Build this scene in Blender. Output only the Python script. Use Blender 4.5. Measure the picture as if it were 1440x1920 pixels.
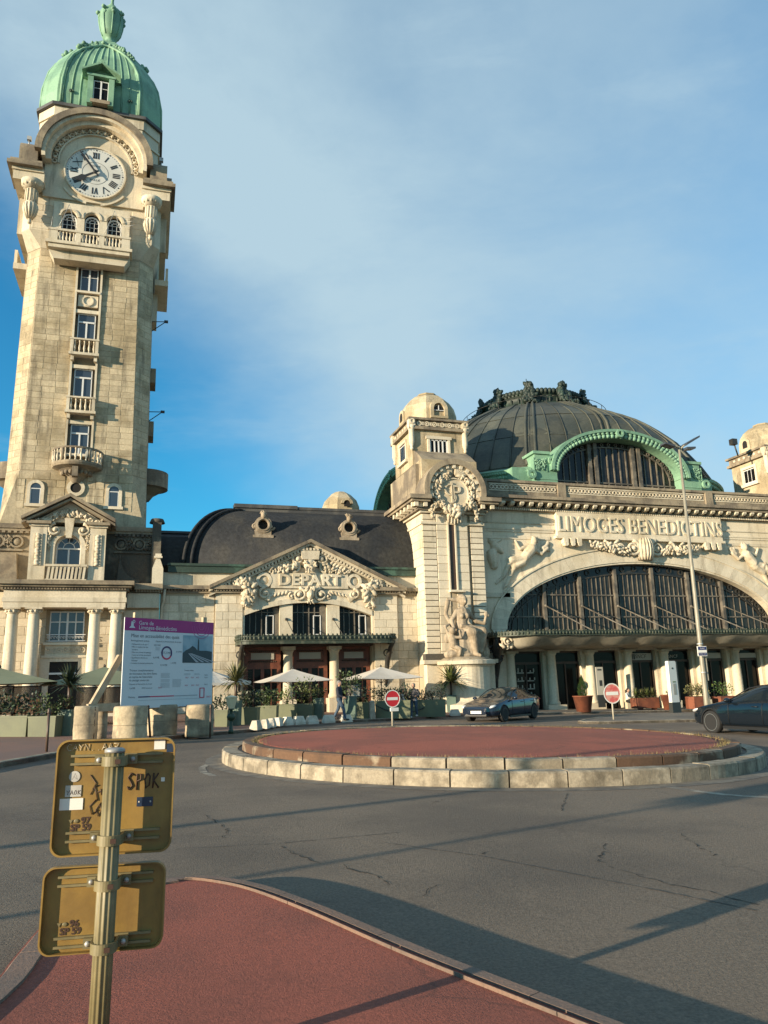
import bpy, bmesh, math, random
from mathutils import Vector, Matrix, Euler
random.seed(7)
PI = math.pi
R = math.radians
S = bpy.context.scene
for o in list(bpy.data.objects): bpy.data.objects.remove(o)
COL = S.collection

# ---------------------------------------------------------------- camera
YAW, PITCH, ROLL = R(17.05), math.atan(323/1442), R(1.5)
CAM = Vector((0, 0, 1.6))
_f = Vector((math.sin(YAW)*math.cos(PITCH), math.cos(YAW)*math.cos(PITCH), math.sin(PITCH)))
_r0 = Vector((math.cos(YAW), -math.sin(YAW), 0)); _u0 = _r0.cross(_f)
_r = math.cos(ROLL)*_r0 - math.sin(ROLL)*_u0; _u = math.sin(ROLL)*_r0 + math.cos(ROLL)*_u0
cd = bpy.data.cameras.new('camera'); cam = bpy.data.objects.new('camera', cd); COL.objects.link(cam)
cd.sensor_fit = 'VERTICAL'; cd.sensor_height = 24; cd.lens = 24*1442/1920
cd.clip_start = 0.05; cd.clip_end = 3000
mw = Matrix((_r, _u, -_f)).transposed().to_4x4(); mw.translation = CAM
cam.matrix_world = mw
S.camera = cam
S.render.resolution_x, S.render.resolution_y = 768, 1024

# ---------------------------------------------------------------- sky and sun
_ray = lambda x, y: (_f+(x-720)/1442*_r-(y-960)/1442*_u).normalized()
VEIL_N = tuple(_ray(600, 900).cross(_ray(60, 330)).normalized())
SUN_AZ, SUN_EL = R(69), R(9.5)          # light travels 69 degrees right of straight ahead, low evening sun
W = bpy.data.worlds.new('World'); S.world = W; W.use_nodes = True
wn, wl = W.node_tree.nodes, W.node_tree.links
wn.clear()
wo = wn.new('ShaderNodeOutputWorld'); bg = wn.new('ShaderNodeBackground')
sky = wn.new('ShaderNodeTexSky'); sky.sky_type = 'NISHITA'; sky.sun_disc = False
sky.sun_elevation = SUN_EL; sky.sun_rotation = PI + SUN_AZ; sky.altitude = 300
sky.air_density = 1.15; sky.dust_density = 0.05; sky.ozone_density = 6.0
tc = wn.new('ShaderNodeTexCoord')
def wnode(t, **k):
    x = wn.new(t)
    for a_, v in k.items(): setattr(x, a_, v)
    return x
def smooth(src, a_, b_, lo=0.0, hi=1.0):
    x = wnode('ShaderNodeMapRange', interpolation_type='SMOOTHSTEP')
    for n_, v in (('From Min', a_), ('From Max', b_), ('To Min', lo), ('To Max', hi)): x.inputs[n_].default_value = v
    wl.new(src, x.inputs['Value']); return x.outputs[0]
def wmath(op, p, q):
    x = wnode('ShaderNodeMath', operation=op)
    for i_, s_ in enumerate((p, q)):
        if isinstance(s_, (int, float)): x.inputs[i_].default_value = s_
        else: wl.new(s_, x.inputs[i_])
    return x.outputs[0]
def wnoise(scale, stretch, rot, detail, rough):
    mp = wnode('ShaderNodeMapping'); mp.inputs['Scale'].default_value = stretch; mp.inputs['Rotation'].default_value = rot
    n1 = wnode('ShaderNodeTexNoise'); n1.inputs['Scale'].default_value = scale; n1.inputs['Detail'].default_value = detail; n1.inputs['Roughness'].default_value = rough; n1.inputs['Distortion'].default_value = .2
    wl.new(tc.outputs['Generated'], mp.inputs[0]); wl.new(mp.outputs[0], n1.inputs['Vector']); return n1.outputs[0]
# a thin sheet of high cloud covers all but the low north-west of the sky; its edge is a soft line
dt = wnode('ShaderNodeVectorMath', operation='DOT_PRODUCT'); wl.new(tc.outputs['Generated'], dt.inputs[0]); dt.inputs[1].default_value = VEIL_N
edge = wmath('ADD', dt.outputs['Value'], wmath('MULTIPLY', wmath('SUBTRACT', wnoise(2.6, (1, 1, 1.6), (.3, .2, .4), 6, .55), .5), .30))
mask = smooth(edge, -.10, .17)
dens = wmath('MULTIPLY', smooth(edge, .08, .75, 1.0, .50), smooth(wnoise(1.9, (1, 1.6, 2.2), (.5, .1, .8), 8, .6), .3, .7, .74, 1.1))
veil = wmath('MULTIPLY', mask, dens)
wisp = wmath('MULTIPLY', smooth(wnoise(1.5, (2.2, 3.0, 11.0), (.12, .05, .2), 6, .6), .54, .78, 0, .45), smooth(dt.outputs['Value'], -.5, .0, 1.0, .25))
fac = wmath('MINIMUM', wmath('ADD', wmath('MULTIPLY', veil, .90), wisp), .9)
mx = wnode('ShaderNodeMix', data_type='RGBA'); mx.inputs['B'].default_value = (3.15, 4.2, 4.75, 1)
tint = wnode('ShaderNodeMix', data_type='RGBA', blend_type='MULTIPLY'); tint.inputs['Factor'].default_value = 1.0; tint.inputs['B'].default_value = (0.80, 1.84, 1.58, 1)   # clean evening air, a shade towards cyan
wl.new(sky.outputs[0], tint.inputs['A'])
wl.new(fac, mx.inputs['Factor']); wl.new(tint.outputs['Result'], mx.inputs['A'])
wl.new(mx.outputs['Result'], bg.inputs['Color']); bg.inputs['Strength'].default_value = 0.088
wl.new(bg.outputs[0], wo.inputs['Surface'])
ld = bpy.data.lights.new('sun', 'SUN'); ld.energy = 5.0; ld.angle = R(0.53); ld.color = (1.0, 0.83, 0.60)
lo = bpy.data.objects.new('sun', ld); COL.objects.link(lo)
SD = Vector((math.sin(SUN_AZ)*math.cos(SUN_EL), math.cos(SUN_AZ)*math.cos(SUN_EL), -math.sin(SUN_EL)))
lo.rotation_euler = SD.to_track_quat('-Z', 'Y').to_euler(); lo.location = (-40, -15, 30)
S.view_settings.view_transform = 'Standard'; S.view_settings.look = 'None'; S.view_settings.gamma = 1
S.view_settings.use_curve_mapping = False; S.view_settings.exposure = 0.9
S.render.engine = 'CYCLES'

def G(x, y, dz=0.0): return 0.0045*y - 0.021*x + dz      # the square falls gently to the right
def at(px, py, Y):
    d = _f + (px-720)/1442*_r - (py-960)/1442*_u
    return CAM + d*(Y/d.y)
def gp(px, py, dz=0.0):
    d = _f + (px-720)/1442*_r - (py-960)/1442*_u
    n = Vector((0.021, -0.0045, 1)); t = (dz - CAM.dot(n))/d.dot(n)
    return CAM + d*t

# ---------------------------------------------------------------- materials
MATS = {}
def mat(name, col, rough=0.8, col2=None, blotch=(0.6, 0.45, 0.62), stain=None, streak=0.0, fine=0.12, finescale=18, rnd=0.0, bump=0.0, bumpscale=30, metal=0.0, spec=0.5, emit=None, alpha=None, trans=0.0, ztop=None):
    m = bpy.data.materials.new(name); m.use_nodes = True
    nt = m.node_tree; n, l = nt.nodes, nt.links; p = n['Principled BSDF']
    p.inputs['Roughness'].default_value = rough; p.inputs['Metallic'].default_value = metal
    p.inputs['Specular IOR Level'].default_value = spec
    if trans: p.inputs['Transmission Weight'].default_value = trans
    if alpha is not None: p.inputs['Alpha'].default_value = alpha
    geo = n.new('ShaderNodeNewGeometry')
    cur = None
    def rgb(c):
        r_ = n.new('ShaderNodeRGB'); r_.outputs[0].default_value = (*c, 1); return r_.outputs[0]
    def noise(scale, detail=5, vec=None, rough_=0.55):
        t = n.new('ShaderNodeTexNoise'); t.inputs['Scale'].default_value = scale; t.inputs['Detail'].default_value = detail; t.inputs['Roughness'].default_value = rough_
        l.new(vec or geo.outputs['Position'], t.inputs['Vector']); return t.outputs[0]
    def ramp(fac, a, b, hi=1.0):
        r_ = n.new('ShaderNodeMapRange'); r_.interpolation_type = 'SMOOTHSTEP'
        r_.inputs['From Min'].default_value = a; r_.inputs['From Max'].default_value = b; r_.inputs['To Max'].default_value = hi
        l.new(fac, r_.inputs['Value']); return r_.outputs[0]
    def mix(f, a, b, mode='MIX'):
        x = n.new('ShaderNodeMix'); x.data_type = 'RGBA'; x.blend_type = mode
        if isinstance(f, float): x.inputs['Factor'].default_value = f
        else: l.new(f, x.inputs['Factor'])
        l.new(a, x.inputs['A']); l.new(b, x.inputs['B']); return x.outputs['Result']
    cur = rgb(col)
    if col2: cur = mix(ramp(noise(blotch[0]), blotch[1], blotch[2]), cur, rgb(col2))
    if stain:
        mpn = n.new('ShaderNodeMapping'); mpn.inputs['Scale'].default_value = (2.2, 2.2, 0.28); l.new(geo.outputs['Position'], mpn.inputs[0])
        cur = mix(ramp(noise(1.0, 7, mpn.outputs[0], 0.65), 0.50, 0.74, streak), cur, rgb(stain))
    if fine:
        v = n.new('ShaderNodeMapRange'); v.inputs['To Min'].default_value = 1-fine; v.inputs['To Max'].default_value = 1+fine
        v.inputs['From Min'].default_value = 0.3; v.inputs['From Max'].default_value = 0.7; l.new(noise(finescale, 6, None, 0.7), v.inputs['Value'])
        hv = n.new('ShaderNodeVectorMath'); hv.operation = 'SCALE'; l.new(cur, hv.inputs[0]); l.new(v.outputs[0], hv.inputs['Scale']); cur = hv.outputs[0]
    if rnd:
        oi = n.new('ShaderNodeObjectInfo'); a_ = n.new('ShaderNodeMath'); a_.operation = 'ADD'
        l.new(oi.outputs['Random'], a_.inputs[0]); l.new(geo.outputs['Random Per Island'], a_.inputs[1])
        fr = n.new('ShaderNodeMath'); fr.operation = 'FRACT'; l.new(a_.outputs[0], fr.inputs[0])
        v = n.new('ShaderNodeMapRange'); v.inputs['To Min'].default_value = 1-rnd; v.inputs['To Max'].default_value = 1+rnd; l.new(fr.outputs[0], v.inputs['Value'])
        hv = n.new('ShaderNodeVectorMath'); hv.operation = 'SCALE'; l.new(cur, hv.inputs[0]); l.new(v.outputs[0], hv.inputs['Scale']); cur = hv.outputs[0]
    l.new(cur, p.inputs['Base Color'])
    if bump:
        bn = n.new('ShaderNodeBump'); bn.inputs['Strength'].default_value = bump; bn.inputs['Distance'].default_value = 0.02
        l.new(noise(bumpscale, 6, None, 0.65), bn.inputs['Height']); l.new(bn.outputs[0], p.inputs['Normal'])
    if emit:
        p.inputs['Emission Color'].default_value = (*emit[:3], 1); p.inputs['Emission Strength'].default_value = emit[3]
    MATS[name] = m
    return m
GRIME = (0.075, 0.062, 0.045)
mat('stone_tower', (0.47, 0.39, 0.26), 0.9, (0.32, 0.255, 0.155), (0.5, 0.44, 0.62), GRIME, 0.75, 0.22, 9, 0.16, 0.45, 22)
mat('stone', (0.60, 0.525, 0.395), 0.88, (0.50, 0.425, 0.30), (0.45, 0.45, 0.66), (0.14, 0.11, 0.07), 0.55, 0.13, 11, 0.10, 0.3, 25)
mat('stone_carved', (0.58, 0.50, 0.37), 0.88, (0.44, 0.365, 0.25), (1.3, 0.45, 0.65), (0.13, 0.10, 0.065), 0.45, 0.16, 10, 0.0, 0.4, 22)
mat('stone_statue', (0.36, 0.29, 0.205), 0.9, (0.25, 0.195, 0.13), (1.6, 0.42, 0.62), (0.08, 0.065, 0.05), 0.6, 0.2, 9, 0.0, 0.5, 18)
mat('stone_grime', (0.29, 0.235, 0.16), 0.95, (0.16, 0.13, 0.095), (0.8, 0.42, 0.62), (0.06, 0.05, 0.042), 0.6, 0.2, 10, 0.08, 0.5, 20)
mat('stone_black', (0.075, 0.066, 0.052), 0.95, (0.17, 0.145, 0.105), (0.9, 0.50, 0.66), None, 0, 0.25, 9, 0.06, 0.5, 18)  # near-black stone, also used to put shade into the attic's right side
mat('mortar', (0.36, 0.295, 0.20), 0.95, None, fine=0.2)
mat('slate', (0.020, 0.022, 0.025), 0.75, (0.031, 0.031, 0.030), (0.5, 0.42, 0.62), (0.048, 0.045, 0.038), 0.4, 0.4, 5, 0.0, 0.8, 6, spec=.2)
mat('lead', (0.055, 0.055, 0.055), 0.6, (0.10, 0.095, 0.085), (0.7, 0.45, 0.6), None, 0, 0.2, 8)
mat('copper', (0.205, 0.36, 0.235), 0.65, (0.135, 0.26, 0.175), (0.6, 0.42, 0.6), (0.05, 0.085, 0.06), 0.55, 0.12, 9, 0.06, 0.15, 12)
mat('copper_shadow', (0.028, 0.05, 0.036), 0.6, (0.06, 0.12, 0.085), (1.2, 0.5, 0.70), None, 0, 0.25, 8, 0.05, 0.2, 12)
mat('copper_dark', (0.070, 0.071, 0.052), 0.6, (0.040, 0.045, 0.036), (0.4, 0.42, 0.6), (0.03, 0.036, 0.03), 0.5, 0.25, 8, 0.3, 0.15, 10)
mat('copper_crown', (0.014, 0.024, 0.018), 0.6, (0.03, 0.055, 0.04), (1.2, 0.5, 0.70), None, 0, 0.25, 8, 0.05, 0.2, 12)
mat('iron', (0.022, 0.022, 0.02), 0.5, (0.05, 0.042, 0.03), (3, 0.5, 0.65), None, 0, 0.2)
mat('iron_green', (0.03, 0.042, 0.028), 0.6, (0.085, 0.09, 0.06), (2.5, 0.5, 0.65), None, 0, 0.25)
mat('steel', (0.42, 0.42, 0.40), 0.45, (0.30, 0.29, 0.27), (2, 0.45, 0.6), None, 0, 0.1, metal=0.3)
mat('bronze_mullion', (0.15, 0.13, 0.10), 0.6, (0.07, 0.062, 0.05), (1.5, 0.4, 0.6), None, 0, 0.2)
mat('glass', (0.009, 0.009, 0.009), 0.07, fine=0, spec=0.14)
mat('glass_blue', (0.03, 0.045, 0.065), 0.05, fine=0, spec=0.8)
mat('glass_stained', (0.030, 0.027, 0.022), 0.12, (0.012, 0.013, 0.015), (0.7, 0.42, 0.58), None, 0, 0.4, 3, 0.3, 0.12, 3, spec=.35)
mat('dark_room', (0.012, 0.011, 0.010), 0.9, fine=0)
mat('white_frame', (0.62, 0.62, 0.60), 0.5, fine=0.05)
mat('clock_face', (0.55, 0.55, 0.51), 0.4, (0.48, 0.48, 0.44), fine=0.03)
mat('clock_black', (0.02, 0.02, 0.022), 0.5, fine=0.05)
mat('wood_red', (0.17, 0.055, 0.028), 0.5, (0.11, 0.034, 0.018), (2, 0.4, 0.6), None, 0, 0.2)
mat('wood_dark', (0.055, 0.032, 0.02), 0.5, fine=0.2)
mat('canopy_sheet', (0.34, 0.30, 0.225), 0.85, (0.26, 0.23, 0.17), (0.6, 0.42, 0.62), (0.07, 0.06, 0.045), 0.5, 0.12)
mat('pale_panel', (0.38, 0.36, 0.30), 0.5, fine=0.06)

# ---------------------------------------------------------------- mesh builder and scene graph
ORG = {}
def org(o): return ORG.get(o.name, Vector((0, 0, 0))) if o else Vector((0, 0, 0))
def tag(o, label=None, cat=None, group=None, kind=None):
    if label: o['label'] = label
    if cat: o['category'] = cat
    if group: o['group'] = group
    if kind: o['kind'] = kind
    return o
def thing(name, label, cat, loc=(0, 0, 0), rz=0.0, group=None):
    o = bpy.data.objects.new(name, None); COL.objects.link(o); o.location = loc; o.rotation_euler = (0, 0, rz)
    o.empty_display_size = 0.3
    ORG[o.name] = Vector(loc)
    return tag(o, label, cat, group)
class B:
    def __init__(s): s.v = []; s.f = []; s.sm = []
    def add(s, vs, fs, smooth=False):
        o = len(s.v); s.v += [tuple(q) for q in vs]; s.f += [tuple(i+o for i in q) for q in fs]; s.sm += [smooth]*len(fs)
        return s
    def box(s, x0, x1, y0, y1, z0, z1):
        return s.add([(x, y, z) for z in (z0, z1) for y in (y0, y1) for x in (x0, x1)],
                     [(0, 2, 3, 1), (4, 5, 7, 6), (0, 1, 5, 4), (1, 3, 7, 5), (3, 2, 6, 7), (2, 0, 4, 6)])
    def prism(s, poly, a0, a1, axis='y', poly2=None, smooth=False):
        n = len(poly); p2 = poly2 or poly
        f = {'y': lambda p, a: (p[0], a, p[1]), 'z': lambda p, a: (p[0], p[1], a), 'x': lambda p, a: (a, p[0], p[1])}[axis]
        o = len(s.v)
        s.add([f(p, a0) for p in poly]+[f(p, a1) for p in p2], [tuple(range(n)), tuple(range(2*n-1, n-1, -1))])
        s.f += [(o+i, o+(i+1) % n, o+n+(i+1) % n, o+n+i) for i in range(n)]; s.sm += [smooth]*n
        return s
    def arc(s, cx, cz, r0, r1, y0, y1, a0=0.0, a1=PI, n=24, rz0=None, rz1=None):
        # ring sector in the XZ plane, r = horizontal radius, rz = vertical radius
        q0 = rz0 if rz0 is not None else r0; q1 = rz1 if rz1 is not None else r1
        for i in range(n):
            t, u = a0+(a1-a0)*i/n, a0+(a1-a0)*(i+1)/n
            s.prism([(cx+r0*math.cos(t), cz+q0*math.sin(t)), (cx+r1*math.cos(t), cz+q1*math.sin(t)), (cx+r1*math.cos(u), cz+q1*math.sin(u)), (cx+r0*math.cos(u), cz+q0*math.sin(u))], y0, y1)
        return s
    def lathe(s, prof, c, n=16, a0=0.0, a1=2*PI, smooth=True, cap=True):
        full = abs(a1-a0-2*PI) < 1e-6; m = n if full else n+1; k = len(prof)
        vs = [(c[0]+r*math.cos(a0+(a1-a0)*i/n), c[1]+r*math.sin(a0+(a1-a0)*i/n), c[2]+z) for i in range(m) for r, z in prof]
        fs = []
        for i in range(n):
            j = (i+1) % m
            fs += [(i*k+q, j*k+q, j*k+q+1, i*k+q+1) for q in range(k-1)]
        o = len(s.v); s.add(vs, fs, smooth)
        if cap and full:
            for q in (0, k-1):
                if prof[q][0] > 1e-4: s.f.append(tuple(o+i*k+q for i in range(m))); s.sm.append(False)
        return s
    def tube(s, pts, r, n=6, smooth=True):
        pts = [Vector(p) for p in pts]; rs = r if isinstance(r, (list, tuple)) else [r]*len(pts)
        vs = []; up = Vector((0, 0, 1)); pa = None
        for i, p in enumerate(pts):
            d = (pts[min(i+1, len(pts)-1)]-pts[max(i-1, 0)]).normalized()
            if pa is None: a = d.orthogonal().normalized()
            else:
                a = pa-d*pa.dot(d); a = a.normalized() if a.length > 1e-6 else d.orthogonal().normalized()
            pa = a; b = d.cross(a)
            vs += [p+(a*math.cos(2*PI*j/n)+b*math.sin(2*PI*j/n))*rs[i] for j in range(n)]
        fs = [(i*n+j, i*n+(j+1) % n, (i+1)*n+(j+1) % n, (i+1)*n+j) for i in range(len(pts)-1) for j in range(n)]
        o = len(s.v); s.add(vs, fs, smooth)
        s.f += [tuple(o+j for j in range(n)), tuple(o+(len(pts)-1)*n+j for j in range(n))]; s.sm += [False, False]
        return s
    def ball(s, c, r, n=8, m=5, rot=None):
        r = r if isinstance(r, (list, tuple)) else (r, r, r); c = Vector(c)
        M = Euler(rot).to_matrix() if rot else None
        vs = []
        for i in range(m+1):
            t = PI*i/m
            for j in range(n):
                q = Vector((r[0]*math.sin(t)*math.cos(2*PI*j/n), r[1]*math.sin(t)*math.sin(2*PI*j/n), r[2]*math.cos(t)))
                vs.append(c+(M @ q if M else q))
        return s.add(vs, [(i*n+j, i*n+(j+1) % n, (i+1)*n+(j+1) % n, (i+1)*n+j) for i in range(m) for j in range(n)], True)
    def cone(s, p, q, r0, r1, n=10):
        return s.tube([p, q], [r0, r1], n)
    def mesh(s, name, off=Vector((0, 0, 0)), weld=False):
        me = bpy.data.meshes.new(name)
        me.from_pydata([(x-off[0], y-off[1], z-off[2]) for x, y, z in s.v], [], s.f)
        me.polygons.foreach_set('use_smooth', s.sm)
        bm = bmesh.new(); bm.from_mesh(me)
        if weld: bmesh.ops.remove_doubles(bm, verts=bm.verts, dist=1e-4)
        bmesh.ops.recalc_face_normals(bm, faces=bm.faces); bm.to_mesh(me); bm.free()
        return me
    def build(s, name, m, parent=None, local=False, weld=False):
        me = s.mesh(name, Vector((0, 0, 0)) if local else org(parent), weld)
        me.materials.append(MATS[m] if isinstance(m, str) else m)
        o = bpy.data.objects.new(name, me); COL.objects.link(o)
        if parent: o.parent = parent
        ORG[o.name] = org(parent)
        return o
def link(me, name, parent, loc, rot=None, scale=None):
    o = bpy.data.objects.new(name, me); COL.objects.link(o); o.parent = parent; o.location = loc
    if rot: o.rotation_euler = rot
    if scale: o.scale = scale
    return o
def copy_tree(o, parent=None):
    c = o.copy(); COL.objects.link(c); c.parent = parent
    ORG[c.name] = org(o)
    for ch in list(o.children): copy_tree(ch, c)
    return c

# a cut stone: front face at y = 0 with worn edges, unit size; shared by every block
def block_mesh(m, name):
    b = B(); e = 0.5; c = 0.04
    b.add([(-e, 1, -e), (e, 1, -e), (e, 1, e), (-e, 1, e), (-e, .25, -e), (e, .25, -e), (e, .25, e), (-e, .25, e),
           (-e+c*.5, 0, -e+c), (e-c*.5, 0, -e+c), (e-c*.5, 0, e-c), (-e+c*.5, 0, e-c)],
          [(0, 1, 5, 4), (1, 2, 6, 5), (2, 3, 7, 6), (3, 0, 4, 7), (4, 5, 9, 8), (5, 6, 10, 9), (6, 7, 11, 10), (7, 4, 8, 11), (8, 9, 10, 11)])
    me = b.mesh(name); me.materials.append(MATS[m]); return me
BLK = {}
COUNT = {}
def ashlar(parent, P0, ang, u0, u1, z0, z1, h=0.38, w=0.85, holes=(), m='stone', gap=0.012, proud=0.018, stagger=True, limit=300, taper=None, key=None):
    """courses of cut stone on a wall that starts at P0=(x,y) and runs along angle ang; holes in (u,z)"""
    if m not in BLK: BLK[m] = block_mesh(m, 'stone_block')
    key = key or parent.name; COUNT.setdefault(key, 0)
    n = max(1, round((z1-z0)/h)); hh = (z1-z0)/n; po = org(parent)
    ca, sa = math.cos(ang), math.sin(ang); rest = B()
    for i in range(n):
        za, zb = z0+i*hh, z0+(i+1)*hh; zc = (za+zb)/2
        a0, a1 = (u0, u1)
        if taper: a0, a1 = taper(zc)
        segs = [(a0, a1)]
        for (h0, h1, q0, q1) in holes:
            if q0 < zb-0.05 and q1 > za+0.05:
                ns = []
                for (s0, s1) in segs:
                    if h1 <= s0 or h0 >= s1: ns.append((s0, s1)); continue
                    if h0-s0 > 0.08: ns.append((s0, h0))
                    if s1-h1 > 0.08: ns.append((h1, s1))
                segs = ns
        for (s0, s1) in segs:
            L = s1-s0; k = max(1, round(L/w)); cuts = [s0]
            step = L/k; off = (0.5*step if (i % 2 and stagger) else 0)
            x = s0+(off if off else step)
            while x < s1-0.12: cuts.append(x+random.uniform(-.06, .06)*step*(k > 1)); x += step
            cuts.append(s1)
            for c0, c1 in zip(cuts, cuts[1:]):
                uc = (c0+c1)/2; pr = proud+random.uniform(-.006, .006)
                loc = Vector((P0[0]+ca*uc+sa*pr, P0[1]+sa*uc-ca*pr, zc))
                if COUNT[key] < limit:
                    COUNT[key] += 1
                    link(BLK[m], 'stone_block', parent, loc-po, (0, 0, ang), (c1-c0-gap, 0.08, hh-gap))
                else:
                    W_, H_ = (c1-c0-gap)/2, (hh-gap)/2
                    vs = []
                    for (du, dy, dz) in [(-W_, .08, -H_), (W_, .08, -H_), (W_, .08, H_), (-W_, .08, H_), (-W_, 0.012, -H_), (W_, 0.012, -H_), (W_, .012, H_), (-W_, .012, H_), (-W_+.012, 0, -H_+.012), (W_-.012, 0, -H_+.012), (W_-.012, 0, H_-.012), (-W_+.012, 0, H_-.012)]:
                        vs.append((loc.x+ca*du-sa*dy, loc.y+sa*du+ca*dy, loc.z+dz))
                    rest.add(vs, [(0, 1, 5, 4), (1, 2, 6, 5), (2, 3, 7, 6), (3, 0, 4, 7), (4, 5, 9, 8), (5, 6, 10, 9), (6, 7, 11, 10), (7, 4, 8, 11), (8, 9, 10, 11)])
    if rest.v: tag(rest.build('ashlar', m, parent), kind='stuff')

def text_geo(s, size, ext=0.0, align='CENTER', shear=0.0, bev=0.0, space=1.0, fat=0.0):
    c = bpy.data.curves.new('t', 'FONT'); c.body = s; c.size = size; c.extrude = ext; c.align_x = align; c.align_y = 'CENTER'; c.shear = shear
    c.bevel_depth = bev; c.offset = fat; c.space_character = space; c.resolution_u = 3
    o = bpy.data.objects.new('t', c); COL.objects.link(o)
    me = o.to_mesh(); v = [tuple(q.co) for q in me.vertices]; f = [tuple(q.vertices) for q in me.polygons]
    o.to_mesh_clear(); bpy.data.objects.remove(o); bpy.data.curves.remove(c)
    return v, f
def text(b, s, size, fn, ext=0.0, **k):
    v, f = text_geo(s, size, ext, **k); b.add([fn(*q) for q in v], f); return b
def remeshed(b, voxel, name, m, parent=None, smooth=3, local=False, dec=None):
    """fuse overlapping limbs and drapery into one continuous carved surface"""
    o = b.build(name, m, parent, local)
    md = o.modifiers.new('r', 'REMESH'); md.mode = 'VOXEL'; md.voxel_size = voxel; md.use_smooth_shade = True
    if smooth: ms = o.modifiers.new('s', 'SMOOTH'); ms.iterations = smooth; ms.factor = 0.6
    if dec: d_ = o.modifiers.new('d', 'DECIMATE'); d_.ratio = dec
    dg = bpy.context.evaluated_depsgraph_get(); me = bpy.data.meshes.new_from_object(o.evaluated_get(dg))
    me.polygons.foreach_set('use_smooth', [True]*len(me.polygons))
    o.modifiers.clear(); old = o.data; o.data = me; me.name = name; bpy.data.meshes.remove(old)
    if not me.materials: me.materials.append(MATS[m])
    return o
# ornament
def scroll(b, x, z, y, r, turns=1.6, sgn=1, w=0.1, a0=0.0, n=26, depth=1.0):
    pts, rs = [], []
    for i in range(n):
        t = i/(n-1); a = a0+sgn*t*turns*2*PI; q = r*(1-t)**0.8
        pts.append((x+q*math.cos(a), y-0.04*t, z+q*math.sin(a))); rs.append(w*(1-0.55*t))
    b.tube(pts, rs, 6); b.ball((x, y-0.05, z), w*1.3)
def leaf(b, x, z, y, L, wd, ang, th=0.5):
    b.ball((x+math.cos(ang)*L*.5, y, z+math.sin(ang)*L*.5), (L*.55, wd*th, wd), 7, 4, (0, -ang, 0))
def cluster(b, x, z, y, w, h, n, r=0.12, rng=None):
    rng = rng or random
    for i in range(int(n*1.5)):
        q = rng.uniform(.6, 1.2)*r
        b.ball((x+rng.uniform(-w, w), y-rng.uniform(0, r*.8), z+rng.uniform(-h, h)), (q*1.5, q*.5, q*.55), 6, 4, (rng.uniform(-.5, .5), rng.uniform(0, 6.3), rng.uniform(-.5, .5)))
def garland(b, pts, r, per=8, rng=None):
    rng = rng or random
    for (x0, y0, z0, k0), (x1, y1, z1, k1) in zip(pts, pts[1:]):
        for i in range(per):
            t = i/per; k = (k0+(k1-k0)*t)*r
            for q in range(5):
                e = k*rng.uniform(.35, .6)
                b.ball((x0+(x1-x0)*t+rng.uniform(-k, k)*.85, y0+(y1-y0)*t-rng.uniform(0, k*.8), z0+(z1-z0)*t+rng.uniform(-k, k)*.85), (e*1.55, e*.6, e*.7), 6, 4, (rng.uniform(-.6, .6), rng.uniform(0, 6.3), rng.uniform(-.6, .6)))
def capsule(b, p, q, r0, r1=None, n=10):
    r1 = r0 if r1 is None else r1
    b.tube([p, q], [r0, r1], n); b.ball(p, r0, n, 6); b.ball(q, r1, n, 6)
def baluster(b, x, y, z0, z1, r=0.055):
    h = z1-z0
    b.lathe([(r*.9, 0), (r*.9, .08*h), (r*.55, .14*h), (r*1.15, .38*h), (r*.95, .5*h), (r*.5, .75*h), (r*.6, .85*h), (r*.95, .92*h), (r*.95, h)], (x, y, z0), 8)
# ================================================================ clock tower
AX = -4.45
tower = thing('clock_tower', 'tall pale stone clock tower with green copper dome and urn', 'tower', (AX, 50.9, 0.3))
def oct_poly(hw, ch, yf=None, notch=None, cy=50.92):
    """square plan of half width hw with cut corners ch, optional window recess in the front"""
    p = [(AX-hw+ch, cy-hw)]
    if notch: p += [(AX-notch[0], cy-hw), (AX-notch[0], cy-hw+notch[1]), (AX+notch[0], cy-hw+notch[1]), (AX+notch[0], cy-hw)]
    return p+[(AX+hw-ch, cy-hw), (AX+hw, cy-hw+ch), (AX+hw, cy+hw-ch), (AX+hw-ch, cy+hw), (AX-hw+ch, cy+hw), (AX-hw, cy+hw-ch), (AX-hw, cy-hw+ch)]
NW = 0.66
lo_, hi_ = oct_poly(3.92, .84, notch=(NW, .3)), oct_poly(3.78, .86, notch=(NW, .3))
shaft = B().prism(lo_, 14.2, 28.6, 'z', hi_).build('shaft', 'mortar', tower)
fl0 = oct_poly(3.97, .03); fl1 = oct_poly(3.93, .84)
flare = B().prism(fl0, 10.9, 14.2, 'z', fl1).build('flared_base', 'stone_tower', tower)
def fx(z): k = (z-14.2)/14.4; return 3.92-.14*k, .84+.02*k
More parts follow.
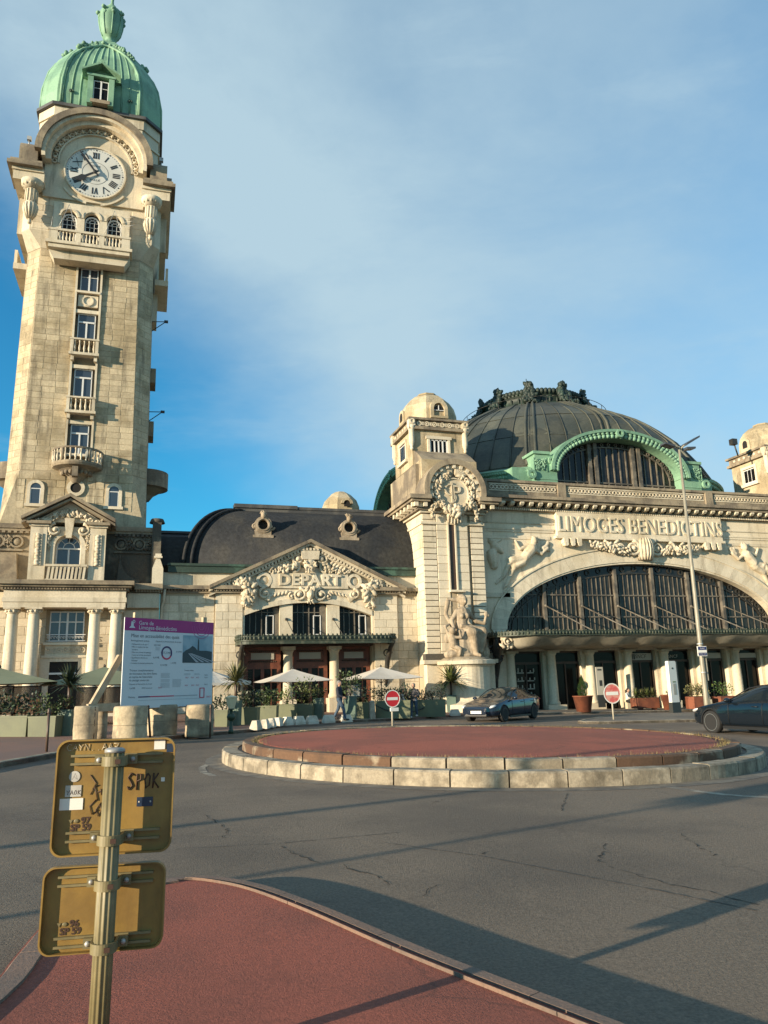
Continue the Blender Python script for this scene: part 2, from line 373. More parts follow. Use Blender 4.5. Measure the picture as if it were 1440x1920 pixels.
# front courses, either side of the window bay (recess) and on the cut corners
def tap_l(z): hw, c = fx(z); return AX-hw+c+.01, AX-NW-.12
def tap_r(z): hw, c = fx(z); return AX+NW+.12, AX+hw-c-.01
for tp in (tap_l, tap_r):
    n = 38; hh = 14.2/n
    for i in range(n):
        z = 14.25+i*hh; hw, c = fx(z+hh/2)
        a0, a1 = tp(z+hh/2)
        hol = []
        if tp is tap_l and i == -1: hol = []
        ashlar(shaft, (0, 50.92-hw), 0, a0, a1, z, z+hh, hh, 0.8, hol, 'stone_tower', stagger=bool(i % 2), key='tw', limit=300)
for sg in (-1, 1):
    n = 34; hh = 14.2/n
    for i in range(n):
        z = 14.25+i*hh; hw, c = fx(z+hh/2)
        if sg < 0: P0 = (AX-hw, 50.92-hw+c); ang = -PI/4
        else: P0 = (AX+hw-c, 50.92-hw); ang = PI/4
        ashlar(shaft, P0, ang, .02, c*1.414-.02, z, z+hh, hh, 1.3 if i % 2 else 0.75, (), 'stone_tower', stagger=False, key='tw', limit=360)
# jamb strips of the window bay
j = B()
for sx in (-1, 1):
    j.box(AX+sx*(NW+.06)-.06, AX+sx*(NW+.06)+.06, 47.02-.06, 47.3, 15.3, 27.95)
j.box(AX-NW-.12, AX+NW+.12, 46.95, 47.3, 27.95, 28.12)
j.build('window_bay_surround', 'stone', shaft)
def french_window(parent, x, y, z0, z1, w, transom=None, glass='glass', name='window'):
    g_ = B().box(x-w/2, x+w/2, y, y+.04, z0, z1).build('pane', glass, None)
    f_ = B()
    t = .055
    for u in (x-w/2, x+w/2-t): f_.box(u, u+t, y-.05, y+.02, z0, z1)
    f_.box(x-t*.9, x+t*.9, y-.06, y+.02, z0+t, (transom or z1)-.002)
    f_.box(x-w/2+t, x+w/2-t, y-.05, y+.02, z0, z0+t)
    f_.box(x-w/2+t, x+w/2-t, y-.05, y+.02, z1-t, z1)
    if transom: f_.box(x-w/2+t, x+w/2-t, y-.065, y+.02, transom, transom+.1)
    else: f_.box(x-w/2+t, x+w/2-t, y-.04, y+.02, z0+(z1-z0)*.62, z0+(z1-z0)*.62+.03)
    o = f_.build(name, 'white_frame', parent)
    g_.parent = o; g_.data.transform(Matrix.Translation(-org(o))); ORG[g_.name] = org(o)
    return o
YW = 47.2
for (z0, z1, tr) in ((25.95, 27.55, None), (22.55, 24.45, 23.85), (18.8, 20.8, 20.2), (15.4, 17.25, 16.65)):
    french_window(tower, AX, YW, z0, z1, 1.02, tr, 'glass_blue')
    s_ = B().box(AX-NW, AX+NW, 47.0, 47.3, z1, z1+.22)
    s_.box(AX-NW-.05, AX+NW+.05, 46.93, 47.28, z0-.16, z0-.02)
    s_.build('window_lintel', 'stone', tower)
md = B().box(AX-.58, AX+.58, 47.12, 47.3, 24.95, 25.72); md.arc(AX, 25.33, .27, .34, 47.05, 47.12, 0, 2*PI, 20); md.build('medallion', 'stone', tower)
def rect_balcony(zb, zt, w, out, nb):
    b = B(); y0 = 47.0-out
    b.box(AX-w-.06, AX+w+.06, y0-.06, 47.05, zb, zb+.16)
    b.box(AX-w-.04, AX+w+.04, y0-.04, 47.05, zt-.1, zt)
    for sx in (-1, 1):
        b.box(AX+sx*(w-.09)-.09, AX+sx*(w-.09)+.09, y0, y0+.16, zb+.16, zt-.1)
        b.box(AX+sx*(w-.04)-.04, AX+sx*(w-.04)+.04, y0+.16, 47.05, zb+.16, zt-.1)
        b.box(AX+sx*(w-.14)-.09, AX+sx*(w-.14)+.09, y0+.12, 47.05, zb-.3, zb)
    o = b.build('balcony', 'stone', tower)
    for i in range(nb):
        q = B(); baluster(q, AX-w+.26+(2*w-.52)*i/(nb-1), y0+.08, zb+.16, zt-.1, .06); q.build('baluster', 'stone', o)
rect_balcony(21.5, 22.58, .8, .42, 5); rect_balcony(17.8, 18.84, .8, .42, 5)
# bowed balcony on its carved corbel
b = B()
b.lathe([(1.0, 0), (1.36, .1), (1.42, .22), (1.42, .34), (1.3, .34)], (AX, 47.0, 14.3), 24, PI, 2*PI, False)
b.lathe([(1.30, 0), (1.44, 0), (1.44, .1), (1.30, .1)], (AX, 47.0, 15.36), 24, PI, 2*PI, False)
b.lathe([(.25, -.75), (.5, -.4), (1.0, -.05), (1.25, .02), (0, .02)], (AX, 47.0, 14.33), 24, PI, 2*PI, False)
for k in range(9): a = PI+PI*(k+.5)/9; b.ball((AX+math.cos(a)*.8, 47+math.sin(a)*.8, 14.12), (.13, .13, .16), 6, 4)
b.box(AX-.16, AX+.16, 45.75, 46.2, 13.72, 14.3)
for k in (-1, -.38, .38, 1): a = 1.5*PI+k*PI*.47; b.lathe([(.1, 0), (.1, .75)], (AX+math.cos(a)*1.36, 47+math.sin(a)*1.36, 14.62), 8)
o = b.build('bowed_balcony', 'stone_grime', tower)
for k in range(15):
    a = PI+PI*(k+.5)/15; q = B(); baluster(q, AX+math.cos(a)*1.37, 47+math.sin(a)*1.37, 14.63, 15.37, .06); q.build('baluster', 'stone', o)
# openings low on the flared base
for x in (-6.6, -2.33):
    y = 46.93
    b = B(); b.arc(x, 13.2, .28, .46, y-.05, y+.2, 0, PI, 12); b.box(x-.46, x-.28, y-.05, y+.2, 12.25, 13.2); b.box(x+.28, x+.46, y-.05, y+.2, 12.25, 13.2); b.box(x-.55, x+.55, y-.1, y+.2, 12.08, 12.25)
    w = b.build('small_arched_window', 'stone', tower)
    g_ = B(); g_.prism([(x+.28*math.cos(PI*i/12), 13.2+.28*math.sin(PI*i/12)) for i in range(13)]+[(x-.28, 12.25), (x+.28, 12.25)], y-.008, y+.03); g_.build('pane', 'glass_blue', w)
    f_ = B(); f_.box(x-.28, x+.28, y-.03, y-.01, 13.12, 13.17); f_.box(x-.27, x-.23, y-.03, y-.01, 12.25, 13.12); f_.box(x+.23, x+.27, y-.03, y-.01, 12.25, 13.12); f_.build('frame', 'white_frame', w)
b = B().arc(-4.45, 13.28, .3, .5, 46.86, 47.1, 0, 2*PI, 20); o = b.build('round_window', 'stone', tower)
B().prism([(-4.45+.3*math.cos(2*PI*i/20), 13.28+.3*math.sin(2*PI*i/20)) for i in range(20)], 46.91, 46.98).build('pane', 'dark_room', o)
ashlar(flare, (0, 46.97), 0, -7.6, -1.3, 11.95, 14.15, .42, .95, ((-7.2, -6.0, 11.9, 13.75), (-2.9, -1.75, 11.9, 13.75), (-5.05, -3.85, 12.7, 13.85), (-6.2, -2.7, 10, 12.2)), 'stone_tower', key='tf')
# attic stage with garlanded frieze
at_ = B()
at_.box(-8.95, 0.05, 46.1, 55.5, 7.3, 10.45)
at_.box(-9.05, 0.15, 45.98, 55.5, 10.45, 10.6); at_.box(-9.12, .2, 45.9, 55.5, 10.6, 10.85)
attic = at_.build('attic', 'stone_grime', tower)
B().box(-2.75, .07, 46.06, 46.1, 7.4, 10.44).build('attic_shade_sheet', 'stone_black', attic)  # dark sheet that paints shade over the right side of the attic
q = B()
for x in (-8.2, -7.25):
    q.arc(x, 9.85, .26, .36, 45.98, 46.1, 0, 2*PI, 18); q.ball((x, 46.08, 9.85), (.24, .07, .24))
for x in (-7.72,): cluster(q, x, 9.85, 46.05, .16, .3, 16, .09)
q.box(-9, -6.9, 45.96, 46.1, 9.32, 9.42)
for k in range(30):
    x = -8.9+.3*k
    if x < -6.8: q.box(x, x+.16, 45.86, 46.0, 10.32, 10.44)
q.build('frieze_of_wreaths', 'stone_grime', attic)
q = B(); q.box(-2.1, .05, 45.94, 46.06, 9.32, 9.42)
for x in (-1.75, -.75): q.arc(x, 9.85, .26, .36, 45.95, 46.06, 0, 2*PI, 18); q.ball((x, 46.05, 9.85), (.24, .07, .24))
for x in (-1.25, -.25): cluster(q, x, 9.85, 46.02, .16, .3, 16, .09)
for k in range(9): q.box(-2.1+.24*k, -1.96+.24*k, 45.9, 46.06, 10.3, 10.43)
q.build('frieze_of_wreaths', 'stone_black', attic)  # right-hand frieze coloured near black to carry the shade of this side
for sx, x in ((-1, -7.0), (1, -1.9)):     # scrolled buttress that sweeps out beside the window
    pts = [(x, 7.4), (x+sx*1.25, 7.4), (x+sx*1.25, 7.75)]+[(x+sx*(1.25-1.1*math.sin(t)), 7.75+1.4*(1-math.cos(t))) for t in [PI/2*i/8 for i in range(1, 9)]]
    B().prism(pts, 45.6, 46.1).build('swept_buttress', 'stone_grime' if sx < 0 else 'stone_black', tower)  # right one has shade put into its colour, left one keeps the grime
# aedicule: arched window in a pedimented frame
ae = B()
WX0, WX1 = AX-.65, AX+.65
def arch_wall(b, x0, x1, z0, z1, xa, xb, zs, rz, y0, y1, n=16, zb=None):
    """wall with an arched opening that runs down to zb"""
    zb = z0 if zb is None else zb; c = (xa+xb)/2; r = (xb-xa)/2
    p = [(x0, z0), (x0, z1), (x1, z1), (x1, z0), (xb, z0)]+[(c+r*math.cos(PI*i/n), zs+rz*math.sin(PI*i/n)) for i in range(n+1)]+[(xa, z0)]
    return b.prism(p, y0, y1)
arch_wall(ae, -6.2, -2.7, 7.4, 10.55, WX0, WX1, 9.42, .68, 44.95, 46.2)
aed = ae.build('pedimented_window', 'stone', tower)
a2 = B(); a2.arc(AX, 9.42, .68, .9, 44.85, 44.95, 0, PI, 18); a2.box(AX-.9, AX-.68, 44.85, 44.95, 8.4, 9.42); a2.box(AX+.68, AX+.9, 44.85, 44.95, 8.4, 9.42); a2.build('window_moulding', 'stone', aed)
for sx in (-1, 1):
    x = AX+sx*1.52
    p_ = B().box(x-.42, x+.42, 44.72, 44.96, 7.4, 10.5); p_.box(x-.5, x+.5, 44.62, 44.96, 10.5, 10.62)
    pp = p_.build('pilaster', 'stone', tower)
    q = B(); q.box(x-.2, x+.2, 44.66, 44.715, 8.35, 10.1)
    for k in range(11): q.ball((x, 44.66, 8.45+k*.155), (.15, .06, .1), 6, 4, (0, .5*sx*(1 if k % 2 else -1), 0))
    q.build('leaf_strip', 'stone_carved', pp)
    B().box(x-.62, x+.62, 44.45, 46.2, 10.62, 10.78).build('cornice_block', 'stone_grime', pp)
pk, el, er = (AX, 12.14), (AX-2.4, 10.78), (AX+2.4, 10.78)
pd = B()
for a, c in ((el, pk), (pk, er)):
    dx, dz = c[0]-a[0], c[1]-a[1]
    for (off, th, yy) in ((0, .2, 44.3), (-.2, .14, 44.45)):
        pd.prism([(a[0], a[1]+off+.02), (c[0], c[1]+off+.02), (c[0], c[1]+off+th), (a[0], a[1]+off+th)], yy, 47.0)
pd.prism([(AX-.55, 11.75), (AX+.55, 11.75), (AX+.45, 12.5), (AX-.45, 12.5)], 46.3, 47.0)
pd.build('pediment_roof', 'stone_grime', aed)
B().prism([(el[0]+.55, 10.8), (er[0]-.55, 10.8), (AX, 11.95)], 44.95, 46.0).build('tympanum', 'stone', aed)
q = B(); rg = random.Random(3)
cluster(q, AX, 11.25, 44.88, .42, .16, 26, .13, rg)
for sx in (-1, 1):
    scroll(q, AX+sx*.72, 10.35, 44.8, .36, 1.3, -sx, .1, PI/2)
    garland(q, [(AX+sx*.5, 44.85, 11.2, .9), (AX+sx*1.1, 44.85, 10.9, 1), (AX+sx*1.75, 44.72, 10.85, .6)], .16, 6, rg)
    garland(q, [(AX+sx*1.0, 44.85, 10.3, .9), (AX+sx*1.0, 44.85, 9.7, .8), (AX+sx*.95, 44.88, 9.2, .4)], .14, 6, rg)
q.prism([(AX-.14, 9.9), (AX+.14, 9.9), (AX+.26, 11.0), (AX-.26, 11.0)], 44.7, 44.95)
q.build('carved_garland', 'stone_carved', aed)
y = 45.35
wn_ = B(); wn_.arc(AX, 9.42, .58, .66, y-.06, y+.02, 0, PI, 18); wn_.arc(AX, 9.42, .27, .31, y-.05, y, 0, PI, 12)
for a in (PI*.25, PI*.5, PI*.75): wn_.prism([(AX+.3*math.cos(a)-.015, 9.42+.3*math.sin(a)), (AX+.3*math.cos(a)+.015, 9.42+.3*math.sin(a)), (AX+.6*math.cos(a)+.015, 9.42+.6*math.sin(a)), (AX+.6*math.cos(a)-.015, 9.42+.6*math.sin(a))], y-.045, y)
wn_.box(AX-.66, AX+.66, y-.07, y+.02, 9.34, 9.42)
for x in (AX-.66, AX-.04, AX+.58): wn_.box(x, x+.08, y-.06, y+.02, 8.3, 9.34)
wo_ = wn_.build('window', 'white_frame', tower)
B().prism([(AX+.65*math.cos(PI*i/16), 9.42+.65*math.sin(PI*i/16)) for i in range(17)], y, y+.04).build('pane', 'glass_blue', wo_)
B().box(AX-.65, AX+.65, y+.005, y+.04, 7.6, 9.34).build('pane', 'glass_blue', wo_)
bl = B().box(AX-1.05, AX+1.05, 44.55, 44.95, 7.42, 7.6); bl.box(AX-1.05, AX+1.05, 44.5, 44.75, 8.28, 8.4)
blo = bl.build('balustrade', 'stone', tower)
for k in range(10): q = B(); q.prism([(AX-.98+k*.2, 7.6), (AX-.86+k*.2, 7.6), (AX-.80+k*.2, 8.28), (AX-.92+k*.2, 8.28)], 44.55, 44.68); q.build('baluster', 'stone', blo)
# ground stage with the columned porch
gs = B()
gs.box(-9.5, .5, 45.25, 56, -1, 7.3)
gs.box(-9.5, .5, 44.95, 45.25, -1, 6.0) if False else None
gw = gs.build('ground_stage', 'mortar', tower)
ashlar(gw, (0, 45.25), 0, -9.4, .48, .1, 6.0, .46, 1.0, ((-5.35, -3.2, 3.95, 6.0), (-5.5, -3.1, 0, 3.95)), 'stone', key='gs')
en = B()
X0, X1 = -7.35, -1.3
for (a, c, z0, z1) in ((0, 0, 6.02, 6.3), (.05, 0, 6.3, 6.55), (0, 0, 6.55, 6.95)): en.box(X0-a, X1+a, 44.02-a, 45.3, z0, z1)
en.box(-9.5, X0-.06, 44.9, 45.3, 6.1, 6.9); en.box(X1+.06, .48, 44.9, 45.3, 6.1, 6.9)
ent = en.build('entablature', 'stone', tower)
co = B(); co.box(X0-.28, X1+.28, 43.72, 45.3, 7.08, 7.2); co.box(X0-.42, X1+.42, 43.55, 46.2, 7.2, 7.42)
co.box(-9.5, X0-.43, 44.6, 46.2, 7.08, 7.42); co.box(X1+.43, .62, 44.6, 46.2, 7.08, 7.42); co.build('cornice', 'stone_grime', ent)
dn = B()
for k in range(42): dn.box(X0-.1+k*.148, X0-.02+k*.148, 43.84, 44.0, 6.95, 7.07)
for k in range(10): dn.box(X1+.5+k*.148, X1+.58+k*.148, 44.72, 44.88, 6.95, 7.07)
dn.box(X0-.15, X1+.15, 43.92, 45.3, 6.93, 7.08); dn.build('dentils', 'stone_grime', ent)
for x in (-6.9, -5.86, -2.84, -1.76):
    c_ = B().lathe([(.42, 0), (.42, .12), (.36, .2), (.33, .3), (.325, 2.2), (.275, 4.75), (.28, 4.8)], (x, 44.42, .9), 20)
    c_.box(x-.45, x+.45, 43.97, 44.87, -.5, .9)
    cc = c_.build('column', 'stone', tower)
    k_ = B().lathe([(.28, 0), (.31, .05), (.3, .1), (.37, .25)], (x, 44.42, 5.68), 20); k_.box(x-.42, x+.42, 44.02, 44.84, 5.93, 6.02)
    for t in range(10): a = 2*PI*t/10; k_.ball((x+.33*math.cos(a), 44.42+.33*math.sin(a), 5.84), (.08, .08, .09), 6, 4)
    k_.build('capital', 'stone_carved', cc)
y = 45.2
g_ = B().box(-5.15, -3.4, 45.16, 45.2, 4.28, 5.9)
f_ = B()
for x in (-5.15, -4.68, -4.31, -3.87, -3.46): f_.box(x, x+(.06 if x not in (-4.31,) else .1), 45.1, 45.17, 4.28, 5.9)
for z in (4.28, 5.3, 5.84): f_.box(-5.15, -3.4, 45.11, 45.165, z, z+.06)
o = f_.build('casement_window', 'white_frame', tower); gg = g_.build('pane', 'glass_blue', o)
b = B().box(-5.4, -3.15, 44.95, 45.3, 4.1, 4.24); b.box(-5.3, -3.25, 45.1, 45.3, 3.55, 4.1); b.box(-5.45, -3.1, 44.95, 45.3, 3.42, 3.55); b.box(-5.5, -5.02, 45.02, 45.3, -.5, 3.42); b.box(-3.6, -3.12, 45.02, 45.3, -.5, 3.42); b.box(-5.02, -3.6, 45.02, 45.3, 3.22, 3.42)
so = b.build('door_surround', 'stone', tower)
q = B()
for k in range(7):
    x = -5.13+k*.285; q.arc(x, 3.83, .1, .15, 45.04, 45.1, 0, 2*PI, 12); q.ball((x, 45.07, 3.83), (.05, .04, .05), 6, 4)
q.build('rosette_frieze', 'stone_carved', so)
b = B().box(-5.25, -3.3, 44.9, 44.93, 4.62, 4.66); b.box(-5.25, -3.3, 44.9, 44.93, 4.3, 4.33)
for k in range(12): scroll(b, -5.15+k*.155, 4.48, 44.91, .09, 1.2, 1, .014, 0, 12)
b.build('window_guard', 'white_frame', o)
B().box(-5.02, -3.6, 45.1, 45.2, -.5, 3.22).build('doorway', 'dark_room', tower)
B().box(-5.02, -3.6, 45.03, 45.09, 2.55, 2.65).build('door_transom', 'white_frame', tower)

# ---- belfry: arcade, clock stage, pendants
bf = B()
p0, p1 = oct_poly(3.80, .86), oct_poly(4.12, .5)
bf.prism(p0, 28.6, 29.6, 'z', p1)
bf.prism(p1, 29.6, 33.6, 'z', oct_poly(4.12, .5))
belfry = bf.build('belfry', 'stone', tower)
ashlar(belfry, (0, 46.8), 0, -7.95, -.95, 29.7, 32.2, .42, .95, ((-6.8, -2.1, 28, 31.55),), 'stone', key='bf')
ab = B()
y0 = 46.15
AW = [(-5.78, 'l'), (AX, 'c'), (-3.12, 'r')]
# balcony with three arched lights
ab.box(-6.66, -2.24, 46.45, 46.9, 28.3, 31.35) if False else None
pl = []
x0, x1, z0, z1 = -6.7, -2.2, 28.6, 31.5
for i in range(len(AW)):
    xc = AW[i][0]; r = .44
    xl = x0 if i == 0 else (AW[i-1][0]+xc)/2; xr = x1 if i == 2 else (AW[i+1][0]+xc)/2
    arch_wall(ab, xl+.0005*i, xr, z0, z1, xc-r, xc+r, 30.55, r, 46.4, 46.75)
    ab.arc(xc, 30.55, r+.04, r+.16, 46.33, 46.4, 0, PI, 14)
arc_o = ab.build('arcade', 'stone', belfry)
for xc, _ in AW:
    y = 46.66
    w = B(); w.arc(xc, 30.45, .33, .42, y-.05, y, 0, PI, 12); w.arc(xc, 30.45, .16, .19, y-.05, y, 0, PI, 10); w.box(xc-.42, xc-.36, y-.05, y, 28.9, 30.45); w.box(xc+.36, xc+.42, y-.05, y, 28.9, 30.45)
    for x in (-.14, .12): w.box(xc+x, xc+x+.025, y-.045, y, 28.9, 30.5)
    for z in (29.6, 30.1, 30.42): w.box(xc-.38, xc+.38, y-.045, y, z, z+.025)
    for a in (.6, 1.2, 1.95, 2.55): w.prism([(xc+.17*math.cos(a)-.01, 30.45+.17*math.sin(a)), (xc+.17*math.cos(a)+.012, 30.45+.17*math.sin(a)), (xc+.36*math.cos(a)+.012, 30.45+.36*math.sin(a)), (xc+.36*math.cos(a)-.012, 30.45+.36*math.sin(a))], y-.04, y)
    wo_ = w.build('arched_window', 'white_frame', tower)
    B().box(xc-.44, xc+.44, y+.002, y+.03, 28.7, 31.0).build('pane', 'glass', wo_)
bb = B()
bb.box(-6.95, -1.95, 45.75, 46.8, 28.3, 28.5); bb.box(-6.8, -2.1, 45.85, 46.8, 28.05, 28.3); bb.prism([(-6.5, 27.5), (-2.4, 27.5), (-2.1, 28.05), (-6.8, 28.05)], 46.2, 47.0)
bb.box(-6.85, -2.05, 45.8, 46.05, 29.18, 29.32)
for x0, x1 in ((-6.8, -6.3), (-5.28, -4.98), (-3.92, -3.62), (-2.6, -2.1)): bb.box(x0, x1, 45.84, 46.02, 28.5, 29.18)
for x in (-6.82, -2.3): bb.box(x, x+.22, 46.02, 46.8, 28.5, 29.18)
bbo = bb.build('belfry_balcony', 'stone', tower)
for x0, x1 in ((-6.3, -5.28), (-4.98, -3.92), (-3.62, -2.6)):
    for k in range(5): q = B(); baluster(q, x0+.12+(x1-x0-.24)*k/4, 45.93, 28.5, 29.18, .062); q.build('baluster', 'stone', bbo)
for xx, sg in ((-6.3, 1), (-6.05, 1), (-3.0, -1), (-2.6, -1)): pass
rod = B()
for xc in (-5.78, -3.12):
    for dx in (-.5, .5): rod.tube([(xc, 46.0, 31.15), (xc+dx, 45.8, 29.35)], .016, 5)
rod.tube([(-6.7, 46.35, 30.9), (-6.7, 45.82, 29.3)], .016, 5)
for k in range(3): rod.tube([(-2.55, 46.3, 30.9-.3*k), (-1.9, 45.7, 30.75-.3*k)], .016, 5)
rod.build('rods', 'steel', belfry)
# clock wall: face panel, moulded arch
CZ = 33.95
cw = B()
ARZ, ARR = 34.55, 3.5
pts = [(AX-3.0, 31.9), (AX-3.0, ARZ)]+[(AX+3.0*math.cos(PI-PI*i/28), ARZ+3.0*math.sin(PI-PI*i/28)) for i in range(1, 28)]+[(AX+3.0, ARZ), (AX+3.0, 31.9)]
cw.prism(pts, 46.62, 49.0)
clockwall = cw.build('clock_wall', 'stone', belfry)
ar = B(); ar.arc(AX, ARZ, 3.12, 3.52, 45.62, 49.0, 0, PI, 40)
ar.build('clock_arch', 'stone_grime', belfry)
ar = B(); ar.arc(AX, ARZ, 2.92, 3.14, 45.78, 49, -.12, PI+.12, 40); ar.arc(AX, ARZ, 2.62, 2.92, 46.12, 47, -.12, PI+.12, 40)
ar.build('arch_moulding', 'stone', belfry)
eg = B()
for k in range(35):
    a = -.1+(PI+.2)*(k+.5)/35; x, z = AX+2.44*math.cos(a), ARZ+2.44*math.sin(a)
    if k % 2: eg.ball((x, 46.5, z), (.09, .13, .16), 7, 4, (0, PI/2-a, 0))
    else: eg.arc(x, z, .1, .15, 46.5, 46.62, 0, 2*PI, 10)
eg.arc(AX, ARZ, 2.16, 2.26, 46.5, 46.62, -.1, PI+.1, 40); eg.build('egg_moulding', 'stone', belfry)
for sx in (-1, 1):
    k = B(); k.arc(AX, 33.9, 2.12, 2.24, 46.52, 46.62, -PI/2+sx*.2 if sx > 0 else -PI/2-.95, -PI/2+.95 if sx > 0 else -PI/2-.2, 12); k.build('clock_apron', 'stone', belfry)
clk = B(); clk.prism([(AX+1.78*math.cos(2*PI*i/48), CZ+1.78*math.sin(2*PI*i/48)) for i in range(48)], 46.5, 46.64)
clock = clk.build('clock_face', 'clock_face', tower)
rim = B(); rim.arc(AX, CZ, 1.78, 1.87, 46.42, 46.64, 0, 2*PI, 48); rim.build('rim', 'stone', clock)
nb = B()
for i in range(60):
    a = 2*PI*i/60; r = .05 if i % 5 == 0 else .022; x, z = AX+1.66*math.sin(a), CZ+1.66*math.cos(a)
    nb.prism([(x+r*math.cos(t), z+r*math.sin(t)) for t in [2*PI*k/8 for k in range(8)]], 46.485, 46.5)
nb.arc(AX, CZ, .78, .795, 46.49, 46.5, 0, 2*PI, 40)
tag(nb.build('minute_dots', 'clock_black', clock), kind='stuff')
for i, t in enumerate(['XII', 'I', 'II', 'III', 'IIII', 'V', 'VI', 'VII', 'VIII', 'IX', 'X', 'XI']):
    a = 2*PI*i/12; q = B(); wd = {1: .12, 2: .24, 3: .36, 4: .44}.get(i, .42); h = .44; st = .075
    def put(u, v):   # u to the right, v outward, then turned to the hour
        rr = 1.27+v; return (AX+rr*math.sin(a)+u*math.cos(a), CZ+rr*math.cos(a)-u*math.sin(a))
    x = -wd/2; items = t; per = wd/len(t)
    for c in items:
        if c == 'I': q.prism([put(x+per/2-st/2, -h/2), put(x+per/2+st/2, -h/2), put(x+per/2+st/2, h/2), put(x+per/2-st/2, h/2)], 46.482, 46.498)
        else:
            e = per*.55; m_ = x+per/2
            if c == 'X':
                q.prism([put(m_-e, h/2), put(m_-e+st, h/2), put(m_+e, -h/2), put(m_+e-st, -h/2)], 46.482, 46.498)
                q.prism([put(m_+e-st*.6, h/2), put(m_+e, h/2), put(m_-e+st*.6, -h/2), put(m_-e, -h/2)], 46.478, 46.494)
            else:
                q.prism([put(m_-e, h/2), put(m_-e+st, h/2), put(m_+st*.4, -h/2), put(m_-st*.4, -h/2)], 46.482, 46.498)
                q.prism([put(m_+e-st*.6, h/2), put(m_+e, h/2), put(m_+st*.4, -h/2), put(m_-st*.2, -h/2)], 46.478, 46.494)
        x += per
    q.build('numeral', 'clock_black', clock)
q = B(); text(q, 'BRILLIÉ', .2, lambda x, y, z: (AX+x, 46.492, CZ-.5+y)); text(q, 'SYSTÈME', .15, lambda x, y, z: (AX+x, 46.492, CZ+.5+y)); q.build('maker_lettering', 'clock_black', clock)
def hand(ang, L, w, y, spade=False):
    q = B(); ca, sa = math.cos(ang), math.sin(ang)
    P = lambda u, v: (AX+v*sa+u*ca, CZ+v*ca-u*sa)
    p = [P(-w*.5, -.35*L*.6), P(w*.5, -.35*L*.6), P(w*.7, L*.55), P(w*(1.8 if spade else .6), L*.7), P(w*(1.5 if spade else .35), L*.95), P(0, L), P(-w*(1.5 if spade else .35), L*.95), P(-w*(1.8 if spade else .6), L*.7), P(-w*.7, L*.55)]
    q.prism(p, y, y+.03)
    q.lathe([(.11, 0), (.11, .06)], (AX, y, CZ), 10) if False else q.ball((AX, y+.01, CZ), (.13, .04, .13))
    return q.build('hour_hand' if spade else 'minute_hand', 'clock_black', clock)
hand(R(237), 1.2, .11, 46.36, True); hand(R(324), 1.66, .1, 46.28)
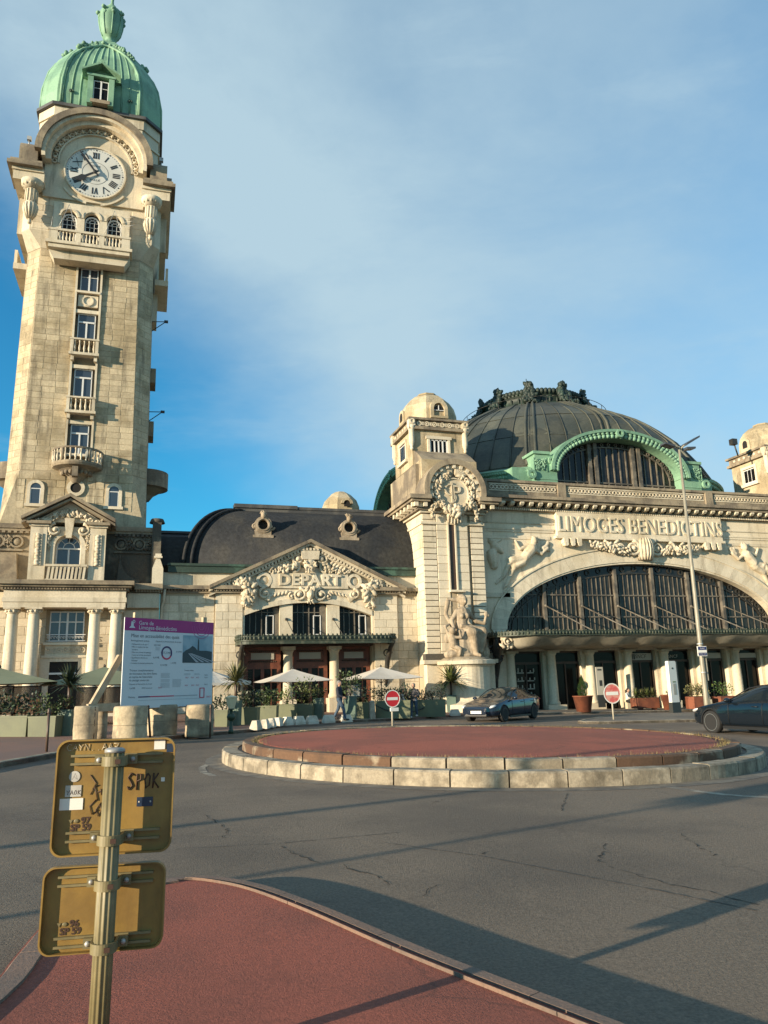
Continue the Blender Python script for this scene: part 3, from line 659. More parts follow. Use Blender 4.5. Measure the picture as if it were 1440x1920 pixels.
# side wings: entablature blocks over fluted pendants, on both visible corners
for sx in (-1, 1):
    X = lambda u: AX+sx*u
    def bx(b, u0, u1, y0, y1, z0, z1): return b.box(min(X(u0), X(u1)), max(X(u0), X(u1)), y0, y1, z0, z1)
    b = B(); bx(b, 2.86, 4.62, 45.9, 48.2, 32.35, 32.95); bx(b, 2.9, 4.7, 45.8, 48.2, 32.95, 33.15)
    w_ = b.build('cornice_wing', 'stone', tower)
    b = B(); bx(b, 2.95, 4.95, 45.5, 48.3, 33.15, 33.4); bx(b, 3.0, 4.8, 45.65, 48.3, 33.4, 33.62); b.build('cornice_top', 'stone_grime', w_)
    b = B(); b.prism([(46.0, 33.62), (46.0, 34.6)]+[(46.75-.75*math.cos(PI*i/10), 34.6+.7*math.sin(PI*i/10)) for i in range(1, 10)]+[(47.5, 34.6), (47.5, 33.62)], min(X(3.35), X(4.4)), max(X(3.35), X(4.4)), 'x'); b.build('corner_block', 'stone_grime', w_)
    c = (X(3.52), 46.1)
    b = B().lathe([(0, -.1), (.1, -.06), (.13, .05), (.08, .15), (.12, .2), (.3, .55), (.4, .95), (.36, 1.2), (.34, 1.22), (.33, 2.2), (.36, 2.25)], (c[0], c[1], 29.6), 18)
    pn = b.build('pendant_column', 'stone', tower)
    q = B()
    for k in range(12):
        a = 2*PI*k/12; q.tube([(c[0]+.13*math.cos(a), c[1]+.13*math.sin(a), 29.85), (c[0]+.33*math.cos(a), c[1]+.33*math.sin(a), 30.2), (c[0]+.41*math.cos(a), c[1]+.41*math.sin(a), 30.55), (c[0]+.36*math.cos(a), c[1]+.36*math.sin(a), 30.8)], .055, 5)
        q.tube([(c[0]+.34*math.cos(a), c[1]+.34*math.sin(a), 30.92), (c[0]+.34*math.cos(a), c[1]+.34*math.sin(a), 31.75)], .05, 5)
        q.ball((c[0]+.5*math.cos(a), c[1]+.5*math.sin(a), 32.1), (.13, .13, .16), 7, 4)
    q.lathe([(.36, 2.2), (.62, 2.5), (.66, 2.74), (.4, 2.75)], (c[0], c[1], 29.6), 18)
    q.build('capital', 'stone', pn)
    # the same cornice and balcony on the side face, seen edge on
    b = B(); bx(b, 3.9, 4.7, 48.3, 54.0, 32.9, 33.3); bx(b, 4.1, 4.5, 47.9, 54, 29.8, 32.9); b.build('side_cornice', 'stone', belfry)
    b = B(); b.prism([(50.92+3.4*math.cos(PI*i/24), 33.4+3.4*math.sin(PI*i/24)) for i in range(25)], X(3.9), X(4.72), 'x'); b.build('side_clock_arch', 'stone_grime', belfry)
    b = B(); bx(b, 3.9, 4.75, 49.0, 52.8, 28.0, 28.4); bx(b, 4.55, 4.72, 49, 52.8, 28.4, 29.3); bx(b, 3.8, 4.1, 50.2, 51.6, 25.9, 28); b.build('side_balcony', 'stone', belfry)
    b = B(); bx(b, 3.85, 4.2, 50.1, 51.7, 21.5, 22.5); bx(b, 3.85, 4.2, 50.1, 51.7, 17.8, 18.8); b.build('side_balcony', 'stone_grime', shaft)
    b = B(); b.lathe([(.25, -.75), (.5, -.4), (1.1, -.02), (1.4, .05), (1.4, 1.1)], (X(3.85), 50.92, 14.33), 20, -PI/2 if sx > 0 else PI/2, PI/2 if sx > 0 else 1.5*PI, False); b.build('side_balcony', 'stone_grime', shaft)
br = B()
for z in (25.4, 19.0):
    br.tube([(AX+3.8, 50.0, z+.4), (AX+4.7, 49.7, z+.35)], .03, 5); br.tube([(AX+3.8, 50.0, z-.3), (AX+4.7, 49.7, z+.35)], .03, 5); br.box(AX+4.6, AX+4.85, 49.6, 49.8, z+.3, z+.42)
br.build('floodlight_bracket', 'iron', shaft)
for x, z in ((AX-4.0, 35.5), (AX+4.0, 35.5)):
    fl_ = B(); fl_.tube([(x, 46.6, z-.25), (x, 46.6, z+.1)], .04, 6); fl_.box(x-.12, x+.12, 46.45, 46.7, z+.1, z+.35); fl_.build('floodlight', 'steel', tower)
# stone drum under the dome
dr = B(); dr.prism(oct_poly(3.75, 1.05), 33.3, 38.2, 'z'); dr.prism(oct_poly(3.85, 1.1), 37.2, 37.35, 'z')
drum = dr.build('dome_drum', 'stone', tower)
B().prism(oct_poly(3.82, 1.05), 38.2, 38.9, 'z').build('drum_cap', 'stone', drum)
gt = B().prism(oct_poly(3.98, 1.08), 38.9, 39.12, 'z'); gt.build('gutter', 'lead', drum)
# copper dome: square plan with cut corners, panels between standing seams
DP = [(39.1, 3.78), (40.2, 3.8), (41.4, 3.7), (42.6, 3.45), (43.8, 3.02), (44.9, 2.45), (45.8, 1.88), (46.6, 1.3), (47.2, .85), (47.6, .55)]
def dsz(z):
    for (a, r0), (c, r1) in zip(DP, DP[1:]):
        if z <= c: return r0+(r1-r0)*(z-a)/(c-a)
    return DP[-1][1]
dome = B()
def dpoly(z, grow=0.0):
    hw = dsz(z)+grow; return oct_poly(hw, .29*hw)
for (a, _), (c, _) in zip(DP, DP[1:]): dome.prism(dpoly(a), a, c, 'z', dpoly(c))
dome_o = dome.build('copper_dome', 'copper', tower)
NS = 9
def face_pt(k, u, z, grow=0.0):
    """k = 0 front, 1 right, 3 left; u in -1..1 across the flat face"""
    hw = dsz(z)+grow; w_ = hw*(1-.29)*u
    return [(AX+w_, 50.92-hw, z), (AX+hw, 50.92+w_, z), (AX-w_, 50.92+hw, z), (AX-hw, 50.92-w_, z)][k]
zs = [39.12, 40.2, 41.4, 42.6, 43.8, 44.9, 45.6]
pm = 0
for k in (0, 1, 3):
    for i in range(NS):
        u0, u1 = -.86+1.72*i/NS, -.86+1.72*(i+1)/NS
        top = 45.75 - 1.9*abs((u0+u1)/2)**2.2
        sm_ = B(); col = []
        zz = [z for z in (39.2, 40, 40.8, 41.6, 42.4, 43.2, 44.0, 44.6, 45.2) if z < top]+[top]
        for z in zz:
            g0 = .03+.012*((i*7+k) % 3)
            col.append([face_pt(k, u0+.02, z, g0), face_pt(k, u1-.02, z, g0), face_pt(k, u1-.02, z, .0), face_pt(k, u0+.02, z, .0)])
        vs = [p for c in col for p in c]; fs = []
        for r_ in range(len(col)-1):
            for q in range(4): fs.append((r_*4+q, r_*4+(q+1) % 4, (r_+1)*4+(q+1) % 4, (r_+1)*4+q))
        fs += [(0, 1, 2, 3), tuple(4*(len(col)-1)+q for q in range(4))]
        sm_.add(vs, fs); sm_.build('copper_panel', 'copper', dome_o)
    st_ = B()
    for i in range(NS+1):
        u = -.86+1.72*i/NS; top = 45.75-1.9*abs(u)**2.2
        st_.tube([face_pt(k, u, z, .05) for z in (39.2, 40, 40.8, 41.6, 42.4, 43.2, 44.0, 44.6, 45.2) if z < top]+[face_pt(k, u, top, .05)], .055, 5)
    # arched border rib
    top_c = [face_pt(k, -.9, 39.2, .07), face_pt(k, -.9, 41, .07), face_pt(k, -.9, 42.6, .07), face_pt(k, -.86, 43.6, .08), face_pt(k, -.76, 44.5, .09), face_pt(k, -.6, 45.1, .1), face_pt(k, -.4, 45.5, .11), face_pt(k, -.2, 45.75, .12), face_pt(k, 0, 45.85, .12)]
    mir = [face_pt(k, -u, z, g_) for (u, z, g_) in ((-.2, 45.75, .12), (-.4, 45.5, .11), (-.6, 45.1, .1), (-.76, 44.5, .09), (-.86, 43.6, .08), (-.9, 42.6, .07), (-.9, 41, .07), (-.9, 39.2, .07))]
    st_.tube(top_c+mir, .1, 6)
    st_.build('standing_seams', 'copper', dome_o)
q = B(); rg = random.Random(5)
for k in (0, 1, 3):
    for i in range(26):
        t = -1+2*i/25; u = t*.95; z = 46.15-1.5*abs(t)**2.2
        p = face_pt(k, u, z, .1)
        for r_ in range(3): q.ball((p[0]+rg.uniform(-.14, .14), p[1]+rg.uniform(-.14, .14), p[2]+rg.uniform(-.16, .16)), rg.uniform(.09, .17), 6, 4)
q.build('copper_garland', 'copper', dome_o)
q = B()
for x, z in ((-6.3, 40.1), (-2.65, 40.1)): scroll(q, x, z, 47.0, .16, 1.1, 1, .045)
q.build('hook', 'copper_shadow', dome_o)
dw = B()
dw.box(AX-.82, AX-.48, 46.55, 47.6, 39.15, 41.2); dw.box(AX+.48, AX+.82, 46.55, 47.6, 39.15, 41.2); dw.box(AX-.9, AX+.9, 46.5, 47.7, 41.2, 41.36)
dw.prism([(AX-1.15, 41.36), (AX+1.15, 41.36), (AX+1.15, 41.44), (AX, 42.1), (AX-1.15, 41.44)], 46.95, 48.2)
for sx in (-1, 1): dw.prism([(AX+sx*1.2, 41.36), (AX+sx*1.2, 41.5), (AX, 42.24), (AX, 42.08)], 46.3, 48.3)
dw.box(AX-.14, AX+.14, 46.35, 46.7, 42.2, 42.42)
dm = dw.build('dormer', 'copper', tower)
french_window(tower, AX, 46.75, 39.5, 41.0, .95, None, 'glass')
B().box(AX-.6, AX+.6, 46.5, 46.9, 39.2, 39.45).build('dormer_sill', 'stone_grime', dm)
# urn on top
ur = B().lathe([(.62, -.35), (.58, -.1), (.42, .05), (.32, .25), (.36, .42), (.5, .52), (.68, .9), (.8, 1.5), (.86, 2.1), (.84, 2.5), (.72, 2.75), (.5, 2.95), (.32, 3.1), (.3, 3.3), (.14, 3.45), (.1, 3.8), (.12, 3.95), (0, 4.05)], (AX, 50.92, 47.8), 22)
urn = ur.build('urn', 'copper', tower)
q = B()
for k in range(8):
    a = 2*PI*k/8+.2
    q.tube([(AX+r_*math.cos(a), 50.92+r_*math.sin(a), z) for r_, z in ((.52, 48.35), (.71, 48.75), (.84, 49.4), (.9, 50.0))], .05, 5)
    for i in range(4): q.ball((AX+(.86)*math.cos(a)+rg.uniform(-.1, .1), 50.92+.86*math.sin(a)+rg.uniform(-.1, .1), 50.1+rg.uniform(-.2, .3)), rg.uniform(.1, .2), 6, 4)
q.build('urn_garland', 'copper', urn)
# ================================================================ departure pavilion
dep = thing('departure_pavilion', 'low stone pavilion with DEPART pediment and curved slate roof', 'building', (9.1, 48, 0.0))
DY = 45.5; DC = 9.12
AL, AR_ = 5.28, 12.98
wl_ = B()
n = 20
def seg(u): return 5.72+.76*(1-((u-DC)/3.85)**2)          # segmental head of the great opening
top = [(AL+(AR_-AL)*i/n, seg(AL+(AR_-AL)*i/n)) for i in range(n+1)]
wl_.prism([(.52, -1), (.52, 7.05), (15.95, 7.05), (15.95, -1), (AR_, -1)]+top[::-1]+[(AL, -1)], DY, DY+.7)
dw_ = wl_.build('front_wall', 'mortar', dep)
ashlar(dw_, (0, DY), 0, .56, 3.55, .3, 6.85, .47, .95, (), 'stone', key='d1')
ashlar(dw_, (0, DY-.16), 0, 3.6, AL-.12, .3, 6.85, .47, .82, (), 'stone', key='d1')
ashlar(dw_, (0, DY-.16), 0, AR_+.12, 14.6, .3, 6.85, .47, .82, (), 'stone', key='d1')
ashlar(dw_, (0, DY), 0, 14.65, 15.93, .3, 6.85, .47, .7, (), 'stone', key='d1')
B().box(3.58, AL-.1, DY-.16, DY+.01, -1, 7.0).build('pilaster', 'mortar', dep); B().box(AR_+.1, 14.62, DY-.16, DY+.01, -1, 7.0).build('pilaster', 'mortar', dep)
for grp_ in (((.45, 3.3, DY), (3.3, 5.5, DY-.2)), ((13.1, 14.95, DY-.2), (14.95, 15.95, DY))):
    cn = B()
    for x0, x1, yy in grp_: cn.box(x0, x1, yy-.12, DY+.7, 7.0, 7.12); cn.box(x0-.05, x1+.05, yy-.34-.001*x0, DY+.7, 7.2, 7.42)
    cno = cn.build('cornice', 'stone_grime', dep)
dn = B()
for k in range(27):
    dn.box(.6+k*.17, .69+k*.17, (DY if .6+k*.17 < 3.3 else DY-.2)-.2, DY, 7.1, 7.2)
for k in range(16): dn.box(13.2+k*.17, 13.29+k*.17, (DY-.2 if 13.2+k*.17 < 14.95 else DY)-.2, DY, 7.1, 7.2)
tag(dn.build('dentils', 'stone_grime', cno), kind='stuff')
at2 = B().box(.5, 15.95, DY+.15, DY+.8, 7.42, 8.2); ato = at2.build('attic_wall', 'stone', dep)
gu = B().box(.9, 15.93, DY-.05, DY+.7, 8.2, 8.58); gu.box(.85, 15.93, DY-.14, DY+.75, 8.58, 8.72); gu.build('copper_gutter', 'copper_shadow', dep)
# pediment
PL, PR, PZ, PK = 3.2, 15.1, 7.42, 10.28
def rake(b, off, th, y0, y1):
    for (a, c) in (((PL, PZ), (DC, PK)), ((DC, PK), (PR, PZ))):
        b.prism([(a[0], a[1]+off), (c[0], c[1]+off), (c[0], c[1]+off+th), (a[0], a[1]+off+th)], y0, y1)
pd = B(); rake(pd, -.2, .2, DY-.62, DY+1.2); pdo = pd.build('raking_cornice', 'stone_grime', dep)
pd = B(); rake(pd, -.36, .16, DY-.42, DY+.6); rake(pd, -.62, .12, DY-.3, DY+.6); pd.build('raking_moulding', 'stone', pdo)
dn = B()
for sx in (-1, 1):
    for k in range(28):
        t = .06+.88*k/27; x = DC+sx*(1-t)*(5.9); z = PZ+(PK-PZ)*t-.36
        dn.box(x-.06, x+.06, DY-.4, DY, z-.14, z)
tag(dn.build('raking_dentils', 'stone', pdo), kind='stuff')
tp = B(); tp.prism([(PL+.5, PZ-.35)]+[(x, max(z+.02, PZ-.35)) for x, z in top if True]+[(PR-.5, PZ-.35), (PR-.5, PZ-.1), (DC, PK-.3), (PL+.5, PZ-.1)], DY-.14, DY+.5) if False else tp.prism([(PL+.9, PZ-.2), (PR-.9, PZ-.2), (DC, PK-.3)], DY-.1, DY+.6)
tp.prism([(AL-.1, 4.6), (AL-.1, 7.3), (AR_+.1, 7.3), (AR_+.1, 4.6), (AR_, 4.6)]+top[::-1]+[(AL, 4.6)], DY-.12, DY-.002)
tpo = tp.build('tympanum', 'stone', dep)
a3 = B()
for (x0, z0), (x1, z1) in zip(top, top[1:]): a3.prism([(x0, z0), (x1, z1), (x1, z1+.3), (x0, z0+.3)], DY-.2, DY-.1)
a3.build('arch_band', 'stone', tpo)
# carved panel with the lettering
cp = B().box(DC-2.35, DC+2.35, DY-.26, DY-.08, 7.32, 8.24)
for sx in (-1, 1): cp.lathe([(.5, 0), (.5, .14), (.36, .16), (.34, .08), (0, .08)], (0, 0, 0), 4) if False else cp.arc(DC+sx*2.75, 7.78, 0.28, .46, DY-.28, DY-.1, 0, 2*PI, 18).ball((DC+sx*2.75, DY-.12, 7.78), (.3, .1, .36))
cpo = cp.build('name_panel', 'stone', dep)
q = B(); text(q, 'DEPART', .88, lambda x, y, z: (DC+x*1.13, DY-.3-z, 7.78+y), .045, bev=.012, space=1.08, fat=.018); tag(q.build('lettering', 'stone', cpo), 'raised stone letters reading DEPART')
q = B(); rg = random.Random(11); yy = DY-.2
q.prism([(DC-.5, 9.05), (DC+.5, 9.05), (DC+.58, 9.6), (DC-.58, 9.6)], DY-.45, DY-.05)                   # walled crown
for k in range(5): q.box(DC-.5+k*.22, DC-.38+k*.22, DY-.5, DY-.1, 9.6, 9.74)
q.ball((DC, yy-.1, 8.75), (.4, .22, .42)); cluster(q, DC, 8.6, yy-.2, .3, .3, 16, .12, rg)
for sx in (-1, 1):
    scroll(q, DC+sx*.72, 9.1, yy, .38, 1.4, -sx, .12, PI/2); scroll(q, DC+sx*.95, 8.55, yy, .36, 1.3, sx, .11, PI/2)
    garland(q, [(DC+sx*.9, yy, 8.6, 1.1), (DC+sx*1.6, yy, 8.42, 1.0), (DC+sx*2.6, yy, 8.38, .6)], .2, 7, rg)
    for k in range(6): leaf(q, DC+sx*(1.2+.2*k), 8.75-.08*k, yy, .4, .1, PI/2-sx*.9)
    # lower swags and scrolls beside the mask
    scroll(q, DC+sx*.66, 6.95, yy-.03, .4, 1.7, sx, .11, PI/2); scroll(q, DC+sx*1.1, 6.85, yy, .22, 1.2, -sx, .07, PI/2)
    for k in range(7): leaf(q, DC+sx*(1.3+.22*k), 7.2-.05*k, yy, .3, .08, -PI/2+sx*.7)
    scroll(q, DC+sx*2.7, 7.0, yy, .35, 1.4, -sx, .1, PI/2)
    for k in range(5): leaf(q, DC+sx*(2.3+.14*k), 7.0, yy, .5, .09, -PI/2-sx*.25*k+.4*sx)
    # heaped fruit at each end, hanging down over the arch
    garland(q, [(DC+sx*4.5, yy-.1, 7.6, .7), (DC+sx*4.0, yy-.1, 7.62, 1.0), (DC+sx*3.55, yy-.12, 7.2, 1.3), (DC+sx*3.65, yy-.1, 6.6, 1.1), (DC+sx*3.8, yy-.05, 6.2, .5)], .28, 8, rg)
q.ball((DC, yy-.15, 6.95), (.24, .2, .32)); q.ball((DC, yy-.33, 6.92), (.06, .08, .1)); cluster(q, DC, 7.22, yy-.12, .26, .1, 12, .11, rg); cluster(q, DC, 6.6, yy-.05, .18, .12, 8, .09, rg)
q.build('carved_ornament', 'stone_carved', tpo)
# upper windows and posts
for x0, x1 in ((7.33, 8.1), (10.18, 10.96)):
    B().box(x0, x1, DY-.05, DY+.5, 4.3, seg((x0+x1)/2)-.02).build('window_pier', 'stone', dep)
bays = [(AL, 7.33), (8.1, 10.18), (10.96, AR_)]
for (x0, x1) in bays:
    w = B(); p = [(x0+(x1-x0)*i/8, seg(x0+(x1-x0)*i/8)) for i in range(9)]
    w.prism([(x0, 4.3)]+p+[(x1, 4.3)], DY+.3, DY+.34); gl = w
    f_ = B()
    for i in range(7):
        x = x0+(x1-x0)*i/6; f_.box(x-.03, x+.03, DY+.24, DY+.3, 4.3, seg(min(max(x, AL), AR_))-.03)
    for z in (4.45, 5.9): f_.box(x0, x1, DY+.23, DY+.3, z, z+.05)
    f_.box(x1-.32, x1-.02, DY+.2, DY+.29, 4.3, min(seg(x1-.32), seg(x1))-.04)
    fo = f_.build('fanlight', 'bronze_mullion', dep); gl.build('pane', 'glass', fo)
    wf = B(); xa = x0+(x1-x0)*.62
    for x in (xa, xa+.42): wf.box(x, x+.04, DY+.17, DY+.23, 4.6, 5.75)
    for z in (4.6, 5.71): wf.box(xa+.04, xa+.42, DY+.17, DY+.23, z, z+.04)
    wf.build('vent_frame', 'white_frame', fo)
# doors below the canopy
for i, (x0, x1) in enumerate(((5.35, 7.5), (8.2, 10.3), (10.95, 12.95))):
    d = B(); y = DY+.55
    d.box(x0, x1, y, y+.1, 3.0, 4.2); d.box(x0, x0+.22, y-.06, y, -.3, 3.9); d.box(x1-.22, x1, y-.06, y, -.3, 3.9)
    d.box(x0+.22, x1-.22, y-.06, y, 2.65, 3.0); d.box(x0+.22, x1-.22, y-.05, y, 3.75, 3.9)
    c = (x0+x1)/2; d.box(c-.1, c+.1, y-.05, y, -.3, 2.65); d.box(c-.55, c-.47, y-.04, y, -.3, 2.65); d.box(c+.47, c+.55, y-.04, y, -.3, 2.65)
    do = d.build('door_frame', 'wood_red', dep)
    B().box(x0+.22, x1-.22, y+.02, y+.06, -.3, 2.65).build('pane', 'glass', do)
    B().box(x0+.4, x1-.4, y-.04, y-.005, 3.2, 3.58).build('fascia_sign', 'pale_panel', do)
    q = B()
    for k in range(14):
        x = x0+.3+(x1-x0-.6)*k/13; q.ball((x, y-.03, 3.08), (.06, .04, .04), 6, 4); q.ball((x, y-.03, 3.67), (.06, .04, .04), 6, 4)
    tag(q.build('carved_beads', 'wood_dark', do), kind='stuff')
B().box(AL, AR_, DY+.9, DY+1.0, -1, 6.5).build('interior', 'dark_room', dep)
B().box(AL, AR_, DY-.1, DY+.5, 3.9, 4.3).build('lintel', 'wood_dark', dep)
for x in (7.85, 10.62):
    c_ = B().lathe([(.38, 0), (.38, .15), (.3, .3), (.27, 2.6), (.29, 2.65), (.36, 2.8)], (x, DY+.05, .9), 18); c_.box(x-.42, x+.42, DY-.4, DY+.5, -.6, .9); c_.box(x-.38, x+.38, DY-.32, DY+.42, 3.7, 3.9); c_.build('column', 'stone', dep)
# iron and glass canopy
CX0, CX1, CY0 = 4.75, 14.0, 43.3
cb = B()
def cedge(z0, z1, w, m, name, par=None):
    b = B(); P = []
    for i in range(8): t = PI/2*i/7; P.append((CX0+.7-.7*math.cos(t)*1.0, CY0+.9-.9*math.sin(t)))
    P += [(CX0+.7+(CX1-CX0-1.4)*i/10, CY0) for i in range(1, 10)]
    for i in range(8): t = PI/2*i/7; P.append((CX1-.7+.7*math.sin(t), CY0+.9-.9*math.cos(t)))
    P = [(CX0, DY)]+P+[(CX1, DY)]
    for (a, c) in zip(P, P[1:]):
        b.add([(a[0], a[1], z0), (c[0], c[1], z0), (c[0], c[1], z1), (a[0], a[1], z1)]+[(a[0]*.985+DC*.015, a[1]+w, z0), (c[0]*.985+DC*.015, c[1]+w, z0), (c[0]*.985+DC*.015, c[1]+w, z1), (a[0]*.985+DC*.015, a[1]+w, z1)], [(0, 1, 2, 3), (4, 5, 6, 7), (0, 1, 5, 4), (3, 2, 6, 7)])
    return b, P
b, P = cedge(4.12, 4.42, .08, '', '')
for i, (a, c) in enumerate(zip(P, P[1:])):
    L = math.hypot(c[0]-a[0], c[1]-a[1]); k = max(1, int(L/.2))
    for j in range(k):
        t = (j+.5)/k; b.ball((a[0]+(c[0]-a[0])*t, a[1]+(c[1]-a[1])*t-.03, 4.28), (.08, .06, .1), 6, 4); b.ball((a[0]+(c[0]-a[0])*t, a[1]+(c[1]-a[1])*t, 4.45), (.06, .05, .07), 6, 4)
cano = b.build('canopy', 'iron_green', dep)
b, P = cedge(3.95, 4.1, .1, '', ''); b.add([(x, y+.06, 4.1) for x, y in P], [tuple(range(len(P)))]); b.add([(x, y+.05, 4.18) for x, y in P], [tuple(range(len(P)))])
b.build('canopy_roof', 'iron_green', cano)
bk = B()
for x in (5.0, 13.75):
    pts = [(43.6, 4.05), (44.2, 3.75), (44.9, 3.0), (45.2, 2.2), (45.4, 1.4)]
    bk.tube([(x, y, z) for y, z in pts], [.12, .14, .16, .12, .08], 6); bk.box(x-.05, x+.05, 45.35, 45.5, 1.2, 4.1)
    scroll(bk, x, 3.4, 44.95, .3, 1.3, 1, .05)
bk.build('canopy_bracket', 'iron', cano)
rd = B()
for x in (7.72, 10.57): rd.tube([(x, DY-.1, 5.5), (x+.25, 43.7, 4.3)], .022, 5); rd.ball((x, DY-.08, 5.5), .09)
rd.build('tie_rod', 'iron', cano)
# curved slate roof with hipped left end, ridge moulding
RB, RT, ZB, ZT = DY+.25, 49.0, 8.72, 12.75
def rp(t): a = t*PI/2*.94; return RB+(RT-RB)*(1-math.cos(a))/(1-math.cos(PI/2*.94)), ZB+(ZT-ZB)*math.sin(a)/math.sin(PI/2*.94)
rf = B(); N = 14
for i in range(N):
    (y0, z0), (y1, z1) = rp(i/N), rp((i+1)/N)
    l0 = 1.75+3.35*(y0-RB)/(RT-RB); l1 = 1.75+3.35*(y1-RB)/(RT-RB)
    for (sa, sb) in ((15.95, None),):
        rf.add([(l0, y0, z0), (15.95, y0, z0), (15.95, y1, z1), (l1, y1, z1)], [(0, 1, 2, 3)], True)
        rf.add([(l0, y0, z0), (l1, y1, z1), (l1, 56, z1), (l0, 56, z0)], [(0, 1, 2, 3)], True)
rf.add([(5.1, RT, ZT), (15.95, RT, ZT), (15.95, 56, ZT), (5.1, 56, ZT)], [(0, 1, 2, 3)])
roof = rf.build('slate_roof', 'slate', dep, weld=True)
hp = B()
for off in (0, .45): hp.tube([(1.75+3.35*(rp(i/N)[0]-RB)/(RT-RB)+off, rp(i/N)[0]-.03, rp(i/N)[1]+.03) for i in range(N+1)], .11, 6)
hp.build('hip_roll', 'slate', roof)
rg_ = B().box(5.0, 15.9, RT-.25, RT+.3, ZT-.08, ZT+.18); rg_.box(4.9, 9.0, RT-.35, RT+.4, ZT+.18, ZT+.42); rg_.box(9.0, 15.9, RT-.3, RT+.4, ZT+.18, ZT+.36); rg_.build('ridge_moulding', 'lead', roof)
lr = B(); lp = [(46.2, 8.7), (46.5, 9.8), (47.2, 10.6), (48.6, 11.05), (56, 11.05), (56, 8.7)]; lr.prism(lp, .2, 3.6, 'x'); lro = lr.build('link_roof', 'slate', dep); B().box(.1, 3.8, 48.4, 48.8, 11.05, 11.2).build('ridge_cap', 'lead', lro)
ch_ = B().box(-.05, .45, 45.7, 46.5, 7.42, 11.15); ch_.lathe([(.45, 0), (.35, .25), (.1, .3)], (.2, 46.1, 11.15), 10); ch_.build('corner_pier', 'stone_black', tower)
b = B().box(.02, .62, 45.0, 45.6, 7.45, 8.35); b.prism([(.02, 8.35), (.62, 8.35), (.42, 8.95), (.22, 8.95)], 45.15, 45.45); b.box(.1, .55, 45.05, 45.5, 8.95, 9.05); b.box(.16, .5, 45.1, 45.45, 9.05, 9.2); b.build('finial_block', 'stone', tower)
B().tube([(.75, 45.25, 7.2), (.72, 45.3, 6.6), (.62, 45.35, 6.2), (.62, 45.38, 0)], .07, 8).build('downpipe', 'stone', dep)
# ring ornaments on the roof
for x, lean in ((6.42, -1), (11.83, 1)):
    t0 = .46; y, z = rp(t0); y -= .35; z0 = 10.5
    q = B(); q.box(x-.62, x+.62, y-.1, y+1.0, z0, z0+.16); q.box(x-.5, x+.5, y, y+.9, z0+.16, z0+.5)
    q.arc(x, z0+.82, .3, .52, y-.05, y+.55, 0, 2*PI, 20); q.arc(x, z0+.82, .34, .4, y-.1, y-.05, 0, 2*PI, 16)
    q.ball((x, y-.02, z0+1.38), (.16, .2, .24)); cluster(q, x, z0+1.52, y, .14, .1, 8, .1); scroll(q, x-.5, z0+.7, y+.1, .2, 1.2, 1, .07); scroll(q, x+.5, z0+.7, y+.1, .2, 1.2, -1, .07)
    ro = q.build('ring_ornament', 'stone_statue', dep)
    B().prism([(x+.3*math.cos(2*PI*i/16), z0+.82+.3*math.sin(2*PI*i/16)) for i in range(16)], y+.2, y+.25).build('opening', 'dark_room', ro)

# ================================================================ main hall
hall = thing('station_hall', 'large stone station hall with arched window and dark ribbed dome', 'building', (31.9, 55, -.4))
MY = 45.0; MC = 32.4; MA, MB_, MZ = 10.72, 4.52, 4.8
PX = 17.93                                             # centre of the left corner pillar, the right one mirrors it
NA = 40
ell = [(MC+MA*math.cos(PI*i/NA), MZ+MB_*math.sin(PI*i/NA)) for i in range(NA+1)]
mwl = B(); mwl.prism([(19.5, -1.5), (19.5, 12.9), (45.3, 12.9), (45.3, -1.5), (MC+MA, -1.5)]+ell+[(MC-MA, -1.5)], MY, MY+1.0)
mw_o = mwl.build('front_wall', 'stone', hall)
vo = 25
for i in range(vo):                                    # voussoirs of the great arch
    a0, a1 = PI*i/vo+.0007, PI*(i+1)/vo-.0007
    q = B(); q.arc(MC, MZ, MA+.02, MA+.95, MY-.12, MY+.1, a0, a1, 3, MB_+.02, MB_+.98); q.build('voussoir', 'stone', mw_o)
for sx in (-1, 1):
    for k in range(6):
        z0 = -.9+k*.95; x0 = MC+sx*(MA+.02); x1 = MC+sx*(MA+.95)
        B().box(min(x0, x1), max(x0, x1), MY-.12, MY+.1, z0+.008, z0+.942).build('jamb_stone', 'stone', mw_o)
q = B(); q.arc(MC, MZ, MA+.95, MA+1.06, MY-.18, MY, 0, PI, 48, MB_+.98, MB_+1.09); q.arc(MC, MZ, MA-.1, MA+.02, MY-.06, MY+.5, 0, PI, 48, MB_-.1, MB_+.02); q.build('arch_moulding', 'stone', mw_o)
# frieze mouldings and relief frames
q = B()
for x0, x1 in ((20.1, 25.6), (39.2, 45.0)): q.box(x0, x1, MY-.1, MY, 11.3, 11.42); q.box(x0, x1, MY-.06, MY, 11.15, 11.3); q.box(x0, x1, MY-.06, MY, 11.72, 11.8)
for x0, x1 in ((20.3, 20.62), (44.2, 44.5)): q.box(x0, x1, MY-.05, MY, 7.15, 11.15)
q.box(20.62, 25.3, MY-.05, MY, 10.68, 10.9); q.box(39.5, 44.2, MY-.05, MY, 10.68, 10.9); q.box(20.2, 22.1, MY-.12, MY, 6.85, 7.12); q.box(42.7, 44.6, MY-.12, MY, 6.85, 7.12)
q.build('wall_moulding', 'stone', mw_o)
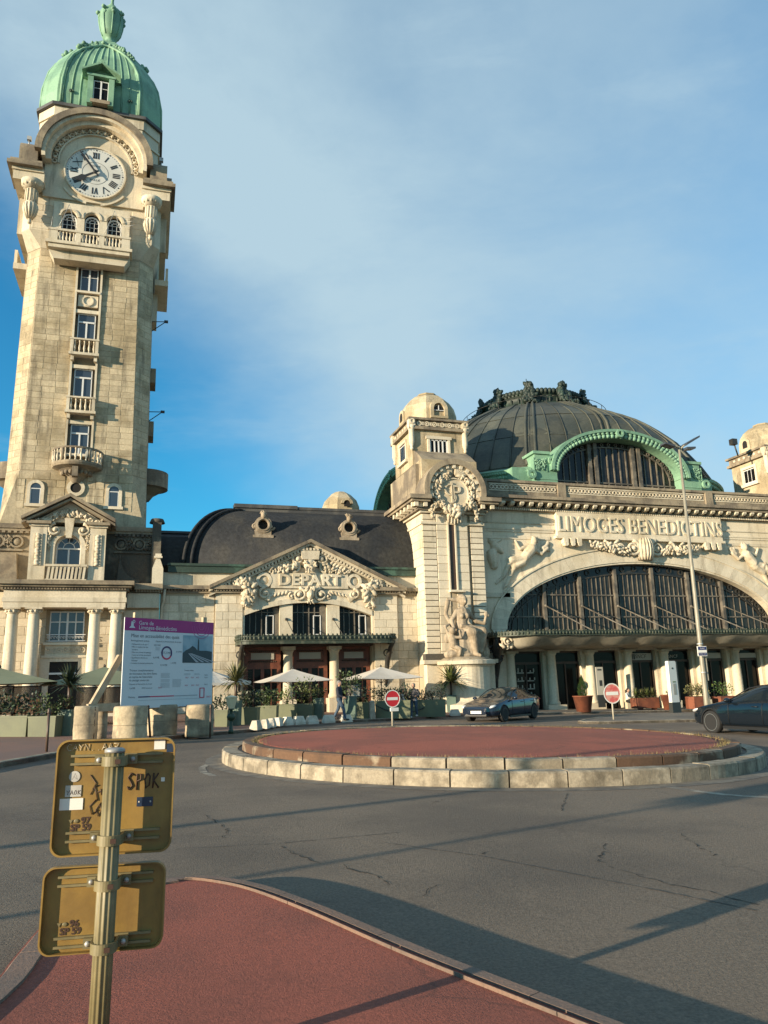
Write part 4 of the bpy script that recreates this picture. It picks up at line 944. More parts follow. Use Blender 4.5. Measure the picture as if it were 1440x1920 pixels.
# name panel
np_ = B().box(25.75, 38.95, MY-.3, MY, 10.95, 12.65); np_.box(25.6, 39.1, MY-.36, MY, 10.78, 10.95)
npo = np_.build('name_panel', 'stone', hall)
q = B(); text(q, 'LIMOGES BENEDICTINS', 1.5, lambda x, y, z: (32.35+x*.815, MY-.34-z, 11.72+y*1.02), .06, bev=.0, space=1.04); tag(q.build('lettering', 'stone', npo), 'raised stone letters reading LIMOGES BENEDICTINS')
for x0 in (26.0, 37.2):
    for k in range(3):
        x = x0+.25+k*.5; q = B(); q.box(x-.16, x+.16, MY-.5, MY-.05, 10.45, 10.78); q.tube([(x, MY-.55, 10.38), (x, MY-.1, 10.38)], .14, 10); q.build('guttae', 'stone', npo)
q = B(); rg = random.Random(21); yy = MY-.3
q.lathe([(.5, -.75), (.62, -.5), (.68, 0), (.62, .5), (.5, .75)], (MC+.02, MY-.05, 10.2), 20)
for k in range(10):
    a = PI+PI*(k+.5)/10; q.tube([(MC+.02+r_*math.cos(a), MY-.05+r_*math.sin(a), 10.2+z) for r_, z in ((.52, -.75), (.66, -.4), (.7, 0), (.66, .4), (.52, .75))], .06, 5)
for sx in (-1, 1):
    scroll(q, MC+.02+sx*.95, 10.25, yy, .55, 2.0, sx, .13, PI/2); scroll(q, MC+.02+sx*2.0, 10.3, yy, .45, 1.6, -sx, .12, PI/2)
    garland(q, [(MC+.02+sx*1.3, yy, 10.0, .8), (MC+.02+sx*2.6, yy, 10.15, 1.1), (MC+.02+sx*3.4, yy, 10.3, 1.0), (MC+.02+sx*4.3, yy, 10.45, .7)], .26, 8, rg)
    scroll(q, MC+.02+sx*3.2, 10.35, yy, .36, 1.5, sx, .1, PI/2)
q.build('carved_keystone', 'stone_carved', hall)
# cornice, modillions, parapet
cn = B().box(19.9, 45.2, MY-.25, MY+1, 12.55, 12.75); cn.box(19.9, 45.2, MY-.85, MY+1, 13.05, 13.22); cn.box(19.9, 45.2, MY-1.0, MY+1, 13.22, 13.42)
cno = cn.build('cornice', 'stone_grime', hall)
for k in range(35):
    x = 21.0+k*.68; q = B(); q.prism([(MY-.82, 13.04), (MY-.82, 12.93), (MY-.7, 12.82), (MY-.2, 12.76), (MY-.2, 13.04)], x-.13, x+.13, 'x'); q.build('modillion', 'stone', cno)
dn = B()
for k in range(156): dn.box(20.2+k*.158, 20.28+k*.158, MY-.34, MY-.25, 12.58, 12.7)
tag(dn.build('dentils', 'stone', cno), kind='stuff')
pa = B().box(20.2, 44.8, MY-.2, MY+.5, 13.42, 14.45); pa.box(20.2, 44.8, MY-.3, MY+.6, 14.45, 14.62); pa.box(20.2, 44.8, MY-.28, MY+.5, 13.42, 13.6)
pao = pa.build('parapet', 'stone_grime', hall)
for x in (20.5, 26.3, 38.2, 44.4): B().box(x-.3, x+.3, MY-.34, MY, 13.6, 14.5).build('parapet_pier', 'stone_grime', pao)
q = B()
for x0, x1 in ((21.0, 25.9), (26.8, 37.8), (38.7, 43.9)):
    q.box(x0, x1, MY-.235, MY-.2, 14.3, 14.36); q.box(x0, x1, MY-.235, MY-.2, 13.86, 13.92)
    k = int((x1-x0)/.27)
    for i in range(k): q.arc(x0+.15+i*.27, 14.11, .1, .15, MY-.25, MY-.2, 0, 2*PI, 8)
tag(q.build('ring_frieze', 'stone', pao), kind='stuff')
# reliefs in the spandrels
def relief(flip):
    b = B(); m = lambda x: x if not flip else 2*MC-x
    def c(x0, z0, x1, z1, r0, r1, d=0.0): capsule(b, (m(x0), MY-.02-d, z0), (m(x1), MY-.02-d, z1), r0, r1, 8)
    c(23.3, 9.45, 23.85, 10.05, .34, .36, .12); b.ball((m(24.0), MY-.25, 10.55), (.25, .25, .28)); cluster(b, m(24.05), 10.65, MY-.2, .2, .18, 10, .12)   # torso, head
    c(23.8, 10.15, 24.55, 9.72, .15, .13, .12); c(24.55, 9.72, 25.0, 10.1, .12, .1, .12); c(23.6, 10.25, 23.0, 10.0, .14, .12, .1); c(23.0, 10.0, 22.7, 10.55, .11, .09, .1)
    c(23.3, 9.35, 22.3, 9.25, .34, .26, .05); c(22.3, 9.25, 21.75, 8.2, .22, .14); c(21.75, 8.2, 21.2, 7.75, .13, .1)
    c(23.2, 9.2, 22.5, 8.8, .3, .22, .08); c(22.5, 8.8, 21.9, 7.6, .2, .12)
    if not flip:
        c(21.2, 10.2, 21.7, 9.8, .28, .16); c(21.2, 10.4, 20.95, 10.5, .2, .2); c(21.45, 10.4, 21.8, 10.62, .07, .04); c(21.0, 9.6, 21.1, 8.9, .4, .3)
    else:
        garland(b, [(m(22.6), MY-.1, 9.2, 1.2), (m(21.6), MY-.1, 8.6, 1.3), (m(21.2), MY-.08, 7.9, .8)], .3, 7)
    c(24.7, 10.1, 25.1, 10.45, .2, .16); cluster(b, m(24.95), 10.2, MY-.05, .2, .25, 10, .12)
    for k in range(5): c(22.9-.18*k, 9.1-.2*k, 22.4-.18*k, 8.4-.25*k, .07, .04, .06)
    return remeshed(b, .05, 'carved_relief', 'stone_carved', hall, 2)
relief(False); relief(True)
# great window: stout uprights, bars, dark panes
GY = MY+.55
def ez(x, k=0.0): t = max(-1, min(1, (x-MC)/MA)); return MZ+(MB_-k)*math.sqrt(max(0, 1-t*t))
XS = [MC-MA]+[MC-MA+MA*2*(i+.5)/7.0 for i in range(7)]+[MC+MA]
XS = [MC-MA]+[31.88+d for d in (-7.1, -4.4, -1.65, 1.3, 4.2, 7.0)]+[MC+MA]
for i, (x0, x1) in enumerate(zip(XS, XS[1:])):
    n_ = 10; P = [(x0+(x1-x0)*k/n_, ez(x0+(x1-x0)*k/n_)) for k in range(n_+1)]
    g_ = B(); g_.prism([(x0, 3.9)]+P+[(x1, 3.9)], GY, GY+.05)
    pane = g_
    f_ = B(); nb = 8
    for k in range(nb+1):
        x = x0+(x1-x0)*k/nb; zt = ez(x, .75)
        if zt > 4.3: f_.box(x-.022, x+.022, GY-.06, GY, 4.0, zt)
    for z in (5.6, 7.05):
        xa = [x0+(x1-x0)*k/20 for k in range(21) if ez(x0+(x1-x0)*k/20) > z+.05]
        if len(xa) > 1: f_.box(min(xa), max(xa), GY-.1, GY, z, z+.09)
    fo = f_.build('glazing_bars', 'bronze_mullion', hall); pane.build('pane', 'glass_stained', fo)
fr = B(); fr.arc(MC, MZ, MA-.75, MA-.66, GY-.1, GY, .0, PI, 40, MB_-.75, MB_-.66)
for k in range(34): a = PI*(k+.5)/34; fr.arc(MC+(MA-.36)*math.cos(a), MZ+(MB_-.36)*math.sin(a), .12, .2, GY-.08, GY, 0, 2*PI, 10)
fr.build('border_bars', 'iron', hall)
for x in XS[1:-1]:
    B().box(x-.11, x+.11, GY-.25, GY-.001, 4.0, ez(x, .3)).build('mullion', 'bronze_mullion', hall)
sh = B().box(MC-MA, MC+MA, GY+.06, GY+.1, 3.8, 9.4); sh.build('window_backing', 'dark_room', hall)
# canopy over the doors
def canp(t, s_=0.0):
    x0, x1 = 20.9, 42.9; R_ = 1.6
    return None
CYF = 41.1
PT = []
for i in range(9): t = PI/2*i/8; PT.append((21.9-2.1*math.cos(t)+.0, CYF+2.4-2.4*math.sin(t)))
PT += [(21.9+21.2*i/24, CYF) for i in range(1, 24)]
for i in range(9): t = PI/2*i/8; PT.append((43.1+2.1*math.sin(t), CYF+2.4-2.4*math.cos(t)))
PT = [(19.8, MY)]+PT+[(45.2, MY)]
ce = B()
for (a, c) in zip(PT, PT[1:]):
    ce.add([(a[0], a[1], 4.18), (c[0], c[1], 4.18), (c[0], c[1], 4.46), (a[0], a[1], 4.46), (a[0], a[1]+.1, 4.18), (c[0], c[1]+.1, 4.18), (c[0], c[1]+.1, 4.46), (a[0], a[1]+.1, 4.46)], [(0, 1, 2, 3), (4, 5, 6, 7), (0, 1, 5, 4), (3, 2, 6, 7)])
    L = math.hypot(c[0]-a[0], c[1]-a[1]); k = max(1, int(L/.21))
    for j in range(k):
        t = (j+.5)/k; ce.ball((a[0]+(c[0]-a[0])*t, a[1]+(c[1]-a[1])*t-.02, 4.33), (.085, .05, .1), 6, 4); ce.ball((a[0]+(c[0]-a[0])*t, a[1]+(c[1]-a[1])*t, 4.49), (.05, .05, .05), 5, 3)
can = ce.build('canopy', 'iron_green', hall)
# sagging sheet under the canopy frame
sh = B(); cols = 66; rows = 6; vs = []
for i in range(cols+1):
    x = 20.3+24.2*i/cols; u = (x-20.3)/2.9; sag = .22*abs(math.sin(PI*u))**.7
    yf = CYF+.12
    if x < 22: yf = CYF+.12+2.2*((22-x)/1.7)**2.2
    if x > 43: yf = CYF+.12+2.2*min(1, ((x-43)/1.7)**2.2)
    for j_ in range(rows+1):
        v = j_/rows; vs.append((x, yf+(MY-.4-yf)*v, 4.17-(.50+sag*.8)*math.sin(PI*min(1, v*3.2)*.5)+.03*math.sin(x*3.1+v*4)))
sh.add(vs, [(i*(rows+1)+j_, (i+1)*(rows+1)+j_, (i+1)*(rows+1)+j_+1, i*(rows+1)+j_+1) for i in range(cols) for j_ in range(rows)], True)
sh.build('soffit_sheet', 'canopy_sheet', can)
B().prism([(x, y+.12) for x, y in PT], 4.36, 4.40, 'z').build('canopy_roof', 'iron_green', can)
for k, x in enumerate(XS[1:-1]+[]):
    q = B(); q.tube([(x, GY-.3, 6.35), (x+1.05, CYF+.3, 4.42)], .045, 6); q.ball((x, GY-.3, 6.35), .1); q.build('tie_rod', 'bronze_mullion', can)
bk = B(); x = 20.35
bk.tube([(x-.2, 43.0, 4.3), (x, 43.6, 3.5), (x+.2, 44.3, 2.8), (x+.3, 44.75, 1.7), (x+.35, 44.8, .6)], [.2, .3, .32, .2, .1], 8); bk.tube([(20.7, 44.85, 4.1), (20.7, 44.85, -.5)], .09, 8); cluster(bk, x, 3.3, 43.9, .3, .6, 22, .18); bk.ball((20.55, 44.6, 1.9), (.2, .2, .38))
bk.build('canopy_bracket', 'iron', can)
bk = B(); cluster(bk, 20.55, 3.85, 42.6, .35, .28, 30, .14); scroll(bk, 20.5, 3.9, 42.4, .3, 1.4, 1, .08); bk.build('bracket_scroll', 'stone_carved', can)
# colonnade and doors
pr = [(22.11, 24.2), (24.95, 26.97), (27.75, 29.75), (30.65, 32.6), (33.5, 35.5), (36.3, 38.25), (39.35, 41.2), (42.0, 43.0)]
xs = [21.7]+[(a[1]+c[0])/2 for a, c in zip(pr, pr[1:])]+[43.1]
B().box(MC-MA, MC+MA, MY-.02, MY+.8, 3.42, 4.0).build('door_entablature', 'stone', hall)
for i, x in enumerate(xs):
    q = B().box(x-.36, x+.36, MY+.12, MY+.7, -.6, 3.42); po = q.build('door_pier', 'stone', hall)
    q = B().lathe([(.4, 0), (.4, .14), (.33, .26), (.31, 1.5), (.27, 3.05), (.3, 3.1), (.38, 3.25)], (x+.12, MY-.1, .05), 18); q.box(x-.3, x+.54, MY-.5, MY+.12, 3.3, 3.42); q.box(x-.32, x+.56, MY-.52, MY+.12, -.3, .05); q.build('column', 'stone', hall)
    if i in (0, 1, 2, 3, 4, 6): q = B().box(x-.75, x+.55, MY-.95, MY-.55, G(x, 44)-.05, .08); q.build('plinth_block', 'stone', hall)
for i, (x0, x1) in enumerate(pr):
    d = B(); y = MY+.5
    for u in (x0, (x0+x1)/2-.04, x1-.08): d.box(u, u+.08, y-.08, y, -.6, 2.6)
    d.box(x0, x1, y-.08, y, 2.6, 2.75); d.box(x0, x1, y-.06, y, 3.3, 3.42); d.box(x0, x1, y-.06, y, -.6, -.35)
    do = d.build('door', 'wood_dark', hall); B().box(x0, x1, y, y+.04, -.6, 3.42).build('pane', 'glass', do)
q = B().box(30.6, 32.5, MY+.33, MY+.38, 2.75, 3.2); snc = q.build('fascia_sign', 'pale_panel', hall)
q = B(); text(q, 'SNCF', .36, lambda x, y, z: (31.62+x, MY+.325, 2.98+y), shear=.25); q.box(31.0, 31.06, MY+.324, MY+.33, 2.8, 3.15); q.box(31.1, 31.2, MY+.324, MY+.33, 2.8, 3.15); q.build('lettering', 'clock_black', snc)
q = B().box(36.4, 38.1, MY+.33, MY+.38, 2.78, 3.15); q.build('fascia_sign', 'pale_panel', hall)
q = B().box(39.4, 41.1, MY+.33, MY+.38, 2.78, 3.1); q.build('fascia_sign', 'pale_panel', hall)
q = B(); text(q, 'SNCF', .3, lambda x, y, z: (34.2+x, MY+.32, 2.95+y), space=1.1); q.build('door_lettering', 'pale_panel', hall)
hd = B().box(23.0, 41.0, 49.0, 49.1, -1, 4); hd.build('concourse_back', 'dark_room', hall)
# lit shelves of the shop behind the first door
q = B()
for z in (.55, 1.05, 1.55, 2.05):
    for x in (22.5, 23.2): q.box(x, x+.5, MY+.47, MY+.495, z, z+.06)
    for k in range(5): xx = 22.5+k*.28+random.uniform(0, .1); q.box(xx, xx+.07, MY+.47, MY+.495, z+.08, z+.08+random.uniform(.1, .28))
tag(q.build('shop_shelves', 'pale_panel', hall), kind='stuff')
# ================================================================ corner pillars and turrets (left one near, right one mirrored)
def corner(flip):
    m = (lambda x: 2*MC-x) if flip else (lambda x: x)
    def bx(b, x0, x1, y0, y1, z0, z1): return b.box(min(m(x0), m(x1)), max(m(x0), m(x1)), y0, y1, z0, z1)
    FY = 44.0
    b = B(); bx(b, 15.95, 20.0, FY+.15, 52.5, -1.2, 12.1); bx(b, 17.0, 18.9, FY-.02, FY+.2, 2.9, 12.1)
    pil = b.build('corner_pillar', 'mortar', hall)
    for (x0, x1) in ((15.97, 16.82), (19.15, 19.98)):
        a0, a1 = min(m(x0), m(x1)), max(m(x0), m(x1))
        n = 25; hh = 9.0/n
        for i in range(n):
            z = 2.9+i*hh; q = B(); q.box(a0, a1, FY-.04, FY+.3, z+.03, z+hh-.02)
            q.build('rusticated_block', 'stone', pil)
    # smooth strips beside the slit window
    for (x0, x1, k) in ((16.86, 17.62, 1), (18.06, 18.95, 0)):
        a0, a1 = min(m(x0), m(x1)), max(m(x0), m(x1))
        ashlar(pil, (0, FY-.05), 0, a0, a1, 7.2, 11.9, .52, 1.2, (), 'stone', stagger=False, key='pl%d' % flip)
        ashlar(pil, (0, FY-.05), 0, a0, a1, 2.9, 7.2, .52, 1.2, (), 'stone', stagger=False, key='pl%d' % flip)
    q = B(); bx(q, 17.64, 18.04, FY-.07, FY-.02, 7.2, 11.4); so_ = q.build('slit_window', 'wood_dark', pil)
    q = B(); bx(q, 17.55, 17.64, FY-.16, FY, 7.1, 11.5); bx(q, 18.04, 18.13, FY-.16, FY, 7.1, 11.5); bx(q, 17.5, 18.5, FY-.4, FY, 7.0, 7.12); q.build('slit_frame', 'stone', pil)
    if not flip:
        ashlar(pil, (15.95, 52), -PI/2, 0.2, 7.95, 2.9, 11.9, .52, 1.1, (), 'stone', key='fl')
    # mouldings at the head of the pillar
    q = B(); bx(q, 15.85, 20.1, FY-.12, 52.5, 11.25, 11.4); bx(q, 15.8, 20.15, FY-.16, 52.5, 11.95, 12.1); q.build('pillar_moulding', 'stone', pil)
    # cornice that wraps the flank, open in front for the medallion
    q = B(); bx(q, 15.1, 16.3, FY-.7, 52.5, 12.55, 12.7); bx(q, 14.95, 16.35, FY-.85, 52.5, 12.7, 12.95); bx(q, 15.6, 20.3, FY-.3, 52.5, 12.1, 12.25)
    bx(q, 19.6, 20.9, FY-.7, 45.5, 12.55, 12.7); bx(q, 19.55, 21.05, FY-.85, 45.5, 12.7, 12.95); bx(q, 16.3, 19.6, FY-.1, 46, 12.25, 12.95)
    co_ = q.build('pillar_cornice', 'stone_grime', hall)
    for k in range(10):
        q = B(); z = 12.26; bx(q, 15.2, 15.95, FY-.4+k*.75, FY-.15+k*.75, z, 12.54); q.build('modillion', 'stone', co_)
    for u in (15.3, 15.9, 19.75, 20.4): q = B(); bx(q, u, u+.24, FY-.6, FY, 12.26, 12.54); q.build('modillion', 'stone', co_)
    # wreathed monogram medallion
    cx, cz = m(18.0), 13.3
    q = B(); q.arc(cx, cz, 1.72, 2.08, FY-.75, FY+1.6, -.25, PI+.25, 32); q.build('medallion_arch', 'stone_grime', pil)
    q = B(); q.arc(cx, cz, 1.45, 1.72, FY-.55, FY+.3, -.3, PI+.3, 32)
    for k in range(13): a = -.2+(PI+.4)*k/12; q.prism([(cx+r_*math.cos(a+d), cz+r_*math.sin(a+d)) for r_, d in ((1.5, -.06), (1.72, -.06), (1.72, .06), (1.5, .06))], FY-.68, FY-.5)
    q.prism([(cx+1.5*math.cos(2*PI*i/32), cz+1.5*math.sin(2*PI*i/32)) for i in range(32)], FY-.25, FY+.5)
    me_ = q.build('medallion', 'stone', pil)
    q = B(); q.prism([(cx+1.0*math.cos(2*PI*i/28), cz-.1+1.0*math.sin(2*PI*i/28)) for i in range(28)], FY-.42, FY-.2); q.arc(cx, cz-.1, .92, 1.0, FY-.5, FY-.42, 0, 2*PI, 28)
    text(q, 'P', 1.35, lambda x, y, z: (cx+.12+x, FY-.47-z, cz-.1+y), .05); q.box(cx-.2, cx-.08, FY-.52, FY-.42, cz-.72, cz+.58); q.arc(cx-.25, cz+.12, .3, .4, FY-.5, FY-.42, PI*.3, PI*1.5, 12); q.arc(cx-.25, cz-.4, .28, .38, FY-.5, FY-.42, -PI*.6, PI*.5, 12)
    q.build('monogram', 'stone', hall)
    q = B(); rg = random.Random(31)
    pts = [(cx+1.22*math.cos(a), FY-.45, cz-.1+1.22*math.sin(a), .9+.5*math.sin(a*3)**2) for a in [PI*.5+.35+(2*PI-.7)*k/22 for k in range(23)]]
    garland(q, pts, .17, 3, rg)
    for sx in (-1, 1):
        for k in range(6): leaf(q, cx+sx*.1, cz+1.0, FY-.5, .85, .14, PI/2-sx*(.2+.24*k))
        garland(q, [(cx+sx*1.2, FY-.4, cz-.8, 1), (cx+sx*1.5, FY-.35, cz-1.2, .9), (cx+sx*1.45, FY-.3, cz-1.9, .5)], .2, 6, rg)
    garland(q, [(cx-.5, FY-.4, cz-1.1, 1), (cx, FY-.45, cz-1.3, 1.4), (cx+.5, FY-.4, cz-1.1, 1)], .26, 6, rg)
    for k in range(5): q.ball((cx+(-.4+.2*k), FY-.3, cz-1.75+.06*abs(k-2)), (.11, .12, .34), 6, 5)
    q.build('wreath', 'stone_carved', hall)
    # stepped base of the turret
    q = B(); bx(q, 16.2, 20.0, FY+.4, 51, 12.95, 15.6)
    q.prism([(m(16.2), 12.95), (m(16.2), 15.9), (m(17.0), 15.9), (m(17.0), 12.95)], FY+1.0, 50) if False else None
    tb = q.build('turret_base', 'stone_tower', hall)
    q = B(); bx(q, 15.95, 16.2, FY+.9, 49.8, 12.95, 15.4); q.prism([(FY+.4, 15.6), (FY+1.9, 15.6), (FY+1.9, 16.6), (FY+1.2, 16.2)], m(16.25), m(19.95), 'x'); q.build('turret_step', 'stone_grime', tb)
    TY = 45.9; t0, t1, TZ0, TZ1 = 16.15, 19.85, 15.6, 18.05
    q = B(); bx(q, t0, t1, TY, TY+3.7, TZ0, TZ1); tur = q.build('turret', 'stone_tower', hall)
    xc = m(18.0)
    q = B(); bx(q, 17.2, 17.36, TY-.12, TY, 16.35, 17.45); bx(q, 18.64, 18.8, TY-.12, TY, 16.35, 17.45); bx(q, 17.1, 18.9, TY-.16, TY, 17.45, 17.66); bx(q, 17.2, 18.8, TY-.2, TY, 16.2, 16.35); q.build('window_surround', 'stone', tur)
    f_ = B(); 
    for x in (17.36, 17.66, 17.95, 18.24, 18.54): bx(f_, x, x+.09, TY-.06, TY-.012, 16.35, 17.45)
    bx(f_, 17.36, 18.64, TY-.06, TY-.012, 17.36, 17.45)
    wo2 = f_.build('window', 'white_frame', hall); q = B(); bx(q, 17.36, 18.64, TY-.01, TY+.01, 16.35, 17.45); q.build('pane', 'glass', wo2)
    tx = t0 if not flip else m(t1)                       # the flank that looks towards the square
    q = B(); q.box(tx-.06, tx-.012, TY+1.2, TY+2.4, 16.35, 17.45); wo3 = q.build('side_window', 'white_frame', hall)
    for k in range(3): B().box(tx-.075, tx-.065, TY+1.26+.38*k, TY+1.58+.38*k, 16.42, 17.38).build('pane', 'glass', wo3)
    q = B(); q.box(tx-.12, tx, TY+1.0, TY+1.2, 16.3, 17.5); q.box(tx-.12, tx, TY+2.4, TY+2.6, 16.3, 17.5); q.box(tx-.14, tx, TY+1.0, TY+2.6, 17.5, 17.7); q.box(tx-.2, tx, TY+.9, TY+2.7, 16.1, 16.3); q.build('side_surround', 'stone', tur)
    q = B()
    for k in range(6):
        yy_ = TY+.5+k*.54; q.ball((tx-.11, yy_, 18.47), (.05, .15, .12), 8, 4)
    tag(q.build('side_chain_frieze', 'stone', tur), kind='stuff')
    for u, v in ((t0-.05, TY-.05), (t1+.05, TY-.05), (t0-.05, TY+3.6)):
        q = B().lathe([(0, -.1), (.1, -.05), (.12, .06), (.08, .14), (.17, .35), (.2, .5), (.19, .55), (.19, 1.3), (.26, 1.45), (.27, 1.6)], (m(u), v, 16.7), 12); q.box(m(u)-.22, m(u)+.22, v-.22, v+.22, 18.28, 18.85); q.arc(m(u), 18.56, .1, .18, v-.27, v-.22, 0, 2*PI, 12); q.build('pendant_column', 'stone', tur)
    q = B(); bx(q, t0-.25, t1+.25, TY-.25, TY+3.95, 18.05, 18.25); bx(q, t0-.1, t1+.1, TY-.12, TY+3.8, 18.25, 18.7); bx(q, t0-.28, t1+.28, TY-.3, TY+4, 18.7, 18.85)
    q.build('turret_cornice', 'stone_grime', tur)
    q = B()
    for k in range(6):
        x = 16.65+k*.54; q.arc(m(x), 18.47, .1, .17, TY-.17, TY-.12, 0, 2*PI, 12); q.ball((m(x), TY-.13, 18.47), (.07, .05, .07), 6, 4)
        q.prism([(m(x)+.17, 18.36), (m(x)+.37, 18.36), (m(x)+.3, 18.47), (m(x)+.37, 18.58), (m(x)+.17, 18.58)], TY-.16, TY-.12)
    tag(q.build('chain_frieze', 'stone', tur), kind='stuff')
    # octagonal stone dome with round-headed lights
    yc = TY+1.85; prof = [(18.85, 1.86), (19.6, 1.84), (20.15, 1.7), (20.6, 1.42), (20.95, 1.02), (21.15, .62)]
    q = B(); op = lambda r_: [(xc+r_*math.cos(PI/8+PI/4*i)/math.cos(PI/8), yc+r_*math.sin(PI/8+PI/4*i)/math.cos(PI/8)) for i in range(8)]
    for (z0, r0), (z1, r1) in zip(prof, prof[1:]): q.prism(op(r0), z0, z1, 'z', op(r1))
    q.prism(op(.66), 21.15, 21.26, 'z'); td = q.build('turret_dome', 'stone_tower', hall)
    q = B(); q.arc(xc+.1, 19.65, .38, .62, yc-2.02, yc-1.2, 0, PI, 16); q.box(xc-.52, xc-.28, yc-2.02, yc-1.3, 19.1, 19.65); q.box(xc+.48, xc+.72, yc-2.02, yc-1.3, 19.1, 19.65); q.box(xc-.52, xc+.72, yc-2.05, yc-1.3, 18.95, 19.1)
    for u in (-1.78, 1.78): q.prism([(yc-.5, 18.85), (yc+.5, 18.85), (yc+.5, 19.5)]+[(yc+.5*math.cos(PI*i/10), 19.5+.5*math.sin(PI*i/10)) for i in range(1, 10)]+[(yc-.5, 19.5)], xc+u-.16, xc+u+.16, 'x')
    q.build('light_surround', 'stone_tower', td)
    q = B(); q.prism([(yc+.24*math.cos(PI*i/10), 19.55+.26*math.sin(PI*i/10)) for i in range(11)]+[(yc-.24, 19.2), (yc+.24, 19.2)], xc-1.96, xc-1.93, 'x'); q.build('side_light', 'dark_room', td)
    q = B(); q.prism([(xc+.1+.38*math.cos(PI*i/12), 19.5+.38*math.sin(PI*i/12)) for i in range(13)], yc-1.9, yc-1.85); q.build('pane', 'dark_room', td)
    q = B(); q.box(xc+.08, xc+.12, yc-1.95, yc-1.9, 19.5, 19.88); q.box(xc-.28, xc+.48, yc-1.95, yc-1.9, 19.5, 19.54); q.build('light_bars', 'white_frame', td)
    # rounded plinth at the foot
    q = B(); bx(q, 15.6, 20.3, FY-.5, FY+.2, -1.2, .55); bx(q, 15.8, 20.15, FY-.35, FY+.2, .55, 2.7); bx(q, 15.55, 20.3, FY-.6, FY+.2, 2.7, 2.92)
    q.build('pillar_plinth', 'stone', hall)
    q = B(); bx(q, 15.75, 20.1, FY-.3, FY+.2, 2.92, 3.3); q.build('weathered_ledge', 'stone_black', hall)
corner(False); corner(True)
fl_ = B(); fl_.tube([(43.0, 46.6, 18.1), (42.6, 46.4, 18.9)], .06, 6); fl_.box(42.3, 42.75, 46.2, 46.6, 18.9, 19.35); fl_.build('floodlight', 'iron', hall)
# ================================================================ great dome
DX, DYC = 32.3, 58.9
PF2 = [(14.4, 14.5), (16.2, 14.3), (17.7, 13.5), (19.3, 12.4), (20.5, 11.2), (21.6, 9.95), (22.45, 8.6), (23.35, 6.9), (23.9, 5.9), (24.3, 4.6)]
def pr_(z):
    for (a, r0), (c, r1) in zip(PF2, PF2[1:]):
        if z <= c: return r0+(r1-r0)*(z-a)/(c-a)
    return PF2[-1][1]
def rad(z, a):
    """round above, flattened towards the four lunettes at the foot"""
    k = max(0, min(1, (21.6-z)/3.8)); k = k*k*(3-2*k)
    r_ = pr_(z)*(1-.175*k*(1-min(1, 1.25*abs(math.sin(2*a)))))
    dl = abs((a+PI/4) % (PI/2)-PI/4); w_ = max(0, min(1, (R(31)-dl)/R(5)))*max(0, min(1, (19.6-z)/1.1))
    return r_+(min(r_, 12.05/math.cos(dl))-r_)*w_
ZD = [14.4, 15.3, 16.2, 17.0, 17.7, 18.5, 19.3, 20.0, 20.6, 21.3, 21.8, 22.2, 22.55, 23.0, 23.4, 23.7, 23.9, 24.3]
dcore = B(); NA_ = 120
dcore.add([(DX+rad(z, 2*PI*i/NA_)*math.cos(2*PI*i/NA_), DYC+rad(z, 2*PI*i/NA_)*math.sin(2*PI*i/NA_), z) for z in ZD for i in range(NA_)], [(k*NA_+i, k*NA_+(i+1) % NA_, (k+1)*NA_+(i+1) % NA_, (k+1)*NA_+i) for k in range(len(ZD)-1) for i in range(NA_)], True)
dco = dcore.build('dome', 'copper_dark', hall)
NSEC = 60; tiers = [16.3, 19.0, 21.3, 23.0, 24.2]
rg = random.Random(9)
for s_ in range(NSEC):                                   # sheets of the covering, front two thirds
    a0, a1 = 2*PI*s_/NSEC, 2*PI*(s_+1)/NSEC; am = (a0+a1)/2
    if math.sin(am) > .45: continue
    for t in range(4):
        if t == 3 and s_ % 2: continue
        A1 = a1+(2*PI/NSEC if t == 3 else 0)
        q = B(); vs = []; zz = [tiers[t]+(tiers[t+1]-tiers[t])*k/3+.03*(k == 0)-.03*(k == 3) for k in range(4)]
        lift = .03+rg.uniform(0, .03)
        for z in zz:
            for (aa, d) in ((a0+.005, lift), (A1-.005, lift), (A1-.005, -.06), (a0+.005, -.06)): r_ = rad(z, aa); vs.append((DX+(r_+d)*math.cos(aa), DYC+(r_+d)*math.sin(aa), z+d*.5))
        fs = [(i*4+k, i*4+(k+1) % 4, (i+1)*4+(k+1) % 4, (i+1)*4+k) for i in range(3) for k in range(4)]+[(0, 1, 2, 3), (12, 13, 14, 15)]
        q.add(vs, fs); q.build('roof_sheet', 'copper_dark', dco)
q = B()
for s_ in range(NSEC):
    a = 2*PI*s_/NSEC
    if math.sin(a) > .5: continue
    big = s_ % 5 == 0
    for da in ((-.02, .02) if big else (0,)):
        zl_ = [16.3, 17.0, 17.7, 18.5, 19.3, 20.0, 20.6, 21.3, 21.8, 22.5, 22.95]+([23.4, 23.9, 24.15] if (big or s_ % 2 == 0) else [])
        q.tube([(DX+(rad(z, a)+.05)*math.cos(a+da*(1+.07*(z-15))), DYC+(rad(z, a)+.05)*math.sin(a+da*(1+.07*(z-15))), z+.04) for z in zl_], .12 if big else .055, 5)
tag(q.build('batten_rolls', 'copper_dark', dco), kind='stuff')
q = B().lathe([(5.2, 24.05), (5.2, 24.25), (4.5, 24.40), (4.3, 24.95), (4.4, 25.20), (4.6, 25.35), (4.3, 25.45), (2, 25.65), (0, 25.70)], (DX, DYC, 0), 48); cro = q.build('dome_crown', 'copper_crown', hall)
q = B()
for k in range(84):
    a = 2*PI*k/84; x, y = DX+4.5*math.cos(a), DYC+4.5*math.sin(a)
    q.ball((x, y, 25.50), (.22, .22, .27), 6, 4)
    if k % 2: q.ball((DX+4.42*math.cos(a), DYC+4.42*math.sin(a), 24.75), (.1, .1, .3), 5, 4)
